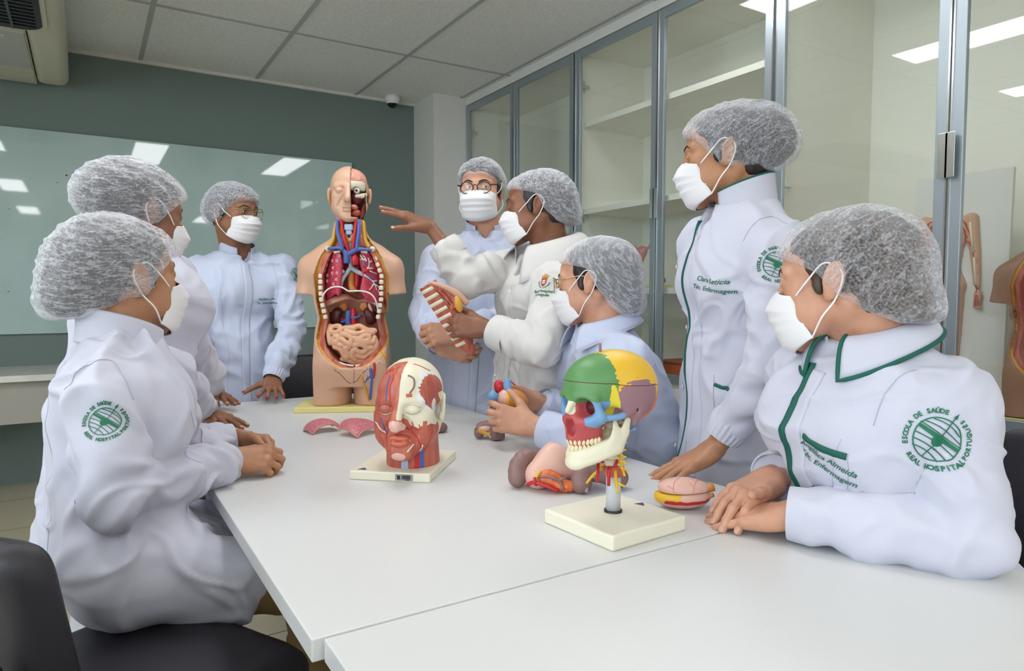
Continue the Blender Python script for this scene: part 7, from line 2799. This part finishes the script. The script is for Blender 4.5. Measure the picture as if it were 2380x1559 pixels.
# stomach model near the front right hands
O = PZ(1585, 1180, TZ)
t = thing('stomach_model', 'egg-shaped two-part stomach model lying beside the hands at right', 'anatomical model', O)
f = Field((-0.07, -0.05, -0.01), (0.07, 0.05, 0.08), 0.0024)
f.ell((0.004, 0, 0.039), (0.052, 0.034, 0.022), roty(0.05))
f.cut(lambda X, Y, Z: 0.0355 - Z + 0.05 * X + 0 * Y, 0.002)
v, q = f.mesh(1)
up_ = Piece(v, q)
st = bvh(up_)
veins = []
for ln in ([(-0.03, -0.05, 0.038), (-0.022, -0.02, 0.055), (-0.004, 0.0, 0.062)], [(-0.024, -0.03, 0.045), (-0.034, -0.02, 0.052)], [(0.012, -0.05, 0.040), (0.020, -0.02, 0.055), (0.034, 0.0, 0.058)], [(0.017, -0.03, 0.048), (0.008, -0.02, 0.056)], [(0.024, -0.016, 0.056), (0.016, -0.004, 0.06)]):
    w, _ = nearest(spline(ln, 5), st, 0.0)
    veins.append(tube(w, 0.0008, 6).tf(Rv, O))
make('upper_half', up_.tf(Rv, O), M['model_palepink'], t)
make('surface_vein', veins, M['model_pink'], t)
f = Field((-0.08, -0.05, -0.01), (0.07, 0.05, 0.05), 0.0024)
f.ell((0.0, 0, 0.024), (0.056, 0.036, 0.024))
f.cut(lambda X, Y, Z: Z - 0.0345 - 0.05 * X + 0 * Y, 0.002)
f.cut(lambda X, Y, Z: 0.0006 - Z + 0 * X + 0 * Y)
v, q = f.mesh(1)
p = Piece(v, q)
c = centers(p)
cls = np.zeros(len(q), int)
cls[(c[:, 0] < -0.008 - 0.3 * (0.034 - c[:, 2])) & (c[:, 2] > 0.016)] = 1
cls[(np.abs(c[:, 2] - 0.018 + 0.05 * np.minimum(c[:, 0], 0) - 0.05 * c[:, 0]) < 0.0035) & (c[:, 0] > -0.04)] = 2
S = split(p, cls)
for k, (n_, m_) in {0: ('lower_half', 'model_palepink'), 1: ('fat_patch', 'nerve_yellow'), 2: ('artery_band', 'model_red')}.items():
    make(n_, S[k].tf(Rv, O), M[m_], t)
make('outlet', [tube([(0.046, -0.004, 0.040), (0.062, -0.006, 0.044)], [.009, .008], 12).tf(Rv, O), tube([(0.048, -0.010, 0.026), (0.060, -0.012, 0.030)], [.006, .004], 10).tf(Rv, O)], M['model_orange'], t)

# heart model held in two hands
O = P(1182, 922, 1.925)
t = thing('heart_model', 'small painted heart model held in two hands', 'anatomical model', O)
f = Field((-0.06, -0.05, -0.06), (0.07, 0.06, 0.06), 0.0025)
f.ell((0.016, 0.0, -0.006), (0.042, 0.030, 0.028), roty(0.45)).ell((-0.012, -0.004, -0.004), (0.022, 0.024, 0.024), k=0.015)
v, q = f.mesh(1)
p = Piece(v, q)
c = centers(p)
cls = np.zeros(len(q), int)
cls[c[:, 0] < -0.004] = 1
cls[np.abs(c[:, 0] + 0.002) < 0.004] = 2
S = split(p, cls)
for k, (n_, m_) in {0: ('ventricle', 'model_orange'), 1: ('atrium', 'model_palepink'), 2: ('fat_band', 'nerve_yellow')}.items():
    make(n_, S[k].tf(Rv, O), M[m_], t)
make('vena_cava', [tube([(-0.034, -0.008, 0.014), (-0.052, -0.010, -0.008)], [.0155, .0165], 14).tf(Rv, O), tube([(-0.050, -0.006, -0.016), (-0.044, -0.01, -0.030)], [.008, .008], 10).tf(Rv, O)], M['skull_blue'], t)
make('aorta', sphere((-0.026, 0.0, 0.028), (0.0155, 0.015, 0.020), 16, 12, roty(-0.2)).tf(Rv, O), M['model_red'], t)
make('pulmonary_trunk', tube([(0.004, -0.010, 0.012), (-0.004, -0.008, 0.030), (-0.002, 0.000, 0.048)], [.013, .0115, .010], 14, n=4).tf(Rv, O), M['skull_blue'], t)
make('coronary_artery', tube([(0.008, 0.004, 0.042), (0.018, -0.004, 0.034)], 0.002, 8).tf(Rv, O), M['model_red'], t)
make('pin', [tube([(-0.032, 0, 0.044), (-0.038, 0, 0.058)], 0.0009, 6).tf(Rv, O), sphere((-0.039, 0, 0.060), 0.003, 8, 6).tf(Rv, O)], M['bright_metal'], t)

# chest wall plate held by the instructor
A_, B_ = P(982, 668, 2.17), P(1074, 810, 2.20)
ax = unit(B_ - A_)
Lg = np.linalg.norm(B_ - A_)
sd = unit(np.cross(IM(0, 0, -1), ax))
if sd[0] * _rt[0] + sd[1] * _rt[1] < 0:
    sd = -sd
nn_ = np.cross(sd, ax)
if nn_ @ _fw > 0:
    nn_ = -nn_
PR = np.stack([sd, -ax, nn_], 1)
if np.linalg.det(PR) < 0:
    PR[:, 2] *= 1
t = thing('chest_wall_plate', 'long curved chest wall plate with striped ribs held in the instructor hand', 'anatomical model', A_)
Q = lambda p: p.tf(PR, A_ + sd * 0.018)


def plate_pt(u, w, d=0.0):
    """u across -1..1, w along 0..1"""
    hw_ = 0.030 + 0.006 * math.sin(w * 3)
    taper = 1 - 0.5 * max(w - 0.88, 0) / 0.12
    x = u * hw_ * taper + 0.010 * math.sin(w * math.pi) * 0.5
    return (x, -w * Lg * 1.06, 0.012 * (1 - u * u) - 0.006 + d)


G = np.array([[plate_pt(-1 + 2 * a / 12, b / 30) for b in range(31)] for a in range(13)])
make('muscle_sheet', Q(grid_sheet(G[::-1], -0.010)), M['muscle_fibre'], t)
for k in range(9):
    w0 = 0.035 + k * 0.102
    Gr = np.array([[plate_pt(-1.02 + (1.50 - 0.06 * k) * a / 8, w0 + 0.012 * a / 8 + 0.048 * b / 5, 0.0028 * math.sin(math.pi * b / 5) + 0.0006) for b in range(6)] for a in range(9)])
    make('rib', Q(grid_sheet(Gr[::-1], -0.002)), M['model_bone'], t)
for k in range(4):
    w0 = 0.66 + k * 0.075
    make('rib_end', Q(box(plate_pt(1.30, w0), (0.010, 0.0045, 0.006), rotz(-0.3), 0.002)), M['model_bone'], t)
make('rib_end_muscle', Q(box((0.026, -0.78 * Lg, -0.004), (0.014, 0.030, 0.004), rotz(0.1), 0.003)), M['muscle_fibre'], t)
Gm = np.array([[(0.010 + 0.030 * a / 6 * math.sin(min(b / 16 * 2.4, math.pi * 0.9)) + 0.012 * b / 16, -0.002 - b / 16 * Lg * 0.46, 0.010 + 0.006 * a / 6) for b in range(17)] for a in range(7)])
mp_ = make('pectoral_section', Q(grid_sheet(Gm[::-1], -0.008)), M['muscle_pale'], t)
make('muscle_line', [Q(tube([(0.014 + 0.012 * k, -0.03 - 0.01 * k, 0.0125 + .002 * k), (0.020 + 0.013 * k, -Lg * 0.22, 0.013 + .002 * k), (0.026 + 0.011 * k, -Lg * 0.40, 0.013 + .002 * k)], 0.0012, 6, n=4)) for k in range(2)], M['dark_red'], mp_)
make('fat_wedge', Q(sphere((0.050, -Lg * 0.45, 0.010), (0.013, 0.028, 0.010), 14, 10, rotz(-0.3))), M['model_fat'], t)
make('skin_backing', Q(tube([(0.006, 0.004, 0.006), (0.034, -Lg * 0.12, 0.004), (0.062, -Lg * 0.32, 0.0), (0.074, -Lg * 0.52, -0.004)], [.006, .010, .013, .010], 12, n=6, flat=((0, 0, 1), 0.6))), M['model_skin'], t)
for p_ in ((-0.028, -0.012, 0.002), (-0.014, -0.002, 0.006)):
    make('pin', [Q(tube([p_, V3(*p_) + V3(-0.012, 0.006, 0)], 0.0012, 6)), Q(sphere(V3(*p_) + V3(-0.013, 0.006, 0), 0.003, 8, 6))], M['bright_metal'], t)
make('sternum_tip', Q(sphere((0.004, -Lg * 1.07, -0.002), (0.017, 0.020, 0.006), 12, 8)), M['muscle_fibre'], t)

# ------------------------------------------------------------------ inside the cabinets
# body chart board
yb = 1.465
xb = 3.02
t = thing('body_chart_board', 'tall white board with red-veined body relief inside the nearest glass cabinet', 'anatomical model', (xb, yb, 0.735))
lean = roty(0.03)
org = V3(xb, yb, 0.745)
K = lambda p: p.tf(lean, org)
make('panel', K(bx(0.0, 0.018, -0.225, 0.14, 0.0, 0.925, 0.002)), M['laminate_white'], t)
f = Field((-0.06, -0.17, 0.0), (0.02, 0.17, 0.92), 0.005)
for s in (-1, 1):
    f.chain([(0, s * 0.055, 0.72), (-.006, s * 0.088, 0.735), (-.006, s * 0.108, 0.60), (-.008, s * 0.122, 0.47)], [.022, .026, .019, .013], k=0.012)
    f.ell((-0.012, s * 0.128, 0.425), (0.010, 0.016, 0.030), k=0.008)
    for k in range(4):
        f.cone((-0.012, s * (0.118 + 0.006 * k), 0.405), (-0.014, s * (0.116 + 0.009 * k), 0.372 + 0.004 * abs(k - 1.5)), 0.005, 0.004, k=0.003)
    f.chain([(0, s * 0.036, 0.47), (-.006, s * 0.040, 0.27), (-.004, s * 0.042, 0.06)], [.040, .030, .018], k=0.015)
    f.cone((-.006, s * 0.045, 0.05), (-.02, s * 0.055, 0.035), 0.016, 0.014, k=0.01)
f.loft([(0, 0, 0.46, .03, .072), (0, 0, 0.55, .03, .056), (0, 0, 0.68, .034, .072), (0, 0, 0.75, .03, .06), (0, 0, 0.77, .02, .025)], k=0.02)
f.cone((0, 0, 0.76), (-.004, 0, 0.80), 0.022, 0.022, k=0.01)
f.ell((-0.006, 0, 0.845), (0.035, 0.036, 0.048), k=0.01)
f.cut(lambda X, Y, Z: X - 0.002 + 0 * Y + 0 * Z)
v, q = f.mesh(2)
bd = Piece(v, q)
btree = bvh(bd)
ves, bon = [], []
rg_ = random.Random(8)
for s in (-1, 1):
    main = [[(0.02, 0.70), (0.06, 0.735), (0.10, 0.66), (0.108, 0.60), (0.118, 0.50), (0.125, 0.44)], [(0.0, 0.72), (0.012, 0.60), (0.02, 0.50), (0.036, 0.40), (0.040, 0.26), (0.042, 0.08)], [(0.03, 0.74), (0.07, 0.69), (0.075, 0.62)]]
    for ln in main:
        pts = project([(-0.1, s * a, z) for a, z in spline(np.array([(a, b_, 0) for a, b_ in ln]), 5)[:, :2]], btree, (1, 0, 0), 0.0008)
        ves.append(tube(pts, 0.0018, 6))
        for i in range(2, len(pts) - 2, 2):
            dlt = [pts[i], pts[i] + V3(0, rg_.uniform(-.016, .016), -0.014), pts[i] + V3(0, rg_.uniform(-.02, .02), -0.026)]
            ves.append(tube(project(dlt, btree, (1, 0, 0), 0.0006), 0.0010, 5))
    for k in range(4):
        ves.append(tube(project([(-0.1, s * (0.124 + 0.002 * k), 0.43), (-0.1, s * (0.118 + 0.007 * k), 0.385)], btree, (1, 0, 0), 0.0008), 0.0010, 5))
    bon.append(tube(project([(-0.1, s * 0.094, 0.72), (-0.1, s * 0.108, 0.60)], btree, (1, 0, 0), 0.0), 0.005, 8))
    bon.append(tube(project([(-0.1, s * 0.112, 0.58), (-0.1, s * 0.122, 0.47)], btree, (1, 0, 0), 0.0), 0.004, 8))
fig = make('body_relief', K(bd), M['model_skin'], t)
make('artery', [K(x) for x in ves], M['model_red'], fig)
make('bone', [K(x) for x in bon], M['model_bone'], fig)
make('inventory_tag', K(box((-0.001, -0.135, 0.022), (0.001, 0.022, 0.008), None, 0.0006)), M['tag_grey'], t)

T2 = V3(2.90, 1.03, 0.7365)
t = thing('anatomical_torso_model', 'second brown torso model standing in the cabinet at the right edge', 'anatomical model', T2)
build_torso(t, T2 - V3(0, 0, 0.018), np.stack([unit((0.10, -1, 0)), unit((1, 0.10, 0)), V3(0, 0, 1)], 1), True, 'model_tan_skin')
t = thing('yellow_plinth', 'yellow-edged board under the second torso model', 'board', (3.02, 0.95, 0.712))
make('slab', bx(2.80, 3.25, 0.62, 1.22, 0.7135, 0.736, 0.003), M['model_base_edge'], t)

zs3 = SH[2] + 0.0165


def small(label, y, x, fn, m_, z=zs3, stand=0.0, base=True):
    O_ = V3(x, y, z)
    t_ = thing('organ_model', label, 'anatomical model', O_, 'small organ models in the cabinet')
    if base:
        make('base', bx(x - 0.05, x + 0.05, y - 0.06, y + 0.06, z, z + 0.018, 0.002), M['model_base_edge'], t_)
    if stand > 0.03:
        make('rod', bx(x - 0.004, x + 0.004, y - 0.004, y + 0.004, z + 0.018, z + stand), M['bright_metal'], t_)
    f_ = Field((-0.09, -0.09, -0.06), (0.09, 0.09, 0.09), 0.004)
    fn(f_)
    v_, q_ = f_.mesh(2)
    make('organ', Piece(v_ + O_ + V3(0, 0, stand), q_), M[m_], t_)
    return t_


def womb(f_):
    f_.ell((0, 0, 0.02), (0.025, 0.035, 0.03)).cone((0, 0, 0), (0, 0, -0.035), 0.018, 0.012, k=0.02)
    for s in (-1, 1):
        f_.chain([(0, s * 0.03, 0.03), (0, s * 0.055, 0.035), (0, s * 0.065, 0.055)], [.010, .007, .006], k=0.01)


def pelvis(f_):
    f_.ell((0, 0, 0.01), (0.03, 0.07, 0.028), rotx(-0.2)).cone((0, 0, 0), (0, -0.01, -0.04), 0.02, 0.014, k=0.02).ell((-0.01, 0.06, 0.0), (0.02, 0.02, 0.03), k=0.02)


small('pink womb model on a rod on the lit cabinet shelf', 3.02, 2.78, womb, 'model_pink', stand=0.20)
small('dark red liver model on the lit cabinet shelf', 2.90, 2.80, lambda f_: f_.ell((0, 0, 0.0), (0.03, 0.045, 0.028)).ell((0, 0.03, 0.012), (0.02, 0.025, 0.02), k=0.02), 'model_red', stand=0.045)
small('small red heart model on a rod on the lit cabinet shelf', 2.70, 2.90, lambda f_: f_.ell((0, 0, 0), (0.015, 0.018, 0.022), rotx(0.4)), 'model_red', stand=0.215)
small('pink pelvis section model on the cabinet shelf behind the tall standing person', 2.56, 2.80, pelvis, 'model_pink', stand=0.205)
O = V3(2.80, 2.73, 0.713)
t = thing('storage_box', 'orange organ model box at the bottom of the lit cabinet', 'box', O)
make('tray', bx(2.72, 2.90, 2.62, 2.82, 0.7135, 0.80, 0.006), M['skull_orange'], t)
make('lid', bx(2.715, 2.905, 2.615, 2.825, 0.80, 0.815, 0.004), M['model_muscle'], t)
